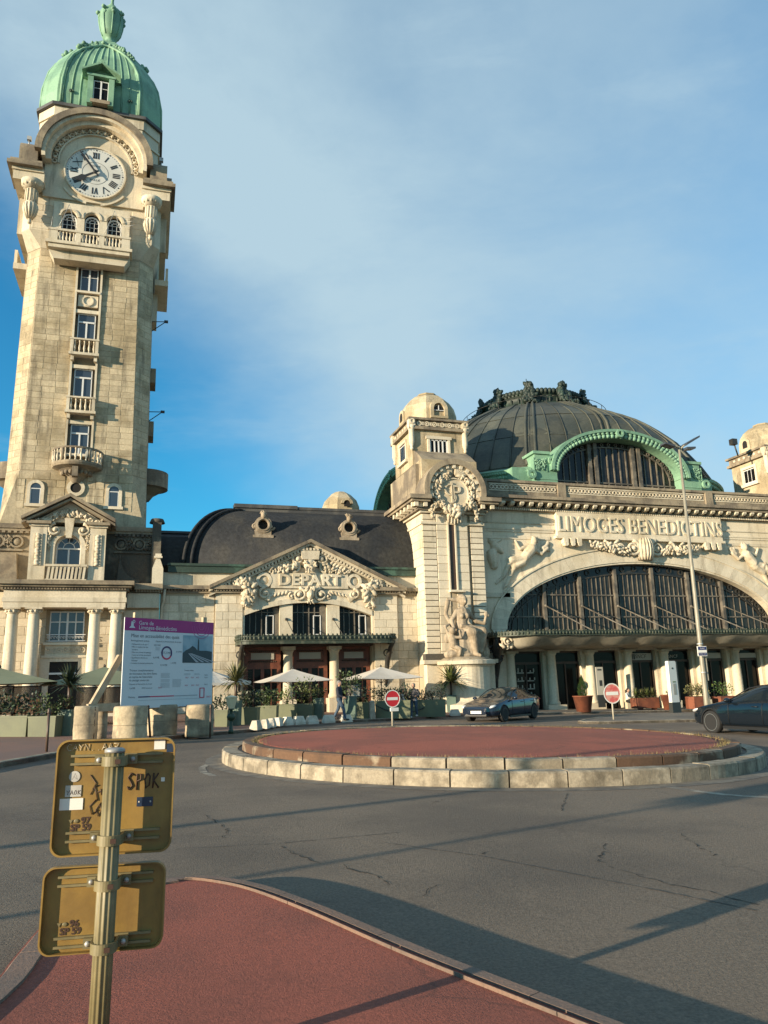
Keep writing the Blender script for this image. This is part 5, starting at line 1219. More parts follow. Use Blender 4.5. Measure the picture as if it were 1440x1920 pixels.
for k in range(10):
    a = 2*PI*k/10-PI/2+.1; x, y = DX+4.7*math.cos(a), DYC+4.7*math.sin(a)
    for i in range(60):                                   # piled leaves and shells of each crown bracket
        u = rg.random(); e = rg.uniform(.17, .34)
        rr = 4.6+.9*(1-u)**2*rg.uniform(.6, 1.1); aa = a+rg.uniform(-.085, .085)*(1.3-.7*u)
        q.ball((DX+rr*math.cos(aa), DYC+rr*math.sin(aa), 24.30+1.85*u), (e*1.4, e*.7, e*.7), 6, 4, (rg.uniform(0, 3), rg.uniform(0, 3), rg.uniform(0, 3)))
    garland(q, [(DX+5.3*math.cos(a), DYC+5.3*math.sin(a), 24.30, 1), (DX+6.0*math.cos(a+.12), DYC+6.0*math.sin(a+.12), 23.95, .8)], .3, 4, rg)
q.build('crown_ornament', 'copper_crown', cro)
q = B()
for k in range(80):
    a0, a1 = 2*PI*k/80, 2*PI*(k+1)/80; q.tube([(DX+6.4*math.cos(a0), DYC+6.4*math.sin(a0), 24.30), (DX+6.4*math.cos(a1), DYC+6.4*math.sin(a1), 24.30)], .025, 4)
    if k % 4 == 0: q.tube([(DX+6.4*math.cos(a0), DYC+6.4*math.sin(a0), 23.55), (DX+6.4*math.cos(a0), DYC+6.4*math.sin(a0), 24.32)], .025, 4)
q.build('walkway_rail', 'iron', cro)
B().tube([(DX-.4, DYC, 25.65), (DX-.4, DYC, 28.35)], .035, 5).build('lightning_rod', 'iron', cro)
# green cornice ring at the foot of the dome
q = B(); prof2 = [(-.6, 14.3), (.0, 14.7), (.15, 15.4), (.45, 15.7), (.55, 15.95), (.2, 16.15), (-.5, 16.2)]; q2 = B()
for k4 in range(4):
    A_ = [PI/2*k4+R(30)+R(30)*i/16 for i in range(17)]; n7 = len(prof2)
    q.add([(DX+(rad(16, a)+d)*math.cos(a), DYC+(rad(16, a)+d)*math.sin(a), z) for a in A_ for d, z in prof2], [(i*n7+j, (i+1)*n7+j, (i+1)*n7+j+1, i*n7+j+1) for i in range(16) for j in range(n7-1)])
    for i in range(44):
        a = PI/2*k4+R(30)+R(30)*(i+.5)/44
        for d, z, r_ in ((.3, 15.5, .2), (.42, 15.78, .16)): q2.ball((DX+(rad(16, a)+d)*math.cos(a), DYC+(rad(16, a)+d)*math.sin(a), z), (r_*.9, r_*.9, r_*.75), 6, 4)
cr_ = q.build('dome_cornice', 'copper', hall); q2.build('leaf_roll', 'copper', cr_)
# arched lunettes with copper hoods: front, left and right
def lunette(ang, name):
    M = Matrix.Translation((DX-(.6 if ang == 0 else 0), DYC, 0)) @ Matrix.Rotation(ang, 4, 'Z')
    def tr(b): b.v = [tuple(M @ Vector(p)) for p in b.v]; return b
    D = -12.95; W_, H_, Z0 = 5.05, 2.65, 15.7          # local: face looks to -Y at y = D
    b = B(); b.arc(0, Z0, W_, W_+.42, D-.45, D+5, 0, PI, 36, H_, H_+.5); b.arc(0, Z0, W_+.4, W_+.62, D-.65, D+5, 0, PI, 36, H_+.46, H_+.66)
    b.prism([(W_*math.cos(PI*i/30), Z0+H_*math.sin(PI*i/30)) for i in range(31)][::1], D+4.5, D+5)
    for sx in (-1, 1):
        b.box(min(sx*5.1, sx*6.75), max(sx*5.1, sx*6.75), D-.3, D+3.5, 14.0, 16.85); b.box(min(sx*5.6, sx*6.9), max(sx*5.6, sx*6.9), D-.42, D+3.5, 16.85, 17.05); b.box(min(sx*6.75, sx*8.2), max(sx*6.75, sx*8.2), D+.3, D+3.5, 14.0, 16.0)
        b.box(min(sx*5.1, sx*6.75), max(sx*5.1, sx*6.75), D-.34, D-.3, 15.05, 15.15)
    lo2 = tr(b).build(name, 'copper', hall)
    q = B(); rg = random.Random(4)
    for k in range(44):
        a = PI*(k+.5)/44; x, z = (W_+.22)*math.cos(a), Z0+(H_+.26)*math.sin(a)
        for s2 in (-.12, .12): q.ball((x+s2*math.cos(a), D-.5, z+s2*math.sin(a)), (.2, .14, .15), 6, 4, (0, -a+PI/2+s2*4, 0))
    q.arc(0, Z0+H_+.35, .15, .3, D-.75, D-.6, 0, 2*PI, 14)
    for sx in (-1, 1):
        q.arc(sx*5.5, Z0+.72, .13, .28, D-.5, D-.3, 0, 2*PI, 14); q.arc(sx*7.1, 15.35, .16, .32, D-.5, D-.3, 0, 2*PI, 14); cluster(q, sx*6.35, 16.1, D-.32, .36, .36, 40, .09, rg)
        for e in ((5.85, 5.9), (6.82, 6.87)): q.box(min(sx*e[0], sx*e[1]), max(sx*e[0], sx*e[1]), D-.36, D-.3, 15.6, 16.6)
    tr(q).build('hood_ornament', 'copper', lo2)
    g_ = B(); g_.prism([(W_, 13.6)]+[(W_*math.cos(PI*i/30), Z0+H_*math.sin(PI*i/30)) for i in range(31)]+[(-W_, 13.6)], D+.5, D+.56); 
    f_ = B()
    for x in (-2.05, -1.55, 1.55, 2.05): f_.box(x-.14, x+.14, D+.25, D+.5, 13.6, Z0+H_*math.sqrt(1-(x/W_)**2)-.05)
    for k in range(19):
        x = -W_+.4+(2*W_-.8)*k/18; f_.box(x-.04, x+.04, D+.42, D+.5, 13.6, Z0+(H_)*math.sqrt(max(0, 1-(x/W_)**2))-.4)
    for z in (15.2,): f_.box(-W_, W_, D+.4, D+.5, z, z+.1)
    f_.arc(0, Z0, W_-.45, W_-.36, D+.4, D+.5, 0, PI, 30, H_-.45, H_-.36)
    for k in range(26): a = PI*(k+.5)/26; f_.arc((W_-.2)*math.cos(a), Z0+(H_-.2)*math.sin(a), .08, .14, D+.42, D+.5, 0, 2*PI, 8)
    for s2 in (-1.8, 1.8):
        for k in range(8): f_.arc(s2, 14.3+k*.5, .13, .18, D+.42, D+.5, 0, 2*PI, 8)
    fo = tr(f_).build(name+'_bars', 'bronze_mullion', hall); tr(g_).build('pane', 'glass_stained', fo)
lunette(0, 'front_lunette'); lunette(PI/2, 'side_lunette'); lunette(-PI/2, 'side_lunette')
# hall body below the dome
B().box(20.0, 43.8, 46.0, 70, -1, 14.2).build('hall_body', 'stone_grime', hall)
B().box(15.96, 47.8, 52.5, 70, -1, 12.6).build('rear_body', 'stone_grime', hall)
# far turret behind the pavilion roof
q = B(); q.box(16.2, 20.4, 73.5, 77, 12, 18.7); o = q.build('rear_turret', 'stone', hall)
q = B(); op = lambda r_: [(18.4+r_*math.cos(PI/8+PI/4*i)/math.cos(PI/8), 75.3+r_*math.sin(PI/8+PI/4*i)/math.cos(PI/8)) for i in range(8)]
for (z0, r0), (z1, r1) in zip(prof_ := [(18.7, 1.85), (19.5, 1.8), (20.2, 1.55), (20.8, 1.0), (21.1, .55)], prof_[1:]): q.prism(op(r0), z0, z1, 'z', op(r1))
q.arc(18.6, 19.5, .35, .6, 73.2, 74.0, 0, PI, 12); q.box(17.7, 17.95, 73.2, 74, 18.7, 19.5) if False else None
q.build('rear_turret_dome', 'stone_tower', o)
B().box(18.3, 18.9, 73.3, 73.35, 19.2, 19.75).build('opening', 'dark_room', o)

# ================================================================ seated stone figure with child on a round pedestal
st = thing('statue', 'weathered stone statue of a seated woman with a child before the corner pillar', 'statue', (18.1, 42.7, G(18.1, 42.7)))
q = B().lathe([(1.9, -.3), (1.9, .35), (1.55, .5), (1.45, .6), (1.42, 2.45), (1.5, 2.55), (1.75, 2.62), (1.75, 2.82), (1.6, 2.88)], (18.1, 43.2, 0), 36, smooth=False); ped = q.build('pedestal', 'stone', st)
q = B().lathe([(1.62, 2.84), (1.45, 2.95), (1.3, 3.05)], (18.1, 43.2, 0), 30); q.build('pedestal_cap', 'stone_grime', ped)
b = B(); Y0 = 43.0
P = lambda x, z, d=0.0: (x, Y0-d, z)
b.ball(P(17.95, 3.15), (1.2, .75, .35), 12, 8); capsule(b, P(17.7, 3.3), P(17.8, 4.2), .75, .6); b.ball(P(17.1, 3.2, .2), (.55, .4, .3), 10, 6)          # rock seat
capsule(b, P(17.85, 4.75), P(17.85, 5.15), .42, .36); capsule(b, P(17.85, 5.15), P(17.92, 5.62), .36, .44); capsule(b, P(17.6, 5.72), P(18.25, 5.72), .2, .2)   # torso
b.ball(P(17.76, 5.45, .36), .17); b.ball(P(18.08, 5.45, .36), .17); capsule(b, P(17.93, 5.8), P(17.97, 6.1), .16, .15)
b.ball(P(18.0, 6.38, .1), (.25, .29, .32), 12, 8); b.ball(P(17.95, 6.5, -.05), (.32, .33, .3), 12, 8); b.ball(P(18.02, 6.3, .38), (.05, .06, .09))          # head, hair, nose
capsule(b, P(17.75, 6.45, -.2), P(17.1, 6.5, -.25), .16, .08); capsule(b, P(17.1, 6.3, -.2), P(16.9, 5.6, -.1), .16, .12); capsule(b, P(16.9, 5.6, -.1), P(17.2, 4.9), .13, .1)  # streaming veil
capsule(b, P(18.28, 5.68), P(18.75, 5.15, .15), .17, .14); capsule(b, P(18.75, 5.15, .15), P(19.2, 5.0, .3), .13, .1); capsule(b, P(19.2, 5.0, .3), P(19.3, 5.4, .35), .1, .08); b.ball(P(19.32, 5.55, .35), (.16, .12, .16)); b.ball(P(19.45, 5.5, .35), (.1, .1, .12))
capsule(b, P(17.55, 5.68), P(17.2, 5.2, .05), .17, .14); capsule(b, P(17.2, 5.2, .05), P(17.25, 4.7, .3), .13, .1)
capsule(b, P(18.0, 4.6), P(18.25, 4.45, .75), .42, .3); capsule(b, P(18.25, 4.45, .75), P(18.4, 3.25, .7), .26, .16); capsule(b, P(18.4, 3.2, .7), P(18.5, 3.1, 1.05), .12, .1)   # legs
capsule(b, P(18.2, 4.6), P(19.0, 4.5, .5), .42, .3); capsule(b, P(19.0, 4.5, .5), P(18.8, 3.4, .45), .28, .2)
for k in range(9): capsule(b, P(17.5+.09*k, 4.6-.02*k, .35+.03*k), P(17.25+.15*k, 3.25, .5+.02*k), .1, .075, 6)         # pleats
for k in range(6): capsule(b, P(18.5+.1*k, 4.55, .55), P(18.55+.06*k, 3.4, .5), .1, .09, 6)
for k in range(4): capsule(b, P(17.7+.12*k, 4.85-.05*k, .4), P(18.9, 4.75-.07*k, .5), .1, .08, 6)
capsule(b, P(19.05, 3.2, .1), P(19.2, 4.0, 0), .3, .2); b.ball(P(19.2, 3.3, .25), (.3, .25, .4))
# child
capsule(b, P(17.1, 3.75, .45), P(17.05, 4.2, .4), .24, .22); b.ball(P(17.05, 4.55, .5), (.2, .22, .23), 10, 8); capsule(b, P(17.15, 4.2, .5), P(17.5, 4.15, .7), .1, .08); capsule(b, P(17.5, 4.15, .7), P(17.4, 4.55, .75), .08, .07)
capsule(b, P(17.05, 3.7, .45), P(17.4, 3.5, .75), .16, .11); capsule(b, P(17.4, 3.5, .75), P(17.35, 3.15, .7), .1, .08); capsule(b, P(16.9, 4.3, .3), P(16.75, 4.75, .2), .1, .06); capsule(b, P(16.75, 4.85, .15), P(17.05, 5.0, .1), .12, .05); b.ball(P(16.8, 4.15, .2), (.2, .15, .3))
remeshed(b, .03, 'figure', 'stone_statue', st, 1)
# ================================================================ ground
def ramp_mat():
    pass
m = mat('asphalt', (0.180, 0.138, 0.098), 0.88, (0.122, 0.095, 0.070), (0.35, 0.40, 0.62), (0.19, 0.155, 0.115), 0.0, 0.42, 42, 0, 1.0, 70)
def add_cracks(m, strength=0.8):
    nt = m.node_tree; n, l = nt.nodes, nt.links; p = n['Principled BSDF']
    geo = n.new('ShaderNodeNewGeometry'); ns = n.new('ShaderNodeTexNoise'); ns.inputs['Scale'].default_value = 2.4; ns.inputs['Detail'].default_value = 6
    l.new(geo.outputs['Position'], ns.inputs['Vector'])
    va = n.new('ShaderNodeVectorMath'); va.operation = 'SCALE'; va.inputs['Scale'].default_value = 0.55; l.new(ns.outputs['Color'], va.inputs[0])
    vb = n.new('ShaderNodeVectorMath'); vb.operation = 'ADD'; l.new(geo.outputs['Position'], vb.inputs[0]); l.new(va.outputs[0], vb.inputs[1])
    vo_ = n.new('ShaderNodeTexVoronoi'); vo_.feature = 'DISTANCE_TO_EDGE'; vo_.inputs['Scale'].default_value = 0.42; l.new(vb.outputs[0], vo_.inputs['Vector'])
    mr = n.new('ShaderNodeMapRange'); mr.inputs['From Min'].default_value = 0.0; mr.inputs['From Max'].default_value = 0.012; mr.inputs['To Min'].default_value = 1; mr.inputs['To Max'].default_value = 0; l.new(vo_.outputs['Distance'], mr.inputs['Value'])
    n2 = n.new('ShaderNodeTexNoise'); n2.inputs['Scale'].default_value = 0.9; l.new(geo.outputs['Position'], n2.inputs['Vector'])
    m2 = n.new('ShaderNodeMapRange'); m2.inputs['From Min'].default_value = 0.48; m2.inputs['From Max'].default_value = 0.56; m2.inputs['To Max'].default_value = strength; l.new(n2.outputs[0], m2.inputs['Value'])
    mm = n.new('ShaderNodeMath'); mm.operation = 'MULTIPLY'; l.new(mr.outputs[0], mm.inputs[0]); l.new(m2.outputs[0], mm.inputs[1])
    src = p.inputs['Base Color'].links[0].from_socket
    mx_ = n.new('ShaderNodeMix'); mx_.data_type = 'RGBA'; l.new(mm.outputs[0], mx_.inputs['Factor']); l.new(src, mx_.inputs['A']); mx_.inputs['B'].default_value = (0.018, 0.016, 0.014, 1); l.new(mx_.outputs['Result'], p.inputs['Base Color'])
add_cracks(m, .25)
mat('red_resin', (0.33, 0.088, 0.052), 0.85, (0.25, 0.072, 0.044), (0.8, 0.40, 0.62), (0.15, 0.065, 0.05), 0.0, 0.30, 40, 0, 1.0, 75)
add_cracks(MATS['red_resin'], 0.35)
mat('red_paving', (0.24, 0.125, 0.085), 0.8, (0.20, 0.115, 0.085), (0.5, 0.42, 0.6), None, 0, 0.15, 30, 0, 0.3, 60)
mat('grey_paving', (0.20, 0.165, 0.125), 0.85, (0.15, 0.125, 0.10), (0.4, 0.42, 0.6), None, 0, 0.15, 30, 0, 0.3, 60)
mat('kerb', (0.34, 0.285, 0.205), 0.88, (0.20, 0.165, 0.115), (3.2, 0.42, 0.6), (0.06, 0.048, 0.032), 0.8, 0.22, 22, 0.16, 0.5, 40)
mat('kerb_rust', (0.115, 0.062, 0.034), 0.9, (0.30, 0.24, 0.165), (1.6, 0.54, 0.66), (0.04, 0.025, 0.018), 0.5, 0.2, 22, 0.08, 0.3, 40)
mat('kerb_pink', (0.20, 0.125, 0.088), 0.85, (0.15, 0.105, 0.08), (3, 0.42, 0.6), None, 0, 0.2, 40, 0.08, 0.4, 60)
mat('dust', (0.20, 0.17, 0.13), 0.9, (0.12, 0.105, 0.085), (3, 0.4, 0.6), fine=.2)
mat('dry_grass', (0.20, 0.135, 0.06), 0.8, (0.16, 0.14, 0.05), (4, 0.4, 0.6), fine=.2)
TILT = Vector((0.021, -0.0045, 1)).normalized()
TQ = Vector((0, 0, 1)).rotation_difference(TILT)
rd = B(); X = [-400, -60, -20, 0, 20, 60, 400]
rd.add([(x, y, G(x, y)) for y in (-400, -30, 0, 30, 60, 400) for x in X], [(j*7+i, j*7+i+1, (j+1)*7+i+1, (j+1)*7+i) for j in range(5) for i in range(6)])
road = tag(rd.build('road', 'asphalt'), 'worn grey cracked asphalt of the station square', kind='structure')
mat('crack', (0.030, 0.025, 0.020), .95, fine=.2); mat('tar_seam', (0.085, 0.072, 0.058), .8, fine=.2)
def crack_line(pts, w, m, seed, name='crack'):
    """an open crack that wanders between the given ground points"""
    rg = random.Random(seed); P = [gp(*q) for q in pts]; L = []
    for a, c in zip(P, P[1:]):
        n = max(2, int((c-a).length/.07)); d = (c-a).normalized(); sd = Vector((-d.y, d.x, 0))
        for i in range(n): L.append(a.lerp(c, i/n)+sd*rg.gauss(0, .016 if name == 'crack' else .004))
    b = B()
    for i in range(len(L)-1):
        a, c = L[i], L[i+1]; d = (c-a).normalized(); sd = Vector((-d.y, d.x, 0)); ww = w*rg.uniform(.25, 1.2)
        if name == 'crack' and rg.random() < .12: continue
        b.add([(p.x, p.y, G(p.x, p.y, .004)) for p in (a+sd*ww, a-sd*ww, c-sd*ww*.8, c+sd*ww*.8)], [(0, 1, 2, 3)])
        if name == 'crack' and rg.random() < .12:
            e = a+sd*rg.uniform(-.12, .12)+d*.06; b.add([(p.x, p.y, G(p.x, p.y, .0045)) for p in (a, a+d*.012, e)], [(0, 1, 2)])
    tag(b.build(name, m, road), kind='stuff')
for k_, pts in enumerate(([(385, 1528), (410, 1545), (428, 1560), (418, 1570), (460, 1574)], [(528, 1588), (545, 1600), (612, 1622)], [(640, 1618), (660, 1632), (700, 1640), (738, 1664)], [(780, 1685), (815, 1662), (822, 1658)], [(1135, 1582), (1132, 1600), (1120, 1612), (1135, 1625)], [(1135, 1625), (1190, 1640), (1245, 1655), (1330, 1672), (1440, 1702)], [(1275, 1562), (1300, 1580), (1345, 1608)], [(1062, 1488), (1058, 1510), (1050, 1522)], [(810, 1505), (835, 1498)], [(905, 1602), (935, 1594)])): crack_line(pts, .0085, 'crack', 50+k_)
crack_line([(720, 1580), (900, 1605), (1080, 1640), (1260, 1675), (1440, 1712)], .013, 'tar_seam', 70, 'tar_seam')
crack_line([(330, 1592), (520, 1582), (760, 1560)], .010, 'tar_seam', 71, 'tar_seam')
mat('faded_paint', (0.34, 0.29, 0.22), .9, (0.17, 0.14, 0.105), (3.5, .40, .58), fine=.25, finescale=30)
def road_strip(pts, w, name, label):
    P = [gp(*q) for q in pts]; b = B(); vs = []
    for i, p in enumerate(P):
        d = (P[min(i+1, len(P)-1)]-P[max(i-1, 0)]).normalized(); sd = Vector((-d.y, d.x, 0))*w
        for q in (p+sd, p-sd): vs.append((q.x, q.y, G(q.x, q.y, .0035)))
    b.add(vs, [(2*i, 2*i+1, 2*i+3, 2*i+2) for i in range(len(P)-1)]); o = b.build(name, 'faded_paint', road); o['label'] = label
road_strip([(1240, 1474), (1300, 1483), (1360, 1490), (1440, 1496), (1500, 1499)], .10, 'faded_marking', 'worn pale road line right of the roundabout')
road_strip([(400, 1455), (382, 1448), (378, 1440), (392, 1432), (415, 1426)], .07, 'faded_marking', 'worn pale road line left of the roundabout')
def sheet(poly, dz, th=0.2):
    b = B(); n = len(poly)
    b.add([(x, y, G(x, y, dz)) for x, y in poly]+[(x, y, G(x, y, dz-th)) for x, y in poly], [tuple(range(n))]+[(i, (i+1) % n, n+(i+1) % n, n+i) for i in range(n)]); return b
def smooth_path(P, k=4):
    out = []
    for i in range(len(P)-1):
        p0, p1, p2, p3 = [Vector((*P[max(0, min(len(P)-1, j))], 0)) for j in (i-1, i, i+1, i+2)]
        for t in [q/k for q in range(k)]:
            v = .5*((2*p1)+(p2-p0)*t+(2*p0-5*p1+4*p2-p3)*t*t+(3*p1-p0-3*p2+p3)*t**3); out.append((v.x, v.y))
    out.append(P[-1]); return out
def kerb_run(path, parent, m, L=1.0, w=0.13, dz=0.125, inward=1, gap=.012):
    """kerb stones laid one after another along a path, top proud of the paving"""
    acc = []; run = [path[0]]; d = 0
    segs = []
    for a, c in zip(path, path[1:]):
        l_ = math.hypot(c[0]-a[0], c[1]-a[1]); t = 0
        while d+l_-t >= L:
            s_ = (t+L-d)/l_ if False else (t+(L-d))/l_
            p = (a[0]+(c[0]-a[0])*s_, a[1]+(c[1]-a[1])*s_); run.append(p); segs.append(run); run = [p]; t += L-d; d = 0
        d += l_-t; run.append(c)
    if len(run) > 1 and d > .25: segs.append(run)
    for r_ in segs:
        b = B(); vs = []
        for i, p in enumerate(r_):
            q0 = r_[max(0, i-1)]; q1 = r_[min(len(r_)-1, i+1)]; dx, dy = q1[0]-q0[0], q1[1]-q0[1]; ll = math.hypot(dx, dy) or 1
            nx, ny = -dy/ll*inward, dx/ll*inward
            px_, py_ = p
            if i == 0: px_ += dx/ll*gap; py_ += dy/ll*gap
            if i == len(r_)-1: px_ -= dx/ll*gap; py_ -= dy/ll*gap
            jz = dz
            for (o_, z) in ((0, -.1), (0, jz-.025), (.025, jz), (w, jz), (w, -.1)): vs.append((px_+nx*o_, py_+ny*o_, G(px_, py_, z)))
        k = len(r_); fs = [(i*5+j, (i+1)*5+j, (i+1)*5+j+1, i*5+j+1) for i in range(k-1) for j in range(4)]+[(0, 1, 2, 3, 4), tuple((k-1)*5+j for j in range(5))]
        b.add(vs, fs); b.build('kerb_stone', m, parent)
# pavement on the left with its kerb
KP = smooth_path([(-9, 4), (-5.3, 11.5), (-2.8, 17.96), (-.31, 24.07), (1.6, 26.6), (3.3, 28.3), (4.5, 30.2), (5.4, 32.3), (6.6, 33.7), (8.6, 34.5), (12.5, 36.4)])
pv = sheet([(-60, 4)]+KP+[(16.5, 39.5), (16.5, 46), (-60, 46)], .105).build('pavement', 'red_paving'); tag(pv, 'reddish pavement of the cafe terrace left of the square', kind='structure')
kerb_run(KP[8:], pv, 'kerb', 1.0, .16, .12, 1)
fc = sheet([(16.5, 40.2), (23, 39.6), (32, 40.6), (62, 41.5), (62, 47), (16.5, 47)], .10).build('forecourt', 'grey_paving'); tag(fc, 'pale paved forecourt strip before the station doors', kind='structure')
kerb_run([(16.5, 40.2), (23, 39.6), (32, 40.6), (50, 41.2)], fc, 'kerb', 1.0, .16, .115, 1)
# splitter island behind the roundabout
c0, c1, c2, c3 = [gp(*q)[:2] for q in ((1092, 1358), (1440, 1351), (1440, 1336), (1180, 1341))]
si = sheet(smooth_path([c3, ((c0[0]+c3[0])/2-.6, (c0[1]+c3[1])/2), c0, ((c0[0]+c1[0])/2, (c0[1]+c1[1])/2), c1])+[c2], .10).build('splitter_island', 'grey_paving'); tag(si, 'flat pale traffic island behind the roundabout', kind='structure')
kerb_run(smooth_path([c3, ((c0[0]+c3[0])/2-.6, (c0[1]+c3[1])/2), c0, ((c0[0]+c1[0])/2, (c0[1]+c1[1])/2), c1]), si, 'kerb', 1.0, .15, .115, 1)
# roundabout: two rings of kerb stones and a red domed top
RC, RR = (7.6, 17.4), 6.0
rb = thing('roundabout', 'round raised traffic island with two rings of kerb stones', 'roundabout', (RC[0], RC[1], G(*RC)))
del rb['category']; rb['kind'] = 'structure'; rb.rotation_mode = 'QUATERNION'; rb.rotation_quaternion = TQ
def wedge(r0, r1, z0, z1, half, m):
    b = B(); n = 4; vs = []
    for i in range(n+1):
        a = -half+2*half*i/n
        for (r_, z) in ((r0, z0), (r1, z0), (r1, z1-.03), (r1-.03, z1), (r0, z1)): vs.append((r_*math.cos(a), r_*math.sin(a), z))
    b.add(vs, [(i*5+j, (i+1)*5+j, (i+1)*5+(j+1) % 5, i*5+(j+1) % 5) for i in range(n) for j in range(5)]+[(0, 1, 2, 3, 4), tuple(n*5+j for j in range(5))])
    me = b.mesh('kerb_stone'); me.materials.append(MATS[m]); return me
k1 = wedge(5.66, 6.0, -.1, .26, PI/40-.0022, 'kerb'); k2 = wedge(5.3, 5.56, .1, .415, PI/36-.003, 'kerb'); k3 = wedge(5.3, 5.56, .1, .415, PI/36-.003, 'kerb_rust')
for i in range(40): link(k1, 'kerb_stone', rb, (0, 0, random.uniform(-.008, .006)), (0, 0, 2*PI*(i+.3)/40))
for i in range(36):
    a = 2*PI*(i+.5)/36; dg = math.degrees(a) % 360
    rust = (150 < dg < 231) or dg > 274 or dg < 60
    link(k3 if rust else k2, 'kerb_stone', rb, (0, 0, random.uniform(-.01, .006)), (0, 0, a))
b = B(); pf = [(5.7, .235), (5.5, .235)]; b.lathe(pf, (0, 0, 0), 72, cap=False); b.build('kerb_bed', 'dust', rb, local=True)
b = B(); b.lathe([(5.36, .385), (5.1, .40), (4.2, .44), (2.8, .48), (1.2, .50), (0, .505)], (0, 0, 0), 72); b.build('red_top', 'red_resin', rb, local=True)
b = B(); b.lathe([(6.0, .006), (6.35, .004)], (0, 0, 0), 72, cap=False); b.lathe([(6.0, .012), (6.1, .005)], (0, 0, 0), 72, cap=False); b.build('gutter_dust', 'dust', rb, local=True)
b = B(); rg = random.Random(2)
for i in range(4500):
    a = rg.uniform(0, 2*PI); r_ = 5.36-abs(rg.gauss(0, .11)); x, y = r_*math.cos(a), r_*math.sin(a)
    if rg.random() < .5*(1+math.sin(a*7)*math.sin(a*3+1)): continue
    t = rg.uniform(0, PI); h = rg.uniform(.015, .075); w = .006; lx, ly = rg.uniform(-.04, .04), rg.uniform(-.04, .04)
    b.add([(x-w*math.cos(t), y-w*math.sin(t), .385), (x+w*math.cos(t), y+w*math.sin(t), .385), (x+lx, y+ly, .40+h)], [(0, 1, 2)])
tag(b.build('grass_tufts', 'dry_grass', rb, local=True), 'dry grass tufts along the kerb', kind='stuff')
# foreground island in red resin
IE = smooth_path([(-2.2, .5), (-1.2, 3.2), (-.75, 4.6), (-.66, 5.22), (-.56, 5.9), (-.3, 6.5), (.16, 6.8), (.49, 6.82), (.75, 6.62), (.98, 6.28), (1.25, 5.65), (1.5, 4.95), (1.66, 4.52), (1.9, 3.94), (2.12, 3.42), (2.5, 2.5), (3.4, .3)])
ii = sheet(IE+[(3.6, -2), (-2.2, -2)], .108).build('traffic_island', 'red_resin'); tag(ii, 'red resin traffic island in the foreground', kind='structure')
kerb_run(IE[:26], ii, 'kerb_pink', 1.0, .15, .122, -1, .004); kerb_run(IE[25:], ii, 'kerb_pink', 1.2, .10, .122, -1, .003)
kerb_run([(x-.135, y-.03) for x, y in IE[28:]], ii, 'kerb_pink', 1.2, .03, .128, -1, .003)
# ================================================================ plants
LEAF = dict(l1=((0.055, 0.085, 0.022), (0.035, 0.055, 0.018)), l2=((0.10, 0.115, 0.03), (0.06, 0.08, 0.025)), l3=((0.03, 0.05, 0.022), (0.02, 0.032, 0.015)), l4=((0.16, 0.14, 0.05), (0.08, 0.09, 0.03)), l5=((0.06, 0.12, 0.03), (0.12, 0.16, 0.03)))
for k_, (a, c) in LEAF.items(): mat(k_, a, 0.55, c, (5, .4, .6), None, 0, .25, 12, 0.35)
def leaves(b, c, r, n, s, rg, up=.3):
    for i in range(n):
        while True:
            d = Vector((rg.uniform(-1, 1), rg.uniform(-1, 1), rg.uniform(-1, 1)))
            if .25 < d.length < 1: break
        p = Vector(c)+Vector((d.x*r[0], d.y*r[1], d.z*r[2])); t = Vector((d.x+rg.uniform(-.6, .6), d.y+rg.uniform(-.6, .6), d.z+up+rg.uniform(-.5, .5))).normalized()
        sd = t.cross(Vector((rg.uniform(-1, 1), rg.uniform(-1, 1), rg.uniform(-1, 1)))).normalized(); L = s*rg.uniform(.6, 1.3)
        b.add([p, p+t*L*.5+sd*L*.28, p+t*L, p+t*L*.5-sd*L*.28], [(0, 1, 2, 3)])
def shrub(loc, r, h, label, m='l1', n=160, s=.1, seed=1, group=None, name='shrub'):
    rg = random.Random(seed); t = thing(name, label, 'plant', loc, 0, group)
    b = B(); k = max(2, int(h/.16))
    for i in range(k):
        leaves(b, (rg.uniform(-.4, .4)*r, rg.uniform(-.35, .35)*r, h*(.25+.65*i/k)), (r*.75, r*.7, h*.32), n//k, s, rg)
    tag(b.build('foliage', m, t, local=True), kind='stuff')
    b = B()
    for i in range(5): b.tube([(0, 0, 0), (rg.uniform(-.3, .3)*r, rg.uniform(-.3, .3)*r, h*.4), (rg.uniform(-.6, .6)*r, rg.uniform(-.6, .6)*r, h*.8)], [.015, .01, .005], 4)
    b.build('stems', 'wood_dark', t, local=True); return t
def spiky(loc, r, h, label, m='l2', n=60, seed=1, trunk=.3, name='spiky_plant', wd=.022):
    rg = random.Random(seed); t = thing(name, label, 'plant', loc)
    b = B()
    for i in range(n):
        a = rg.uniform(0, 2*PI); e = rg.uniform(-.3, 1.4); L = r*rg.uniform(.7, 1.1); d = Vector((math.cos(a)*math.cos(e), math.sin(a)*math.cos(e), math.sin(e))); sd = Vector((-math.sin(a), math.cos(a), 0))
        p = Vector((0, 0, trunk)); q = p+d*L*.55; e_ = p+d*L+Vector((0, 0, -.22*L*math.cos(e)))
        b.add([p-sd*wd, p+sd*wd, q+sd*wd*1.1, q-sd*wd*1.1, e_], [(0, 1, 2, 3), (3, 2, 4)])
    tag(b.build('blades', m, t, local=True), kind='stuff')
    B().tube([(0, 0, -.1), (.01, 0, trunk*.6), (0, 0, trunk+.04)], [.06, .055, .05], 8).build('trunk', 'wood_dark', t, local=True); return t
mat('planter_green', (0.145, 0.155, 0.085), 0.55, (0.12, 0.13, 0.075), (1.5, .4, .6), None, 0, .06)
mat('planter_teal', (0.10, 0.15, 0.115), 0.55, (0.085, 0.125, 0.10), (1.5, .4, .6), None, 0, .06)
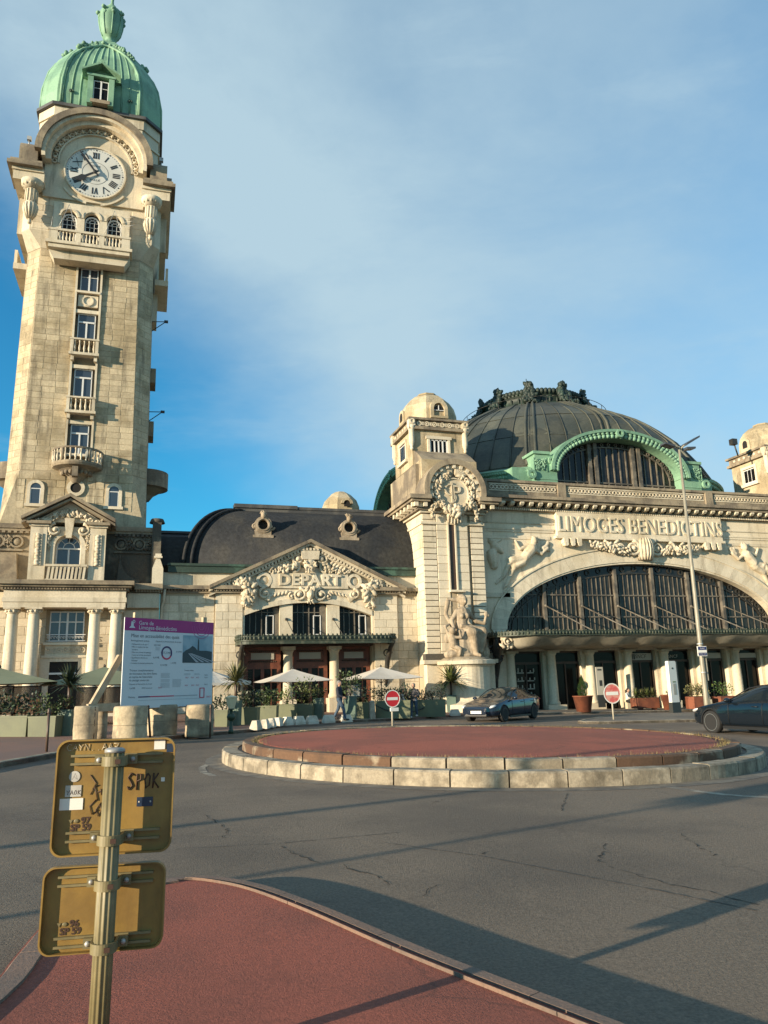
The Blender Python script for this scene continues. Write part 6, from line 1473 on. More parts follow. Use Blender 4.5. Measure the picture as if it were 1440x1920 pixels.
mat('soil', (0.04, 0.028, 0.02), 0.95, fine=.3)
PLANT_N = [0]
def planter(x0, x1, pyb, h, label, m='planter_green', dep_=.5, dz=.1, kind='planter_box'):
    a = gp(x0, pyb, dz); c = gp(x1, pyb, dz); d = (c-a).to_2d(); L = d.length; ang = math.atan2(d.y, d.x)
    t = thing(kind, label, 'planter', (a.x, a.y, a.z-.03), ang); e = .02
    b = B().prism([(e, e), (L-e, e), (L-e, dep_-e), (e, dep_-e)], 0, h, 'z', [(0, 0), (L, 0), (L, dep_), (0, dep_)])
    b.build('box', m, t, local=True); B().box(.03, L-.03, .03, dep_-.03, h, h+.012).build('soil', 'soil', t, local=True)
    q = B()
    for (u0, u1, v0, v1) in ((-.01, L+.01, -.01, .02), (-.01, L+.01, dep_-.02, dep_+.01), (-.01, .02, .02, dep_-.02), (L-.02, L+.01, .02, dep_-.02)): q.box(u0, u1, v0, v1, h-.03, h+.025)
    q.build('rim', m, t, local=True)
    return t, lambda u, v=.5: (t.location.x+math.cos(ang)*L*u-math.sin(ang)*dep_*v, t.location.y+math.sin(ang)*L*u+math.cos(ang)*dep_*v, t.location.z+h), L
ORDW = {2: ('left hand', 'right hand'), 3: ('leftmost', 'middle', 'rightmost'), 4: ('leftmost', 'second from left', 'third from left', 'rightmost')}
def fill(fn, n, r, h, label, m, seed, s=.1, cnt=150, group=None):
    for i in range(n): shrub(fn((i+.5)/n), r, h*random.Random(seed+i).uniform(.75, 1.25), label if n == 1 else ORDW[n][i]+' '+label, m, cnt, s, seed+i, group if n > 1 else None)
# left terrace
t, fn, L = planter(-25, 48, 1382, .62, 'long olive green planter box at the left edge'); fill(fn, 3, .42, .7, 'leafy dark shrub in the leftmost planter box', 'l3', 10, .13, 170, 'shrubs in the leftmost planter box')
t, fn, L = planter(50, 102, 1382, .62, 'olive green planter box between the leftmost box and the teal pot'); fill(fn, 2, .33, .55, 'low dark shrub in the second olive planter from the left', 'l1', 20, .1, 160, 'shrubs in the second planter')
t, fn, L = planter(104, 131, 1380, .8, 'tall teal planter under the left spiky plant', 'planter_teal'); spiky(fn(.5), .85, .9, 'tall spiky yucca left of the information board', 'l3', 110, 4, .75, wd=.026)
shrub(fn(.2), .35, .5, 'bushy low plant around the left yucca stem', 'l1', 160, .1, 33)
# middle terrace
mids = [(401, 426, 1363, .62, 'planter_green', 'short olive planter box right of the information board'), (428, 447, 1361, .95, 'planter_teal', 'tall teal planter behind the small green post'),
        (448, 482, 1359, .68, 'planter_green', 'olive planter box right of the tall teal planter'), (483, 518, 1354, .68, 'planter_green', 'olive planter box below the left white parasol'),
        (519, 552, 1351, .7, 'planter_green', 'olive planter box below the middle white parasol pole'), (554, 586, 1349, .7, 'planter_green', 'olive planter box beside the teal planter near the walking man')]
fns = []
for (a, c, yb, h, m_, lab) in mids: t, fn, L = planter(a, c, yb, h, lab, m_); fns.append(fn)
spiky(fns[1](.5), .95, .8, 'sunlit spiky palm behind the small green post', 'l4', 120, 8, .75, wd=.03)
fill(fns[0], 1, .45, .6, 'dark shrub in the short olive planter', 'l3', 40, .11, 200); fill(fns[2], 2, .45, .75, 'dark green shrub right of the sunlit palm', 'l3', 44, .12, 220, 'shrubs right of the palm')
fill(fns[3], 2, .42, .8, 'green shrub under the left white parasol', 'l1', 50, .11, 220, 'shrubs under the left white parasol'); fill(fns[4], 1, .4, 1.0, 'yellow green upright shrub under the middle parasol', 'l5', 55, .1, 240); fill(fns[5], 2, .42, 1.15, 'pale leafy shrub beside the red doors', 'l2', 60, .11, 240, 'shrubs beside the red doors')
t, fn, L = planter(587, 605, 1348, .95, 'tall teal planter left of the walking man', 'planter_teal'); shrub(fn(.5), .35, .5, 'leafy shrub in the teal planter left of the walking man', 'l2', 160, .1, 71)
t, fn, L = planter(646, 667, 1350, 1.05, 'tall teal planter behind the menu board', 'planter_teal'); shrub(fn(.5), .55, 1.1, 'dense green bush behind the menu board', 'l1', 320, .12, 72)
t, fn, L = planter(668, 692, 1348, .75, 'olive planter box right of the menu board'); fill(fn, 1, .5, .7, 'dark shrub right of the menu board', 'l3', 75, .11, 220)
t, fn, L = planter(704, 770, 1347, .8, 'long olive planter box behind the red and white sign'); fill(fn, 4, .4, .75, 'dark shrub behind the no entry sign on the terrace', 'l3', 80, .11, 170, 'shrubs behind the left no entry sign')
t, fn, L = planter(771, 836, 1344, .8, 'long olive planter box behind the man in the grey jacket'); fill(fn, 4, .38, .62, 'low dark shrub near the pillar plinth', 'l3', 90, .1, 160, 'shrubs near the pillar plinth')
t, fn, L = planter(838, 856, 1336, .95, 'tall teal planter below the palm at the pillar', 'planter_teal'); spiky(fn(.5), 1.35, 1.0, 'spreading fan palm in front of the statue pedestal', 'l2', 130, 9, .8, wd=.045)
spiky(tuple(Vector(gp(672, 1347, .1))+Vector((.2, .9, 0))), .7, .8, 'tall dark leafy plant behind the menu board', 'l3', 70, 19, 1.5)
# corten planters before the station doors
mat('corten', (0.20, 0.062, 0.028), 0.8, (0.13, 0.04, 0.02), (2, .4, .6), None, 0, .2)
def corten(px, py, w, h, dep_, label, hexa=False):
    a = gp(px, py, .1); t = thing('corten_planter', label, 'planter', tuple(a)); e = .12
    P0 = [(-w/2, 0), (w/2, 0), (w/2, dep_), (-w/2, dep_)]
    b = B().prism([(-w/2+e, 0), (w/2-e, 0), (w/2, dep_*.5), (w/2-e, dep_), (-w/2+e, dep_), (-w/2, dep_*.5)], .1, h, 'z'); b.build('box', 'corten', t, local=True)
    q = B().box(-w*.35, -w*.2, .1, .3, -.02, .1); q.build('foot', 'corten', t, local=True); q = B().box(w*.2, w*.35, .1, .3, -.02, .1); q.build('foot', 'corten', t, local=True)
    B().prism([(-w/2+e+.03, .04), (w/2-e-.03, .04), (w/2-.04, dep_*.5), (w/2-e-.03, dep_-.04), (-w/2+e+.03, dep_-.04), (-w/2+.04, dep_*.5)], h, h+.01, 'z').build('soil', 'soil', t, local=True)
    return t, (a.x, a.y+dep_/2, a.z+h)
t, p = corten(1218, 1331, 1.75, .72, .8, 'rust red steel planter left of the white totem'); 
for i in range(4): spiky((p[0]-.6+.4*i, p[1], p[2]), .62, .5, ORDW[4][i]+' dry grassy plant in the rust planter left of the totem', 'l4' if i % 2 else 'l2', 70, 100+i, .1, wd=.02)['group'] = 'grassy plants in the rust planter'
t, p = corten(1318, 1332, 1.3, .8, .8, 'rust red steel planter beside the lamp post'); 
for i in range(3): shrub((p[0]-.4+.4*i, p[1], p[2]), .42, .7, ORDW[3][i]+' yellowish shrub in the planter beside the lamp post', 'l4', 190, .11, 110+i, 'shrubs beside the lamp post')
t, p = corten(1368, 1331, 1.3, .8, .8, 'rust red steel planter behind the right car'); shrub((p[0], p[1], p[2]), .6, .8, 'yellow green shrub behind the right car', 'l5', 260, .11, 130)
def cone_pot(px, py, label, r=.55, h=.85):
    a = gp(px, py, .1); t = thing('plant_pot', label, 'pot', tuple(a)); B().lathe([(r*.72, 0), (r, h), (r+.04, h), (r+.04, h+.05), (r-.04, h+.05), (r-.06, h-.06), (0, h-.06)], (0, 0, 0), 24).build('pot', 'corten', t, local=True); return (a.x, a.y, a.z+h-.06)
p = cone_pot(1095, 1335, 'round rust brown pot with a small cypress'); tt = thing('cypress', 'small bright green cypress in the round brown pot', 'plant', p); b = B(); rg = random.Random(6)
for i in range(700):
    z = rg.uniform(0, 1.2); r_ = .27*math.sin(PI*min(1, (z+.25)/1.5))**.8*rg.uniform(.6, 1.05)*(1.25-z*.75); a = rg.uniform(0, 2*PI); x, y = r_*math.cos(a), r_*math.sin(a); b.add([(x-.02, y, z), (x+.02, y+.01, z), (x*1.15, y*1.15, z+.12)], [(0, 1, 2)])
tag(b.build('foliage', 'l5', tt, local=True), kind='stuff'); B().tube([(0, 0, -.02), (0, 0, .9)], .03, 6).build('stem', 'wood_dark', tt, local=True)
p = cone_pot(1256, 1331, 'round rust brown pot half hidden by the white totem', .45)
shrub(p, .3, .4, 'low plant in the pot behind the totem', 'l2', 120, .1, 140)
# ================================================================ parasols, screens and terrace furniture
mat('parasol_green', (0.20, 0.215, 0.13), 0.8, (0.17, 0.185, 0.11), (.8, .4, .6), None, 0, .05)
mat('parasol_cream', (0.62, 0.56, 0.48), 0.8, (0.55, 0.49, 0.41), (.8, .4, .6), None, 0, .05)
mat('pole_dark', (0.04, 0.032, 0.025), 0.5, fine=.1)
def parasol(px_peak, py_peak, py_edge, Y, half, label, m, rot=0.0, n=4, drop=.0):
    a = at(px_peak, py_peak, Y); e = at(px_peak, py_edge, Y); g0 = G(a.x, Y, .1); zp, ze = a.z-g0, e.z-g0
    t = thing('parasol', label, 'parasol', (a.x, Y, g0), rot)
    b = B(); k = 6; vs = []; R_ = half*1.414 if n == 4 else half
    for i in range(k+1):
        u = i/k; z = zp+(ze-zp)*(u**.88)
        for j in range(n*4):
            aa = 2*PI*j/(n*4)+PI/4; f = (j % 4)/4; c_ = math.cos(PI/n)/math.cos(abs(f-.5)*2*PI/n-0) if False else 1/(abs(math.cos(2*PI*j/(n*4)+PI/4))+0) if False else None
            # position along straight edge of an n-gon, with the cloth sagging between ribs
            j0 = j//4; A0, A1 = 2*PI*j0/n+PI/n, 2*PI*(j0+1)/n+PI/n
            x = (math.cos(A0)*(1-f)+math.cos(A1)*f)*R_*u; y = (math.sin(A0)*(1-f)+math.sin(A1)*f)*R_*u
            vs.append((x, y, z-.06*math.sin(PI*f)*u))
    N4 = n*4
    b.add(vs, [(i*N4+j, i*N4+(j+1) % N4, (i+1)*N4+(j+1) % N4, (i+1)*N4+j) for i in range(k) for j in range(N4)])
    if drop:
        base = k*N4; o = len(b.v); b.add([(b.v[base+j][0]*1.005, b.v[base+j][1]*1.005, b.v[base+j][2]-drop*(1 if j % 2 else .7)) for j in range(N4)], []); b.f += [(base+j, base+(j+1) % N4, o+(j+1) % N4, o+j) for j in range(N4)]; b.sm += [False]*N4
    b.build('canopy', m, t, local=True)
    q = B().tube([(0, 0, 0), (0, 0, zp-.02)], .035, 8); q.box(-.3, .3, -.3, .3, 0, .06); q.build('pole', 'pole_dark', t, local=True)
    for i in range(n): A = 2*PI*i/n+PI/n; q = B().tube([(0, 0, zp-.06), (math.cos(A)*R_*.97, math.sin(A)*R_*.97, ze-.02)], .018, 5); q.build('rib', 'pole_dark', t, local=True)
    for i in range(n): A = 2*PI*i/n+PI/n; q = B().tube([(0, 0, ze-.25), (math.cos(A)*R_*.5, math.sin(A)*R_*.5, (zp+ze)/2-.03)], .014, 5); q.build('strut', 'pole_dark', t, local=True)
    B().lathe([(.05, -.02), (.05, .06), (.02, .1)], (0, 0, zp), 8).build('finial', 'pole_dark', t, local=True)
    return t
parasol(0, 1252, 1281, 34.0, 2.1, 'sage green parasol cut by the left edge', 'parasol_green', .12)
parasol(196, 1250, 1282, 35.5, 2.35, 'sage green parasol partly behind the information board', 'parasol_green', .05)
parasol(398, 1258, 1279, 36.5, 1.75, 'white parasol with scalloped edge right of the information board', 'parasol_cream', .2, 8, .12)
parasol(549, 1254, 1277, 41.0, 1.7, 'cream square parasol before the left pavilion doors', 'parasol_cream', .1)
parasol(714, 1250, 1272, 41.2, 1.75, 'cream square parasol before the right pavilion doors', 'parasol_cream', .1)
mat('amber_screen', (0.12, 0.055, 0.025), 0.25, alpha=.72, fine=0)
for x0, x1, y0, y1, Y, lab in ((-20, 22, 1289, 1352, 33.4, 'leftmost amber plastic screen under the green parasol'), (24, 74, 1289, 1350, 33.4, 'amber plastic screen beside the first green parasol pole'), (142, 182, 1291, 1345, 34.2, 'amber plastic screen left of the information board'), (184, 226, 1291, 1345, 34.2, 'amber plastic screen half behind the information board')):
    a, c = at(x0, y0, Y), at(x1, y1, Y); g0 = G(a.x, Y, .1); t = thing('wind_screen', lab, 'screen', (a.x, Y, g0)); L = c.x-a.x; h = a.z-g0
    B().box(.03, L-.03, -.01, .01, .45, h).build('sheet', 'amber_screen', t, local=True); q = B().box(0, .035, -.03, .03, 0, h+.05); q.build('post', 'pole_dark', t, local=True); q = B().box(L-.035, L, -.03, .03, 0, h+.05); q.build('post', 'pole_dark', t, local=True); B().box(.035, L-.035, -.02, .02, h, h+.05).build('rail', 'pole_dark', t, local=True)
# menu board
a = gp(663, 1349, .1); t = thing('menu_board', 'dark menu board with white sheet on a green post', 'sign', tuple(a), .1)
B().box(-.1, .1, -.03, .05, 0, 1.0).build('post', 'planter_teal', t, local=True); B().box(-.36, .36, -.07, -.032, .98, 1.6).build('frame', 'clock_black', t, local=True); B().box(-.29, .29, -.078, -.0705, 1.04, 1.53).build('sheet', 'pale_panel', t, local=True)
q = B()
for k in range(9): q.box(-.24, random.uniform(.0, .22), -.081, -.0785, 1.1+k*.045, 1.112+k*.045)
tag(q.build('print', 'lead', t, local=True), kind='stuff')
# white concrete barriers
mat('white_concrete', (0.60, 0.54, 0.44), 0.85, (0.45, 0.39, 0.30), (2, .45, .65), None, 0, .12, 20, .08)
bars = [(480, 1367, 60, 1.0), (496.5, 1364.5, 40, 1.15), (509, 1362, 40, 1.2), (521, 1360, 45, 1.1), (538.5, 1358.5, 65, .7), (560, 1357, 70, .5), (585, 1356, 80, .35), (616, 1354, 85, .25), (649, 1353, 100, .2), (853, 1341, 75, .1)]
ordn = ['leftmost', 'second from left', 'third from left', 'fourth from left', 'fifth from left', 'sixth from left', 'seventh from left', 'eighth from left', 'rightmost', '']
bm_ = B(); L, w, h = .22, .15, .33
bm_.prism([(-L, -w), (L, -w), (L, w), (-L, w)], 0, .1, 'z'); bm_.prism([(-L, -w), (L, -w), (L, w), (-L, w)], .1, h, 'z', [(-L+.07, -w+.06), (L-.07, -w+.06), (L-.07, w-.06), (-L+.07, w-.06)])
bme = bm_.mesh('concrete_barrier', weld=True); bme.materials.append(MATS['white_concrete'])
for (x, y, w_, rz), od in zip(bars, ordn):
    a = gp(x, y, .1 if x < 640 or x > 800 else .05); o = bpy.data.objects.new('concrete_barrier', bme); COL.objects.link(o); o.location = (a.x, a.y, a.z-.03); o.rotation_euler = (0, 0, rz); o.scale = (1.0 if x < 540 else 1.15, 1, 1)
    tag(o, ('white concrete barrier block, %s in the row by the terrace' % od) if od else 'lone white concrete block beside the parked car nose', 'barrier', 'white concrete barrier blocks')
# wooden posts with a chain
mat('pale_wood', (0.42, 0.36, 0.27), 0.8, (0.33, 0.27, 0.2), (3, .4, .6), None, 0, .15)
pp = []
for x, y, lab in ((698, 1349, 'pale wooden chain post left of the no entry sign'), (813, 1344, 'pale wooden chain post right of the grey jacketed man')):
    a = gp(x, y, .08); t = thing('chain_post', lab, 'post', tuple(a)); B().prism([(-.12, -.12), (.12, -.12), (.12, .12), (-.12, .12)], -.05, .78, 'z', [(-.11, -.11), (.11, -.11), (.11, .11), (-.11, .11)]).build('post_shaft', 'pale_wood', t, local=True)
    B().lathe([(.13, .78), (.13, .81), (.05, .85), (0, .86)], (0, 0, 0), 8).build('cap', 'pale_wood', t, local=True); pp.append(a)
q = B(); A, C_ = pp[0]+Vector((.12, -.05, .66)), pp[1]+Vector((-.12, -.05, .66))
for i in range(60):
    u = (i+.5)/60; p = A.lerp(C_, u)-Vector((0, 0, .42*(1-(2*u-1)**2))); q.ball(p, (.045, .02 if i % 2 else .035, .035 if i % 2 else .02), 6, 4)
o = q.build('barrier_chain', 'iron'); tag(o, 'dark iron chain hung between the two pale posts', 'chain')
# thin brown bollards
mat('bollard_brown', (0.075, 0.045, 0.03), 0.5, fine=.1)
for x, y, h, ln, lab in ((87, 1410, 1.0, 0, 'thin brown bollard left of the broken stone drums'), (174, 1390, .95, 0, 'thin brown bollard between the first two stone drums'), (282, 1388, .98, -.1, 'leaning brown bollard right of the blotched stone drum'), (394, 1380, .95, 0, 'thin brown bollard at the rightmost stone drum')):
    a = gp(x, y, .1); t = thing('bollard', lab, 'bollard', tuple(a), 0, 'thin brown bollards'); t.rotation_euler = (0, ln, 0)
    B().tube([(0, 0, -.05), (0, 0, h-.08)], .032, 10).build('shaft', 'bollard_brown', t, local=True); B().lathe([(.036, -.03), (.045, -.01), (.03, .02), (.042, .05), (.02, .085), (0, .09)], (0, 0, h-.08), 10).build('knob', 'bollard_brown', t, local=True)
# small green post with a cream lantern head
mat('post_green', (0.03, 0.055, 0.03), 0.45, fine=.1); mat('lantern_cream', (0.68, 0.58, 0.38), 0.4, fine=.05)
a = gp(433, 1373, .1); t = thing('lantern_post', 'low green post with a cream lantern head beside the stone drums', 'post', tuple(a))
B().lathe([(.09, -.05), (.09, .06), (.06, .1), (.05, .75)], (0, 0, 0), 12).build('shaft', 'post_green', t, local=True); B().lathe([(.05, .36), (.13, .42), (.15, .5), (.13, .58), (.05, .64)], (0, 0, 0), 14).build('bulge', 'post_green', t, local=True)
B().lathe([(.1, .76), (.2, 1.12)], (0, 0, 0), 6, smooth=False).build('lantern', 'lantern_cream', t, local=True); B().lathe([(.11, .73), (.11, .77)], (0, 0, 0), 8).build('collar', 'post_green', t, local=True); B().lathe([(.21, 1.12), (.22, 1.15), (.05, 1.2), (0, 1.21)], (0, 0, 0), 8, smooth=False).build('lid', 'lantern_cream', t, local=True)
# ================================================================ information board on old stone drums
mat('drum_stone', (0.42, 0.34, 0.225), 0.9, (0.25, 0.205, 0.14), (1.6, .42, .6), (0.08, 0.065, 0.045), .5, .2, 12, .08, .5, 16)
drums = [(157, 1391, .33, .98, 'leftmost stone drum carrying the timber brace'), (242, 1392, .47, .98, 'large blotched stone drum under the left half of the board'), (304, 1380, .46, .95, 'stone drum under the middle of the board'), (375, 1380, .44, .95, 'rightmost stone drum below the board corner'), (186, 1386, .2, .9, 'narrow dark stone drum behind the first bollard')]
DT = []
for x, y, r_, h, lab in drums:
    a = gp(x, y, .1); a = a+Vector((0, r_, 0)); t = thing('stone_drum', lab, 'stone drum', tuple(a), random.uniform(0, 3), 'old stone drums holding the board')
    pf = [(r_*random.uniform(.97, 1.02), h*k/9-.03) for k in range(10)]
    B().lathe(pf[:-1]+[(r_*.99, h-.05), (r_*.93, h-.01), (0, h)], (0, 0, 0), 28).build('drum', 'drum_stone', t, local=True)
    q = B().lathe([(r_*1.012, h*.46), (r_*1.015, h*.475)], (0, 0, 0), 28, cap=False); q.build('joint_line', 'stone_grime', t, local=True); DT.append((a, h))
mat('timber', (0.46, 0.36, 0.24), 0.8, (0.36, 0.27, 0.17), (2.5, .4, .6), None, 0, .15, 30)
mat('board_white', (0.60, 0.62, 0.64), 0.5, fine=.02); mat('board_magenta', (0.33, 0.016, 0.16), 0.5, fine=.03); mat('board_text', (0.12, 0.13, 0.15), 0.6, fine=0); mat('board_grey', (0.36, 0.38, 0.41), 0.6, fine=0); mat('board_navy', (0.05, 0.03, 0.11), 0.6, fine=0); mat('board_red', (0.5, 0.04, 0.10), 0.6, fine=0); mat('photo_sky', (0.20, 0.31, 0.38), .5, (0.30, .40, .46), (2, .4, .6), fine=0); mat('photo_dark', (0.03, 0.045, 0.055), .5, fine=.1)
BL, BR_ = at(226, 1330, 25.0), at(397, 1327, 27.2); BT = at(231, 1157, 25.0)
ang = math.atan2(BR_.y-BL.y, BR_.x-BL.x); BW = math.hypot(BR_.x-BL.x, BR_.y-BL.y); BH = BT.z-BL.z
bd = thing('information_board', 'white building works notice board with magenta header on stone drums', 'board', (BL.x, BL.y, BL.z), ang)
B().box(0, BW, 0, .03, 0, BH).build('panel', 'board_white', bd, local=True)
B().box(.0, BW, -.004, -.001, BH*.855, BH).build('header', 'board_magenta', bd, local=True)
def bt(s, size, u, v, m, align='LEFT', nm='lettering', **k):
    q = B(); text(q, s, size, lambda x, y, z: (u*BW+x, -.006, v*BH+y), align=align, **k); return q.build(nm, m, bd, local=True)
bt('Gare de', .17, .145, .945, 'board_white'); bt('Limoges-Bénédictins', .18, .145, .893, 'board_white')
q = B().prism([(.2, .0), (.42, .0), (.38, .05), (.36, .05), (.35, .2), (.27, .2), (.26, .05), (.24, .05)], -.008, -.005, 'y'); q.v = [(x-.03, y, z+BH*.885) for x, y, z in q.v]; q.build('tower_emblem', 'board_white', bd, local=True)
q = B().arc(.33, BH*.95+.02, .03, .05, -.008, -.005, 0, 2*PI, 12); q.build('clock_emblem', 'board_white', bd, local=True)
mat('board_magenta2', (0.40, 0.05, 0.22), 0.5, fine=0); q = B()
for k in range(4): q.arc(BW*.85, BH*.945, .1+.1*k, .12+.1*k, -.007, -.0045, PI if k > 0 else 0, 2*PI, 20)
q.build('header_rings', 'board_magenta2', bd, local=True)
bt('Mise en accessibilité des quais', .155, .07, .80, 'board_text')
bt('Aménagements prévus', .075, .07, .745, 'board_text'); bt('Dépenses et financements du projet', .07, .33, .745, 'board_text')
for k, (s1) in enumerate(['• Réhaussement du quai 1', '• Mise en conformité des', '  escaliers', '• Mise aux normes du passage', '  souterrain et des ascenseurs', '• Signalétique rénovée et', '  éclairage', '• Création de bandes podotactiles']): bt(s1, .062, .075, .705-k*.03, 'board_text')
q = B(); cx, cz = .455*BW, .615*BH; q.arc(cx, cz, .165, .215, -.008, -.004, R(-30), R(210), 28); q.build('ring_chart', 'board_navy', bd, local=True)
q = B(); q.arc(cx, cz, .165, .215, -.008, -.004, R(210), R(330), 14); q.build('ring_chart', 'board_red', bd, local=True); bt('17,2 M€', .1, .455, .615, 'board_text', 'CENTER')
for s1, u, v in (('10,3 M€', .31, .70), ('6,4 M€', .31, .56), ('4,4 M€', .56, .63), ('1,4 M€', .50, .50), ('0,13 M€', .39, .475)): bt(s1, .08, u, v, 'board_text')
q = B().box(.635*BW, .985*BW, -.007, -.004, .505*BH, .83*BH); ph = q.build('printed_photo', 'photo_sky', bd, local=True)
q = B(); P_ = lambda u, v: ((.635+.35*u)*BW, (.505+.325*v)*BH)
q.prism([P_(0, 0), P_(1, 0), P_(1, .42), P_(.8, .45), P_(.55, .45), P_(.54, .82), P_(.52, .9), P_(.50, .82), P_(.49, .45), P_(.42, .55), P_(.32, .62), P_(.22, .52), P_(.1, .45), P_(0, .35)], -.010, -.0075); q.build('photo_station', 'photo_dark', bd, local=True)
q = B()
for k in range(4): q.prism([P_(.18+.03*k, .34), P_(.2+.035*k, .34), P_(.55+.2*k, .02), P_(.45+.2*k, .02)], -.0125, -.0105)
q.build('photo_tracks', 'board_grey', bd, local=True)
for k, s1 in enumerate(['Travaux complémentaires', 'de rénovation des abris filants', 'et reprise de l\'étanchéité', 'du passage souterrain']): bt(s1, .085, .07, .415-k*.036, 'board_text')
bt('Dépenses et financement du projet', .06, .07, .265, 'board_text'); bt('1,6 M€', .075, .075, .22, 'board_text'); bt('100% financé par', .06, .2, .22, 'board_text'); bt('SNCF', .06, .375, .22, 'board_red')
bt('Planning', .07, .07, .125, 'board_text'); bt('Travaux réalisés', .06, .66, .415, 'board_text')
for u, v in ((.675, .33), (.74, .33), (.80, .33), (.90, .36), (.90, .33), (.67, .24), (.745, .24), (.80, .24), (.90, .25)): bt('SNCF' if u < .85 else 'Région', .055, u, v, 'board_red' if u < .85 else 'board_text')
q = B()
for u0, u1, v0, n in ((.40, .5, .38, 5), (.40, .5, .27, 5), (.53, .63, .31, 8), (.40, .5, .31, 3), (.66, .74, .375, 2), (.78, .85, .375, 2), (.33, .38, .67, 3), (.17, .9, .085, 1)):
    for k in range(n): q.box(u0*BW, u1*BW*random.uniform(.985, 1), -.006, -.0035, (v0-.012*k)*BH, (v0-.012*k+.004)*BH)
tag(q.build('small_print', 'board_grey', bd, local=True), kind='stuff')
for u0, u1, m_ in ((.17, .29, 'board_navy'), (.29, .55, 'board_red'), (.55, .82, 'board_grey')): B().box(u0*BW, u1*BW, -.007, -.004, .118*BH, .13*BH).build('timeline_bar', m_, bd, local=True)
q = B()
for (u0, u1, v0, v1) in ((.845, .855, .09, .21), (.895, .905, .09, .21), (.855, .895, .09, .10), (.855, .895, .2, .21)): q.box(u0*BW, u1*BW, -.008, -.004, v0*BH, v1*BH)
q.build('red_frame', 'board_red', bd, local=True); bt('SNCF', .08, .93, .10, 'board_red')
for u in (.13, .90): B().box(u*BW-.08, u*BW+.08, .032, .13, -.02, BH+.17).build('timber_post', 'timber', bd, local=True)
B().box(-1.0, BW*.9, .14, .24, -.04, .19).build('timber_beam', 'timber', bd, local=True)
q = B(); q.prism([(-1.0, -.05), (-.78, -.05), (.26, 1.62), (.04, 1.62)], .25, .36); q.build('timber_brace', 'timber', bd, local=True)
# ================================================================ road signs
mat('sign_red', (0.55, 0.02, 0.03), 0.35, fine=.03); mat('sign_red_faded', (0.55, 0.10, 0.09), 0.3, (0.62, 0.28, 0.22), (4, .4, .6), fine=.05); mat('sign_white', (0.72, 0.70, 0.64), 0.4, fine=.03); mat('sign_post', (0.40, 0.36, 0.28), 0.5, fine=.1)
def no_entry(px, py, pc, dia, label, rz, m):
    a = gp(px, py, .08); zc = at(px, pc, a.y).z-a.z; t = thing('no_entry_sign', label, 'road sign', tuple(a), rz); r_ = dia/2
    B().tube([(0, .05, -.1), (0, .05, zc+r_*.6)], .038, 10).build('post', 'sign_post', t, local=True)
    q = B().prism([(r_*math.cos(2*PI*i/36), zc+r_*math.sin(2*PI*i/36)) for i in range(36)], -.012, .008); q.build('disc', m, t, local=True)
    B().arc(0, zc, r_*.93, r_*1.03, -.02, -.0125, 0, 2*PI, 36).build('rim', 'sign_white', t, local=True); B().box(-r_*.72, r_*.72, -.018, -.0125, zc-r_*.17, zc+r_*.17).build('white_bar', 'sign_white', t, local=True)
    return t, zc, r_
t, zc, r_ = no_entry(737, 1359, 1310, .66, 'bright red no entry sign in front of the terrace', .15, 'sign_red'); B().box(-.1, .25, -.03, .04, zc-r_-.16, zc-r_-.02).build('small_plate', 'sign_white', t, local=True)
no_entry(1152, 1350, 1300, .86, 'sun bleached no entry sign on the island right of the parked car', .02, 'sign_red_faded')
# white totem and information panel
mat('totem_white', (0.72, 0.70, 0.64), 0.4, fine=.02); mat('totem_dark', (0.03, 0.032, 0.03), 0.4, fine=.05)
a = gp(1268, 1338, .05); t = thing('totem', 'tall white information totem with dark base before the doors', 'totem', tuple(a), .25)
B().box(-.38, .3, -.12, .12, 0, .6).build('base', 'totem_dark', t, local=True); q = B().prism([(-.36, .6), (.26, .6), (.26, 2.75), (.2, 2.82), (-.32, 2.82), (-.36, 2.78)], -.10, .10); q.build('body', 'totem_white', t, local=True); q = B().box(.262, .36, -.11, .11, .6, 2.8); q.build('edge_trim', 'totem_dark', t, local=True)
q = B(); q.prism([(-.14, 2.42), (-.04, 2.36), (.02, 2.42), (-.06, 2.48)], -.108, -.102); q.build('emblem', 'totem_dark', t, local=True); B().box(-.14, .1, -.108, -.102, 1.66, 1.72).build('green_stripe', 'l5', t, local=True); B().box(-.14, .1, -.108, -.102, 1.0, 1.6).build('map_panel', 'pale_panel', t, local=True)
a = at(1128, 1303, 43.6); t = thing('notice_panel', 'narrow white notice panel hung between the station columns', 'notice', (a.x, 43.6, a.z), 0)
B().box(-.28, .28, 0, .08, -.9, 1.2 if False else 1.75).build('case', 'totem_dark', t, local=True) if False else B().box(-.26, .24, 0, .08, .0, 1.72).build('case', 'pale_panel', t, local=True)
q = B().box(-.08, .12, -.006, -.002, .55, .9); q.build('print', 'totem_dark', t, local=True); B().box(-.16, .14, -.006, -.002, 1.5, 1.6).build('print', 'totem_dark', t, local=True); B().box(-.26, .24, .0, .06, -.75, -.0).build('stand', 'totem_dark', t, local=True)
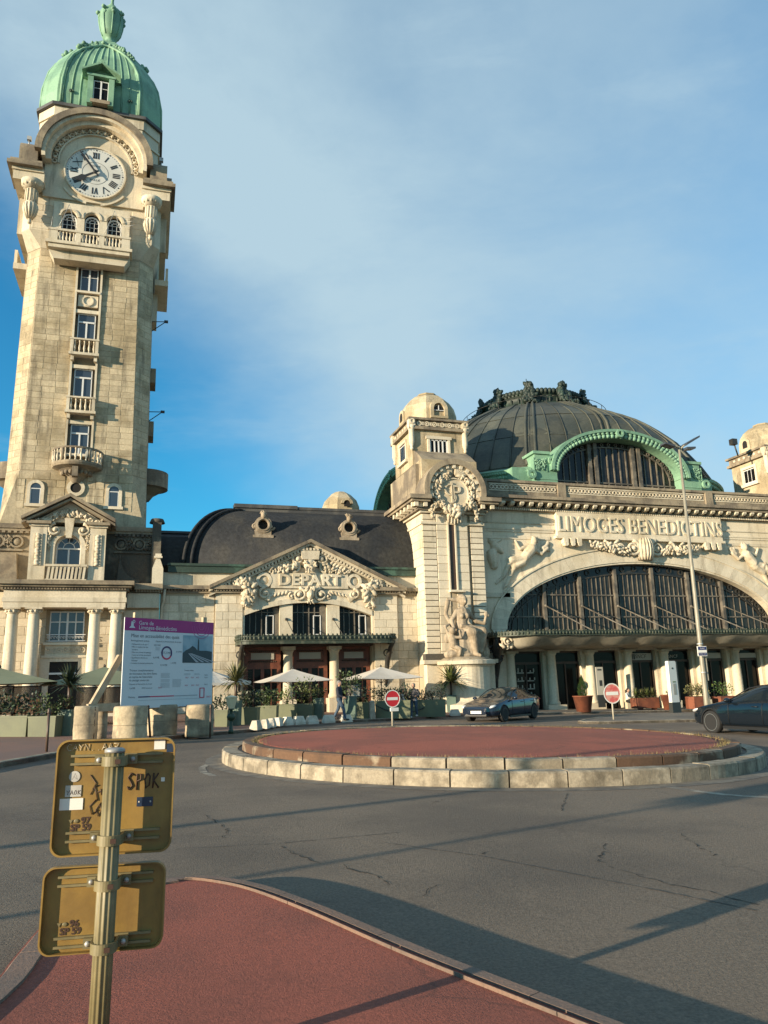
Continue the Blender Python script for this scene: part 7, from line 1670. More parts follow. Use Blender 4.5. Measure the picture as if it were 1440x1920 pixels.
# lamp post with twin heads
a = at(1328, 1345, 27.0); gz = G(a.x, 27.0, .0); TZ = at(1277, 838, 27.0).z-gz
lp = thing('street_lamp', 'tall pale street lamp with tilted twin heads at the right', 'street lamp', (a.x, 27.0, gz)); mat('lamp_paint', (0.27, 0.245, 0.185), 0.45, (0.22, 0.20, 0.15), (1.5, .4, .6), None, 0, .1); mat('lamp_head', (0.05, 0.055, 0.065), 0.35, fine=.05)
B().tube([(0, 0, -.2), (0, 0, .9), (.0, 0, 1.0), (0.03, 0, TZ*.5), (.08, 0, TZ)], [.11, .11, .105, .08, .05], 14).build('pole', 'lamp_paint', lp, local=True)
B().box(-.07, .07, -.14, -.115, .5, 1.05).build('access_door', 'lamp_paint', lp, local=True)
for z in (2.05, 3.2): B().lathe([(.12, 0), (.125, .01), (.125, .04), (.12, .05)], (0, 0, z), 14).build('band', 'steel', lp, local=True)
q = B().tube([(.08, 0, TZ-.15), (.3, -.05, TZ+.05), (.42, -.1, TZ+.1)], .04, 6); q.build('arm', 'lamp_paint', lp, local=True); q = B(); q.prism([(.3, TZ+.02), (1.0, TZ+.42), (1.0, TZ+.5), (.3, TZ+.12)], -.28, .12); q.build('head', 'lamp_head', lp, local=True)
q = B(); q.prism([(.3, TZ-.16), (.75, TZ-.1), (.75, TZ-.02), (.3, TZ-.06)], -.25, .1); q.build('head', 'lamp_head', lp, local=True)
q = B().tube([(.08, 0, TZ-.05), (-.25, -.05, TZ-.02)], .035, 6); q.build('arm', 'lamp_paint', lp, local=True); q = B(); q.prism([(-.25, TZ-.08), (-.75, TZ+.03), (-.75, TZ+.1), (-.25, TZ+.02)], -.2, .2); q.build('head', 'lamp_head', lp, local=True)
sz = at(1310, 1221, 26.8).z-gz
mat('sign_blue', (0.015, 0.02, 0.11), 0.4, fine=.03)
B().box(-.32, .12, -.22, -.19, sz-.2, sz+.2).build('street_name_plate', 'sign_white', lp, local=True); B().box(-.295, .095, -.228, -.2205, sz+.05, sz+.175).build('blue_band', 'sign_blue', lp, local=True); B().box(-.295, .095, -.228, -.2205, sz-.175, sz-.06).build('blue_band', 'sign_blue', lp, local=True)
q = B(); text(q, 'PLACE', .075, lambda x, y, z: (-.1+x, -.231, sz+.11+y)); text(q, 'MAISON DIEU', .055, lambda x, y, z: (-.1+x, -.231, sz-.115+y)); q.build('lettering', 'sign_white', lp, local=True)
B().box(.16, .2, -.05, .22, 1.75, 2.9).build('side_notice', 'sign_post', lp, local=True)

# ================================================================ foreground sign seen from behind
d_ = _f+(195-720)/1442*_r-(1700-960)/1442*_u; SP = CAM+d_*3.05; SX, SY = SP.x, SP.y
mat('sign_gold', (0.275, 0.17, 0.042), 0.42, (0.20, 0.122, 0.034), (5, .38, .64), (0.09, 0.055, 0.02), .6, .08, 25, 0, .05, 40, spec=.5)
mat('post_gold', (0.205, 0.168, 0.082), 0.5, (0.155, 0.128, 0.06), (5, .4, .6), None, 0, .08, 25, spec=.5)
mat('graffiti', (0.05, 0.022, 0.012), .6, fine=0); mat('graffiti_white', (0.62, 0.56, 0.42), .7, fine=.1); mat('sticker_blue', (0.02, 0.035, 0.07), .35, fine=.1); mat('sticker', (0.50, 0.49, 0.45), .5, (0.42, .4, .36), (12, .4, .6), fine=.08)
sg = thing('road_sign', 'ochre backs of two road signs on a fluted post in the foreground', 'road sign', (SX, SY, G(SX, SY, .1)), R(-5)); sg.rotation_euler = (0, R(.6), R(-5))
gz = G(SX, SY, .1)
def zof(py): return (CAM+(_f+(195-720)/1442*_r-(py-960)/1442*_u)*3.05).z-gz
ztop = zof(1416)
q = B(); n = 120; pr2 = [.037+.0022*math.cos(2*PI*i/n*12) for i in range(n)]
q.prism([(pr2[i]*math.cos(2*PI*i/n), pr2[i]*math.sin(2*PI*i/n)) for i in range(n)], -.1, ztop, 'z', smooth=True); q.build('post', 'post_gold', sg, local=True)
B().lathe([(.041, 0), (.041, .012), (.03, .018), (0, .018)], (0, 0, ztop), 20).build('post_cap', 'steel', sg, local=True)
def plate(z0, z1, x0, x1, nm, rails):
    y = .10; r_ = .045; pts = []
    for (cx, cz, a0) in ((x1-r_, z0+r_, -PI/2), (x1-r_, z1-r_, 0), (x0+r_, z1-r_, PI/2), (x0+r_, z0+r_, PI)):
        for k in range(7): a = a0+PI/2*k/6; pts.append((cx+r_*math.cos(a), cz+r_*math.sin(a)))
    b = B().prism(pts, y, y+.004); po = b.build(nm, 'sign_gold', sg, local=True)
    q = B(); np_ = len(pts); cx, cz = (x0+x1)/2, (z0+z1)/2                     # turned-back lip all round
    inn = [(cx+(px-cx)*.972, cz+(pz-cz)*.972) for px, pz in pts]
    vs = [(px, y+.004, pz) for px, pz in pts]+[(px, y-.03, pz) for px, pz in pts]+[(px, y-.03, pz) for px, pz in inn]+[(px, y-.001, pz) for px, pz in inn]
    q.add(vs, [(k*np_+i, k*np_+(i+1) % np_, (k+1)*np_+(i+1) % np_, (k+1)*np_+i) for k in range(3) for i in range(np_)]); q.build('folded_edge', 'sign_gold', po, local=True)
    for zr in rails:
        q = B(); xa, xb = x0+.055, x1-.05
        q.box(xa, xb, y-.016, y-.001, zr-.021, zr-.012); q.box(xa, xb, y-.016, y-.001, zr+.012, zr+.021); q.build('rail', 'post_gold', po, local=True)
        q = B().arc(0, 0, .041, .05, zr-.019, zr+.019, PI, 2*PI, 14); q.v = [(x, z, y_) for x, y_, z in q.v]
        q.box(-.085, -.045, .052, .07, zr-.019, zr+.019); q.box(.045, .085, .052, .07, zr-.019, zr+.019); q.box(-.08, -.05, .07, .085, zr-.012, zr+.012); q.box(.05, .08, .07, .085, zr-.012, zr+.012)
        for sx in (-1, 1): q.prism([(sx*.041, -.0), (sx*.05, -.0), (sx*.05, .055), (sx*.041, .055)], zr-.019, zr+.019, 'z')
        q.build('clamp', 'post_gold', po, local=True)
        for sx in (-1, 1): q = B(); q.ball((sx*.068, .048, zr), (.011, .009, .011), 8, 5); q.lathe([(.014, 0), (.014, .003)], (sx*.068, .024, zr), 8) if False else None; q.build('bolt', 'steel', po, local=True)
        q = B().box(.008, .03, -.0535, -.0505, zr-.009, zr+.009); q.build('clamp_mark', 'graffiti', po, local=True)
    return po, y-.0015
zu1, zu0, zl1, zl0 = zof(1392), zof(1614), zof(1632), zof(1790)
up, yy = plate(zu0, zu1, -.24, .237, 'upper_plate', (zof(1432), zof(1579))); low, _ = plate(zl0, zl1, -.257, .22, 'lower_plate', (zof(1660), zof(1770)))
def mark(par, s, size, x, z, m='graffiti', sh=0.0, rot=0.0, nm='lettering', sp=1.0):
    q = B(); ca, sa = math.cos(rot), math.sin(rot); text(q, s, size, lambda u, v, w: (x-.018+ca*u-sa*v, yy-.001, z+sa*u+ca*v), shear=sh, space=sp, fat=.0012); return q.build(nm, m, par, local=True)
mark(up, '97', .036, -.095, zof(1549.5), 'graffiti'); mark(up, 'SP 59', .036, -.112, zof(1562.5)); mark(low, '96', .036, -.112, zof(1738.5)); mark(low, 'SP 59', .036, -.125, zof(1752))
for par, zz, xx in ((up, 1549.5, -.128), (low, 1738.5, -.145)):
    q = B().ball((xx-.02, yy-.001, zof(zz)), (.011, .002, .008), 10, 5); q.build('oval_stamp', 'post_gold', par, local=True)
    q = B().prism([(xx-.05, zof(zz)+.006), (xx-.034, zof(zz)+.006), (xx-.042, zof(zz)-.010)], yy-.002, yy-.0005); q.build('arrow_stamp', 'post_gold', par, local=True)
def strokes(par, lines, m, r_=.0022, nm='graffiti_tag'):
    q = B()
    for L in lines: q.tube([(x-.02, yy-.0015, z) for x, z in L], r_, 5)
    return q.build(nm, m, par, local=True)
zc = zof(1408)
def letters(s, x, z, w, h):
    G_ = {'C': [[(1, .9), (.4, 1), (0, .5), (.4, 0), (1, .1)]], 'A': [[(0, 0), (.5, 1), (1, 0)], [(.2, .4), (.85, .4)]], 'Y': [[(0, 1), (.5, .5), (1, 1)], [(.5, .5), (.3, 0)]], 'N': [[(0, 0), (.1, 1), (.9, 0), (1, 1)]], '.': [[(.4, 0), (.5, .04)]], '7': [[(0, 1), (1, 1), (.4, 0)], [(.2, .5), (.85, .5)]],
          '4': [[(.75, 0), (.7, 1), (0, .35), (1, .35)]], 'S': [[(1, .9), (.5, 1.05), (.1, .75), (.5, .5), (.8, .2), (.3, -.05), (0, .15)]], 'P': [[(.2, -.1), (.2, 1), (.8, .95), (.8, .6), (.2, .5)]], 'O': [[(.5, 1), (.1, .6), (.3, 0), (.8, .2), (.9, .8), (.5, 1)]], 'K': [[(.1, 0), (.2, 1)], [(.9, 1), (.2, .5), (1, 0)]], 'E': [[(1, .9), (.3, 1), (.2, 0), (1, .1)], [(.2, .5), (.8, .55)]], '!': [[(.5, 1), (.45, .3)], [(.45, .05), (.45, 0)]]}
    out = []
    for i, c in enumerate(s):
        for L in G_.get(c, []): out.append([(x+(i+u*.8)*w, z+v*h) for u, v in L])
    return out
strokes(up, letters('CAYN..AA7', -.185, zof(1414), .0235, .026), 'graffiti_white', .0013)
strokes(up, letters('SPOK', .065, zof(1492), .034, .06), 'graffiti', .0032)
zig = [[(-.085, zof(1462)), (-.06, zof(1478)), (-.075, zof(1490)), (-.05, zof(1482))], [(-.08, zof(1500)), (-.065, zof(1484)), (-.05, zof(1512))], [(-.055, zof(1510)), (-.08, zof(1522)), (-.07, zof(1538)), (-.045, zof(1530))], [(-.035, zof(1516)), (-.055, zof(1530)), (-.045, zof(1542)), (-.03, zof(1530)), (-.04, zof(1520))]]
strokes(up, zig, 'graffiti', .002); strokes(up, [[(-.04, zof(1490)), (-.035, zof(1502))], [(-.052, zof(1496)), (-.03, zof(1493))]], 'graffiti', .002)
def stick(x0, x1, p0, p1, m, nm='sticker'): return B().box(x0-.022, x1-.022, yy-.002, yy-.0003, zof(p1), zof(p0)).build(nm, m, up, local=True)
s_ = B().prism([(-.167+.022*math.cos(2*PI*i/20), zof(1464)+.022*math.sin(2*PI*i/20)) for i in range(20)], yy-.002, yy-.0003); s_.build('round_sticker', 'sticker', up, local=True)
stick(-.178, -.115, 1481, 1503, 'sticker'); stick(-.197, -.105, 1506, 1528, 'sign_white'); stick(.11, .175, 1509, 1527, 'sticker_blue'); stick(.17, .215, 1394, 1416, 'sign_white'); stick(.222, .25, 1405, 1422, 'sticker_blue'); stick(.205, .22, 1472, 1480, 'sign_white')
strokes(up, letters('YAOK', -.174, zof(1499), .0145, .017), 'graffiti', .0016); strokes(up, [[(-.155, zof(1470)), (-.145, zof(1458)), (-.135, zof(1470)), (-.15, zof(1464))]], 'graffiti', .001)
q = B(); q.ball((.098, yy-.002, zof(1518)), (.004, .002, .004)); q.ball((.143, yy-.002, zof(1518)), (.004, .002, .004)); q.build('sticker_screw', 'sticker', up, local=True)
# street furniture out of frame to the left; it throws the long shadows across the square
def shadow_post(end, L, h, r_, label, panel=None, nm='sign_post', cat='post'):
    base = (end[0]-math.sin(SUN_AZ)*L, end[1]-math.cos(SUN_AZ)*L); gz = G(*base)
    t = thing(nm, label, cat, (base[0], base[1], gz)); B().tube([(0, 0, -.1), (0, 0, h)], [r_, r_*.7], 10).build('pole', 'lamp_paint', t, local=True)
    if panel: q = B().box(-.03, .03, -panel[0]/2, panel[0]/2, h-panel[1], h); q.build('panel', 'sign_post', t, local=True)
    else: B().box(-.8, .1, -.15, .15, h, h+.12).build('head', 'lamp_head', t, local=True)
    return t
shadow_post((7.9, 9.9), 22.5, 3.95, .06, 'tall sign post with a panel standing left of the square', (.75, .75))
shadow_post((5.2, 11.75), 26, 9.5, .11, 'street lamp left of the square beyond the frame', None, 'street_lamp', 'street lamp')
# ================================================================ cars
mat('car_blue', (0.012, 0.019, 0.034), 0.13, fine=.02, spec=.45, metal=.0); mat('car_dark', (0.006, 0.010, 0.015), 0.12, fine=.02, spec=.45, metal=.0)
for n_ in ('car_blue', 'car_dark'): MATS[n_].node_tree.nodes['Principled BSDF'].inputs['Coat Weight'].default_value = .5
mat('car_glass', (0.012, 0.017, 0.021), 0.04, fine=0, spec=.5); mat('tyre', (0.012, 0.012, 0.012), .8, fine=.1); mat('rim', (0.36, 0.36, 0.35), .3, fine=.05, metal=.8); mat('rim_dark', (0.06, 0.06, 0.06), .35, fine=.05, metal=.6); mat('lamp_glass', (0.55, 0.56, 0.56), .1, fine=0, spec=.8); mat('lamp_red', (0.25, .01, .01), .2, fine=0); mat('black_trim', (0.01, 0.01, 0.01), .5, fine=0)
ST = [  # x, z bottom, belt z, top z, half width, cabin half width
 (2.36, .36, .58, .62, .50, .45), (2.30, .26, .64, .67, .70, .62), (2.10, .20, .70, .74, .84, .74), (1.75, .19, .77, .82, .90, .78), (1.30, .19, .83, .90, .92, .78), (.98, .18, .87, .97, .92, .76), (.55, .18, .89, 1.16, .92, .68), (.1, .18, .90, 1.33, .92, .62), (-.28, .18, .91, 1.42, .92, .58), (-.42, .18, .91, 1.435, .92, .575), (-.52, .18, .915, 1.44, .92, .575), (-.95, .18, .925, 1.42, .92, .57), (-1.35, .19, .94, 1.34, .92, .56), (-1.75, .2, .96, 1.20, .91, .58), (-2.05, .24, .98, 1.08, .88, .62), (-2.25, .32, .97, 1.03, .80, .62), (-2.34, .42, .90, .95, .62, .5)]
def make_car(name, label, loc, heading, paint, plate=None, rimm='rim'):
    t = thing(name, label, 'car', loc, heading)
    b = B(); rings = []
    for (x, zb, zl, zt, w, cw) in ST:
        h = [(0, zb), (w*.72, zb), (w*.95, zb+.08), (w, zb+(zl-zb)*.42), (w*.985, zl-.13), (w*.95, zl-.02), (w*.925, zl+.015), (cw+.05, zt-.11 if zt-zl > .15 else zt-.02), (cw*.82, zt-.025), (0, zt)]
        rings.append([(x, y, z) for y, z in h]+[(x, -y, z) for y, z in h[-2:0:-1]])
    k = len(rings[0]); vs = [p for r_ in rings for p in r_]; fs = []; mi = []
    for i in range(len(rings)-1):
        xm = (ST[i][0]+ST[i+1][0])/2
        for j in range(k):
            jj = j if j < 9 else k-1-j; m_ = 0
            if jj == 6 and -1.75 < xm < .55 and not -.52 < xm < -.42: m_ = 1
            if jj in (7, 8) and -.28 < xm < .98: m_ = 2
            if jj in (7, 8) and -.42 > xm > -1.4: m_ = 4
            if jj in (7, 8) and -2.0 < xm < -1.35: m_ = 3
            fs.append((i*k+j, i*k+(j+1) % k, (i+1)*k+(j+1) % k, (i+1)*k+j)); mi.append(m_)
    fs += [tuple(range(k)), tuple((len(rings)-1)*k+j for j in range(k))]; mi += [0, 0]
    me = bpy.data.meshes.new('car'); me.from_pydata(vs, [], fs); me.polygons.foreach_set('material_index', mi)
    for _ in range(5): me.materials.append(MATS[paint])
    o = bpy.data.objects.new('car_tmp', me); COL.objects.link(o); md = o.modifiers.new('s', 'SUBSURF'); md.levels = md.render_levels = 2
    # wheel arches are cut out of the body
    cut = B()
    for x in (1.43, -1.44):
        for s in (-1, 1): cut.tube([(x, s*.62, .335), (x, s*1.1, .335)], .385, 28, False)
    co = cut.build('cutter', 'black_trim'); bo = o.modifiers.new('b', 'BOOLEAN'); bo.operation = 'DIFFERENCE'; bo.object = co; bo.solver = 'EXACT'
    dg = bpy.context.evaluated_depsgraph_get(); ev = bpy.data.meshes.new_from_object(o.evaluated_get(dg))
    bpy.data.objects.remove(o); bpy.data.objects.remove(co)
    V = [v.co.copy() for v in ev.vertices]; grp = {}
    for p in ev.polygons: grp.setdefault(min(p.material_index, 4), []).append(tuple(p.vertices))
    names = {0: ('body', paint), 1: ('side_windows', 'car_glass'), 2: ('windscreen', 'car_glass'), 3: ('rear_window', 'car_glass'), 4: ('roof_panel', 'car_dark')}
    body = None
    for g_, F_ in sorted(grp.items()):
        sides = [F_]
        if g_ == 1: sides = [[f for f in F_ if V[f[0]].y > 0 and V[f[0]].x > -.47], [f for f in F_ if V[f[0]].y > 0 and V[f[0]].x <= -.47], [f for f in F_ if V[f[0]].y <= 0 and V[f[0]].x > -.47], [f for f in F_ if V[f[0]].y <= 0 and V[f[0]].x <= -.47]]
        for ff in sides:
            if not ff: continue
            ids = sorted({i for f in ff for i in f}); mp_ = {i: n for n, i in enumerate(ids)}
            q = B(); q.add([V[i] for i in ids], [tuple(mp_[i] for i in f) for f in ff], True)
            ob = q.build('side_window' if g_ == 1 else names[g_][0], names[g_][1], t, local=True)
            if g_ == 0: body = ob
    for x in (1.43, -1.44):
        for s in (-1, 1):
            q = B(); y = s*.80; q.lathe([(.25, -.105), (.315, -.11), (.335, -.07), (.335, .07), (.315, .11), (.25, .105)], (0, 0, 0), 32); q.v = [(x+a, y+c, .335+b_) for a, b_, c in q.v]; ty = q.build('wheel', 'tyre', t, local=True)
            q = B(); ys = y+s*.10
            q.arc(x, .335, .228, .246, min(ys-.03*s, ys+.012*s), max(ys-.03*s, ys+.012*s), 0, 2*PI, 28)
            for i in range(10): a = 2*PI*i/10; q.prism([(x+.04*math.cos(a+.35), .335+.04*math.sin(a+.35)), (x+.22*math.cos(a+.06), .335+.22*math.sin(a+.06)), (x+.22*math.cos(a-.06), .335+.22*math.sin(a-.06)), (x+.04*math.cos(a-.35), .335+.04*math.sin(a-.35))], min(ys, ys-.03*s), max(ys, ys-.03*s))
            q.build('rim', rimm, ty, local=True); q = B(); q.prism([(x+.24*math.cos(2*PI*i/24), .335+.24*math.sin(2*PI*i/24)) for i in range(24)], y-.04 if s > 0 else y+.03, y-.03 if s > 0 else y+.04); q.build('hub_backing', 'black_trim', ty, local=True)
            q = B(); q.arc(x, .335, .36, .40, s*.86-.05, s*.86+.03, -.1, PI+.1, 24); q.build('arch_liner', 'black_trim', t, local=True)
    for s in (-1, 1):
        q = B(); q.ball((2.12, s*.66, .655), (.2, .17, .055), 12, 6, (0, .25, s*-.5)); q.build('headlight', 'lamp_glass', t, local=True)
        q = B(); q.ball((-2.2, s*.68, .86), (.1, .2, .07), 10, 6); q.build('tail_light', 'lamp_red', t, local=True)
        q = B(); q.ball((.62, s*1.02, .97), (.09, .11, .07), 10, 6); q.tube([(.6, s*.88, .92), (.62, s*.98, .95)], .025, 6); q.build('mirror', paint, t, local=True)
        for xh in (-.25, -1.25): q = B(); q.tube([(xh+.1, s*.932, .80), (xh-.1, s*.932, .80)], .012, 6); q.build('door_handle', 'black_trim', t, local=True)
        for xd in (.72, -.47, -1.42): q = B(); q.tube([(xd, s*.928, .30), (xd, s*.926, .55), (xd-.0, s*.912, .80), (xd-.02, s*.878, .895)], .006, 4); q.build('door_seam', 'black_trim', t, local=True)
        q = B(); q.tube([(.78, s*.845, .925), (.1, s*.66, 1.29), (-.35, s*.63, 1.365), (-.95, s*.62, 1.35), (-1.5, s*.66, 1.17), (-1.75, s*.74, 1.02)], .018, 5); q.build('window_trim', 'black_trim', t, local=True)
        q = B(); q.box(-1.0, .98, min(s*.86, s*.915), max(s*.86, s*.915), .17, .25); q.build('sill', 'black_trim', t, local=True)
    q = B(); q.prism([(-.6, .27), (.6, .27), (.52, .36), (-.52, .36)], 2.25, 2.335, 'x'); q.build('lower_grille', 'black_trim', t, local=True)
    if plate:
        q = B().box(2.35, 2.375, -.26, .26, .38, .49); po = q.build('number_plate', 'sign_white', t, local=True)
        q = B(); text(q, plate, .1, lambda x, y, z: (2.378, x, .435+y)); q.build('plate_lettering', 'clock_black', po, local=True)
    return t
f0, f1 = gp(893, 1354), gp(992, 1352); dirv = Vector((-.80, -.60)); cx, cy = f0.x-dirv.x*1.95+.35, f0.y-dirv.y*1.95+.15
make_car('parked_car', 'dark blue sedan facing left before the statue pedestal', (cx, cy, G(cx, cy)), math.atan2(dirv.y, dirv.x), 'car_blue', 'GD-478-VM', 'rim_dark').scale = (1.04, 1.04, 1.06)
w0 = gp(1339, 1374); dv = Vector((-.12, .993)); side = Vector((-.993, -.12)); cc = Vector((w0.x, w0.y))-side*.9-dv*1.62
make_car('passing_car', 'dark sedan cut by the right edge behind the roundabout', (cc.x, cc.y, G(cc.x, cc.y)), math.atan2(dv.y, dv.x), 'car_dark').scale = (1.12, 1.12, 1.15)

# ================================================================ people
mat('skin', (0.42, 0.24, 0.16), .6, fine=.05); mat('jeans', (0.05, 0.085, 0.13), .85, (0.04, .065, .10), (8, .4, .6), None, 0, .15); mat('navy_jacket', (0.012, 0.016, 0.03), .8, fine=.15); mat('grey_jacket', (0.075, 0.07, 0.072), .8, fine=.15); mat('hair_grey', (0.20, 0.18, 0.16), .8, fine=.2); mat('hair_dark', (0.02, 0.015, 0.012), .7, fine=.2); mat('shoe_dark', (0.02, .018, .016), .6, fine=.1); mat('shoe_white', (.6, .58, .54), .6, fine=.05); mat('white_shirt', (.6, .56, .5), .8, fine=.05); mat('black_cloth', (0.014, .013, .014), .85, fine=.1)
def person(label, loc, rz, H, jacket, legs, hair, shoes, stride=.3, arms=((.2, .25), (-.25, .1)), bald=False):
    """walking figure facing -Y in its own space; H = height"""
    k = H/1.75; t = thing('person', label, 'person', loc, rz); t.scale = (k*1.08, k*1.08, k)
    hip = .93; b = B()
    def leg(s, d, lift):
        kx = Vector((s*.10, -d*.55-.06, .50+lift*.3)); an = Vector((s*.10, -d+.05*lift, .09+lift)); hp = Vector((s*.09, 0, hip))
        return hp, kx, an
    L_ = [leg(-1, stride, 0.0), leg(1, -stride, .07)]
    body = B(); body.ball((0, -.01, 1.62), (.078, .098, .12), 14, 10); capsule(body, (0, .015, 1.43), (0, .0, 1.53), .052, .05); body.ball((0, -.105, 1.605), (.014, .022, .022), 8, 6); body.ball((.08, .0, 1.61), (.012, .022, .032), 8, 6); body.ball((-.08, .0, 1.61), (.012, .022, .032), 8, 6); body.ball((0, -.085, 1.555), (.035, .02, .014), 8, 6)
    hands = []
    for s, (fw, bend) in zip((-1, 1), arms):
        sh = Vector((s*.19, .02, 1.38)); el = sh+Vector((s*.06, -fw*.55, -.27)); wr = el+Vector((-s*.02, -fw*.6-bend*.4, -.22+bend*.45)); hands.append((s, sh, el, wr))
    for s, sh, el, wr in hands:
        d = (wr-el).normalized(); hd = wr+d*.07; sd = d.cross(Vector((s, 0, 0))).normalized()
        capsule(body, wr-d*.05, wr+d*.03, .027, .03, 8); body.ball(hd, (.022, .042, .045), 8, 6)
        for f in range(4): p0 = hd+d*.02+sd*(.028-.019*f); capsule(body, p0, p0+d*(.05+.012*(f in (1, 2)))+Vector((-s*.015, 0, 0)), .0095, .0085, 6)
        capsule(body, hd+sd*.035-d*.02, hd+sd*.06+d*.02, .011, .009, 6)
    remeshed(body, .011, 'body', 'skin', t, 1, True)
    jk = B(); capsule(jk, (0, .0, .92), (0, .0, 1.1), .165, .16, 14); capsule(jk, (0, .0, 1.1), (0, .01, 1.33), .16, .175, 14); capsule(jk, (-.16, .02, 1.37), (.16, .02, 1.37), .085, .085, 12); jk.tube([(0, .01, 1.36), (0, .005, 1.49)], [.1, .075], 12); jk.v = [(x, y*.78, z) for x, y, z in jk.v]
    for s, sh, el, wr in hands: capsule(jk, sh, el, .075, .058, 10); capsule(jk, el, wr-(wr-el)*.12, .058, .042, 10)
    remeshed(jk, .016, 'jacket', jacket, t, 2, True)
    tr = B(); tr.ball((0, .01, .93), (.165, .12, .12), 12, 8)
    for hp, kx, an in L_: capsule(tr, hp, kx, .098, .07, 12); capsule(tr, kx, an+Vector((0, 0, .0)), .07, .055, 12)
    remeshed(tr, .016, 'trousers', legs, t, 2, True)
    for hp, kx, an in L_: sh_ = B(); sh_.ball((an.x, an.y-.06, an.z-.045), (.048, .135, .045), 12, 8); sh_.ball((an.x, an.y+.02, an.z-.02), (.045, .06, .06), 10, 6); remeshed(sh_, .012, 'shoe', shoes, t, 1, True)
    hr = B(); hr.ball((0, .02, 1.66), (.087, .1, .1), 14, 10); hr.ball((0, .055, 1.60), (.08, .065, .09), 12, 8); remeshed(hr, .012, 'hair', hair, t, 1, True)
    return t
p = gp(637, 1351, .1); person('walking man in dark navy jacket and jeans before the pavilion doors', (p.x, p.y, p.z), R(60), 1.74, 'navy_jacket', 'jeans', 'hair_grey', 'shoe_dark', .26, ((.1, .3), (-.1, .1)))
p = gp(777, 1346, .1); person('man in grey jacket and jeans walking past the chain', (p.x, p.y, p.z), R(-40), 1.62, 'grey_jacket', 'jeans', 'hair_grey', 'shoe_white', .12, ((.1, .5), (.05, .45)))
mat('chair_wood', (0.10, 0.06, 0.03), .6, fine=.15)
def seated(label, loc, rz, top, hair, legs, chair=None, long_hair=False):
    t = thing('person', label, 'person', loc, rz)
    body = B(); body.ball((0, -.06, 1.2), (.078, .098, .12), 12, 8); capsule(body, (0, -.01, 1.0), (0, -.04, 1.1), .052, .05, 10); body.ball((0, -.16, 1.185), (.014, .02, .02), 6, 5)
    for s in (-1, 1):
        wr = Vector((s*.1, -.42, .66)); body.ball(wr, (.03, .045, .04), 8, 6)
        for f in range(4): capsule(body, wr+Vector((-s*.02*f+.03*s, -.03, 0)), wr+Vector((-s*.02*f+.03*s, -.085, -.02)), .0095, .0085, 6)
        capsule(body, wr+Vector((-s*.035, 0, .01)), wr+Vector((-s*.05, -.04, .02)), .011, .009, 6)
    remeshed(body, .013, 'body', 'skin', t, 1, True)
    jk = B(); capsule(jk, (0, .03, .55), (0, .02, .92), .15, .165, 12); capsule(jk, (-.15, .02, .95), (.15, .02, .95), .08, .08, 10); jk.v = [(x, y*.8, z) for x, y, z in jk.v]
    for s in (-1, 1): capsule(jk, (s*.19, .02, .96), (s*.23, -.1, .72), .07, .055, 8); capsule(jk, (s*.23, -.1, .72), (s*.12, -.36, .67), .055, .04, 8)
    remeshed(jk, .018, 'top', top, t, 2, True)
    tr = B()
    for s in (-1, 1): capsule(tr, (s*.1, .02, .53), (s*.12, -.42, .53), .1, .075, 10); capsule(tr, (s*.12, -.42, .53), (s*.12, -.46, .09), .072, .05, 10)
    tr.ball((0, .02, .53), (.18, .14, .12), 10, 6); remeshed(tr, .018, 'trousers', legs, t, 2, True)
    for s in (-1, 1): q = B(); q.ball((s*.12, -.53, .045), (.048, .13, .045), 10, 6); q.build('shoe', 'shoe_dark', t, local=True)
    hr = B(); hr.ball((0, -.03, 1.245), (.088, .1, .1), 12, 8); hr.ball((0, .02, 1.18), (.082, .06, .1), 10, 6)
    if long_hair: capsule(hr, (0, .06, 1.15), (.03, .07, .8), .1, .07, 10)
    remeshed(hr, .013, 'hair', hair, t, 1, True)
    if chair:
        c = thing('cafe_chair', chair, 'chair', loc, rz); B().box(-.21, .21, -.2, .2, .40, .425).build('seat', 'chair_wood', c, local=True); B().box(-.2, .2, .19, .22, .6, .85).build('backrest', 'chair_wood', c, local=True)
        for sx in (-1, 1):
            for sy in (-1, 1): B().tube([(sx*.2, sy*.19, -.02), (sx*.18, sy*.18, .40)], .016, 6).build('leg', 'chair_wood', c, local=True)
        for sx in (-1, 1): B().tube([(sx*.18, .19, .42), (sx*.18, .21, .84)], .016, 6).build('back_post', 'chair_wood', c, local=True)
    return t
p = gp(758, 1337, .1); seated('seated guest in white shirt behind the terrace planters', (p.x, p.y+.3, p.z+.0), R(70), 'white_shirt', 'hair_dark', 'black_cloth', 'wooden cafe chair under the guest in white')
p = gp(768, 1337, .1); seated('seated guest in dark clothes behind the terrace planters', (p.x, p.y+.5, p.z+.0), R(-80), 'black_cloth', 'hair_dark', 'black_cloth', 'wooden cafe chair under the guest in dark clothes')
p = at(1182, 1330, 43.75); seated('person with long dark hair sitting on the white plinth by the doors', (p.x, 43.9, .08-.44), R(35), 'white_shirt', 'hair_dark', 'black_cloth', None, True)
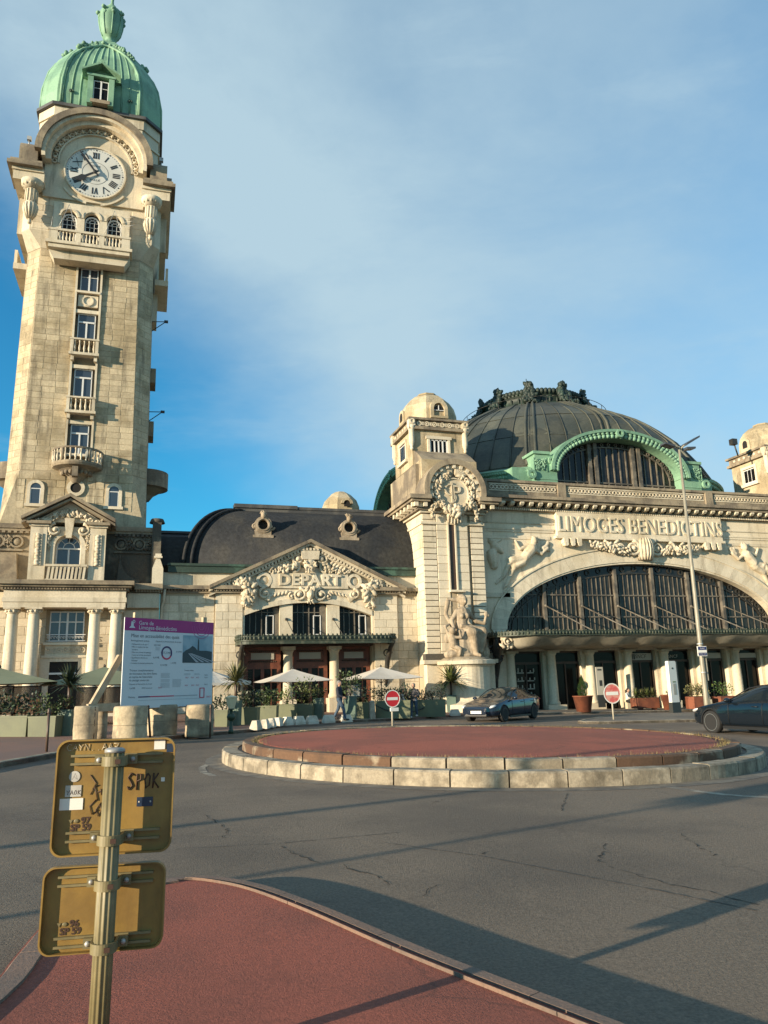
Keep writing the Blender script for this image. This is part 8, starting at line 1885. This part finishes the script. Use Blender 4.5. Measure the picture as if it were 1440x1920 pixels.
# ================================================================ pieces that stand apart become parts of their own
def split_apart(o):
    me = o.data; n = len(me.vertices)
    if n > 30000 or n < 16: return
    par = list(range(n))
    def find(a):
        while par[a] != a: par[a] = par[par[a]]; a = par[a]
        return a
    for p in me.polygons:
        v = p.vertices; r0 = find(v[0])
        for q in v[1:]: par[find(q)] = r0
    isl = {}
    for i, v in enumerate(me.vertices): isl.setdefault(find(i), []).append(v.co)
    if not 2 <= len(isl) <= 700: return
    keys = list(isl); e = .05; bb = []
    for k in keys: c = isl[k]; bb.append([min(q[i] for q in c)-e for i in range(3)]+[max(q[i] for q in c)+e for i in range(3)])
    g = list(range(len(keys)))
    def fg(a):
        while g[a] != a: g[a] = g[g[a]]; a = g[a]
        return a
    for i in range(len(keys)):
        for j in range(i):
            a, c = bb[i], bb[j]
            if all(a[k] <= c[k+3] and c[k] <= a[k+3] for k in range(3)): g[fg(i)] = fg(j)
    cl = {fg(i) for i in range(len(keys))}
    if len(cl) < 2: return
    if len(cl) > 12: o['kind'] = 'stuff'; return
    where = {k: fg(i) for i, k in enumerate(keys)}; first = True; base = o.name.split('.')[0]
    for c in sorted(cl):
        ids = [i for i in range(n) if where[find(i)] == c]; mp_ = {i: k for k, i in enumerate(ids)}
        fs = [tuple(mp_[i] for i in p.vertices) for p in me.polygons if p.vertices[0] in mp_]; sm = [p.use_smooth for p in me.polygons if p.vertices[0] in mp_]
        m2 = bpy.data.meshes.new(base); m2.from_pydata([me.vertices[i].co for i in ids], [], fs); m2.polygons.foreach_set('use_smooth', sm)
        for mm in me.materials: m2.materials.append(mm)
        if first: o.data = m2; first = False
        else:
            w = bpy.data.objects.new(base, m2); COL.objects.link(w); w.parent = o.parent; w.location = o.location
for o in [q for q in bpy.data.objects if q.type == 'MESH' and q.parent and 'kind' not in q and q.data.users == 1]:
    nm = o.name.split('.')[0]
    if nm in ('lettering', 'numeral', 'maker_lettering', 'graffiti_tag', 'plate_lettering', 'door_lettering', 'carved_relief', 'figure', 'body', 'monogram'): continue
    if o.children: continue
    split_apart(o)
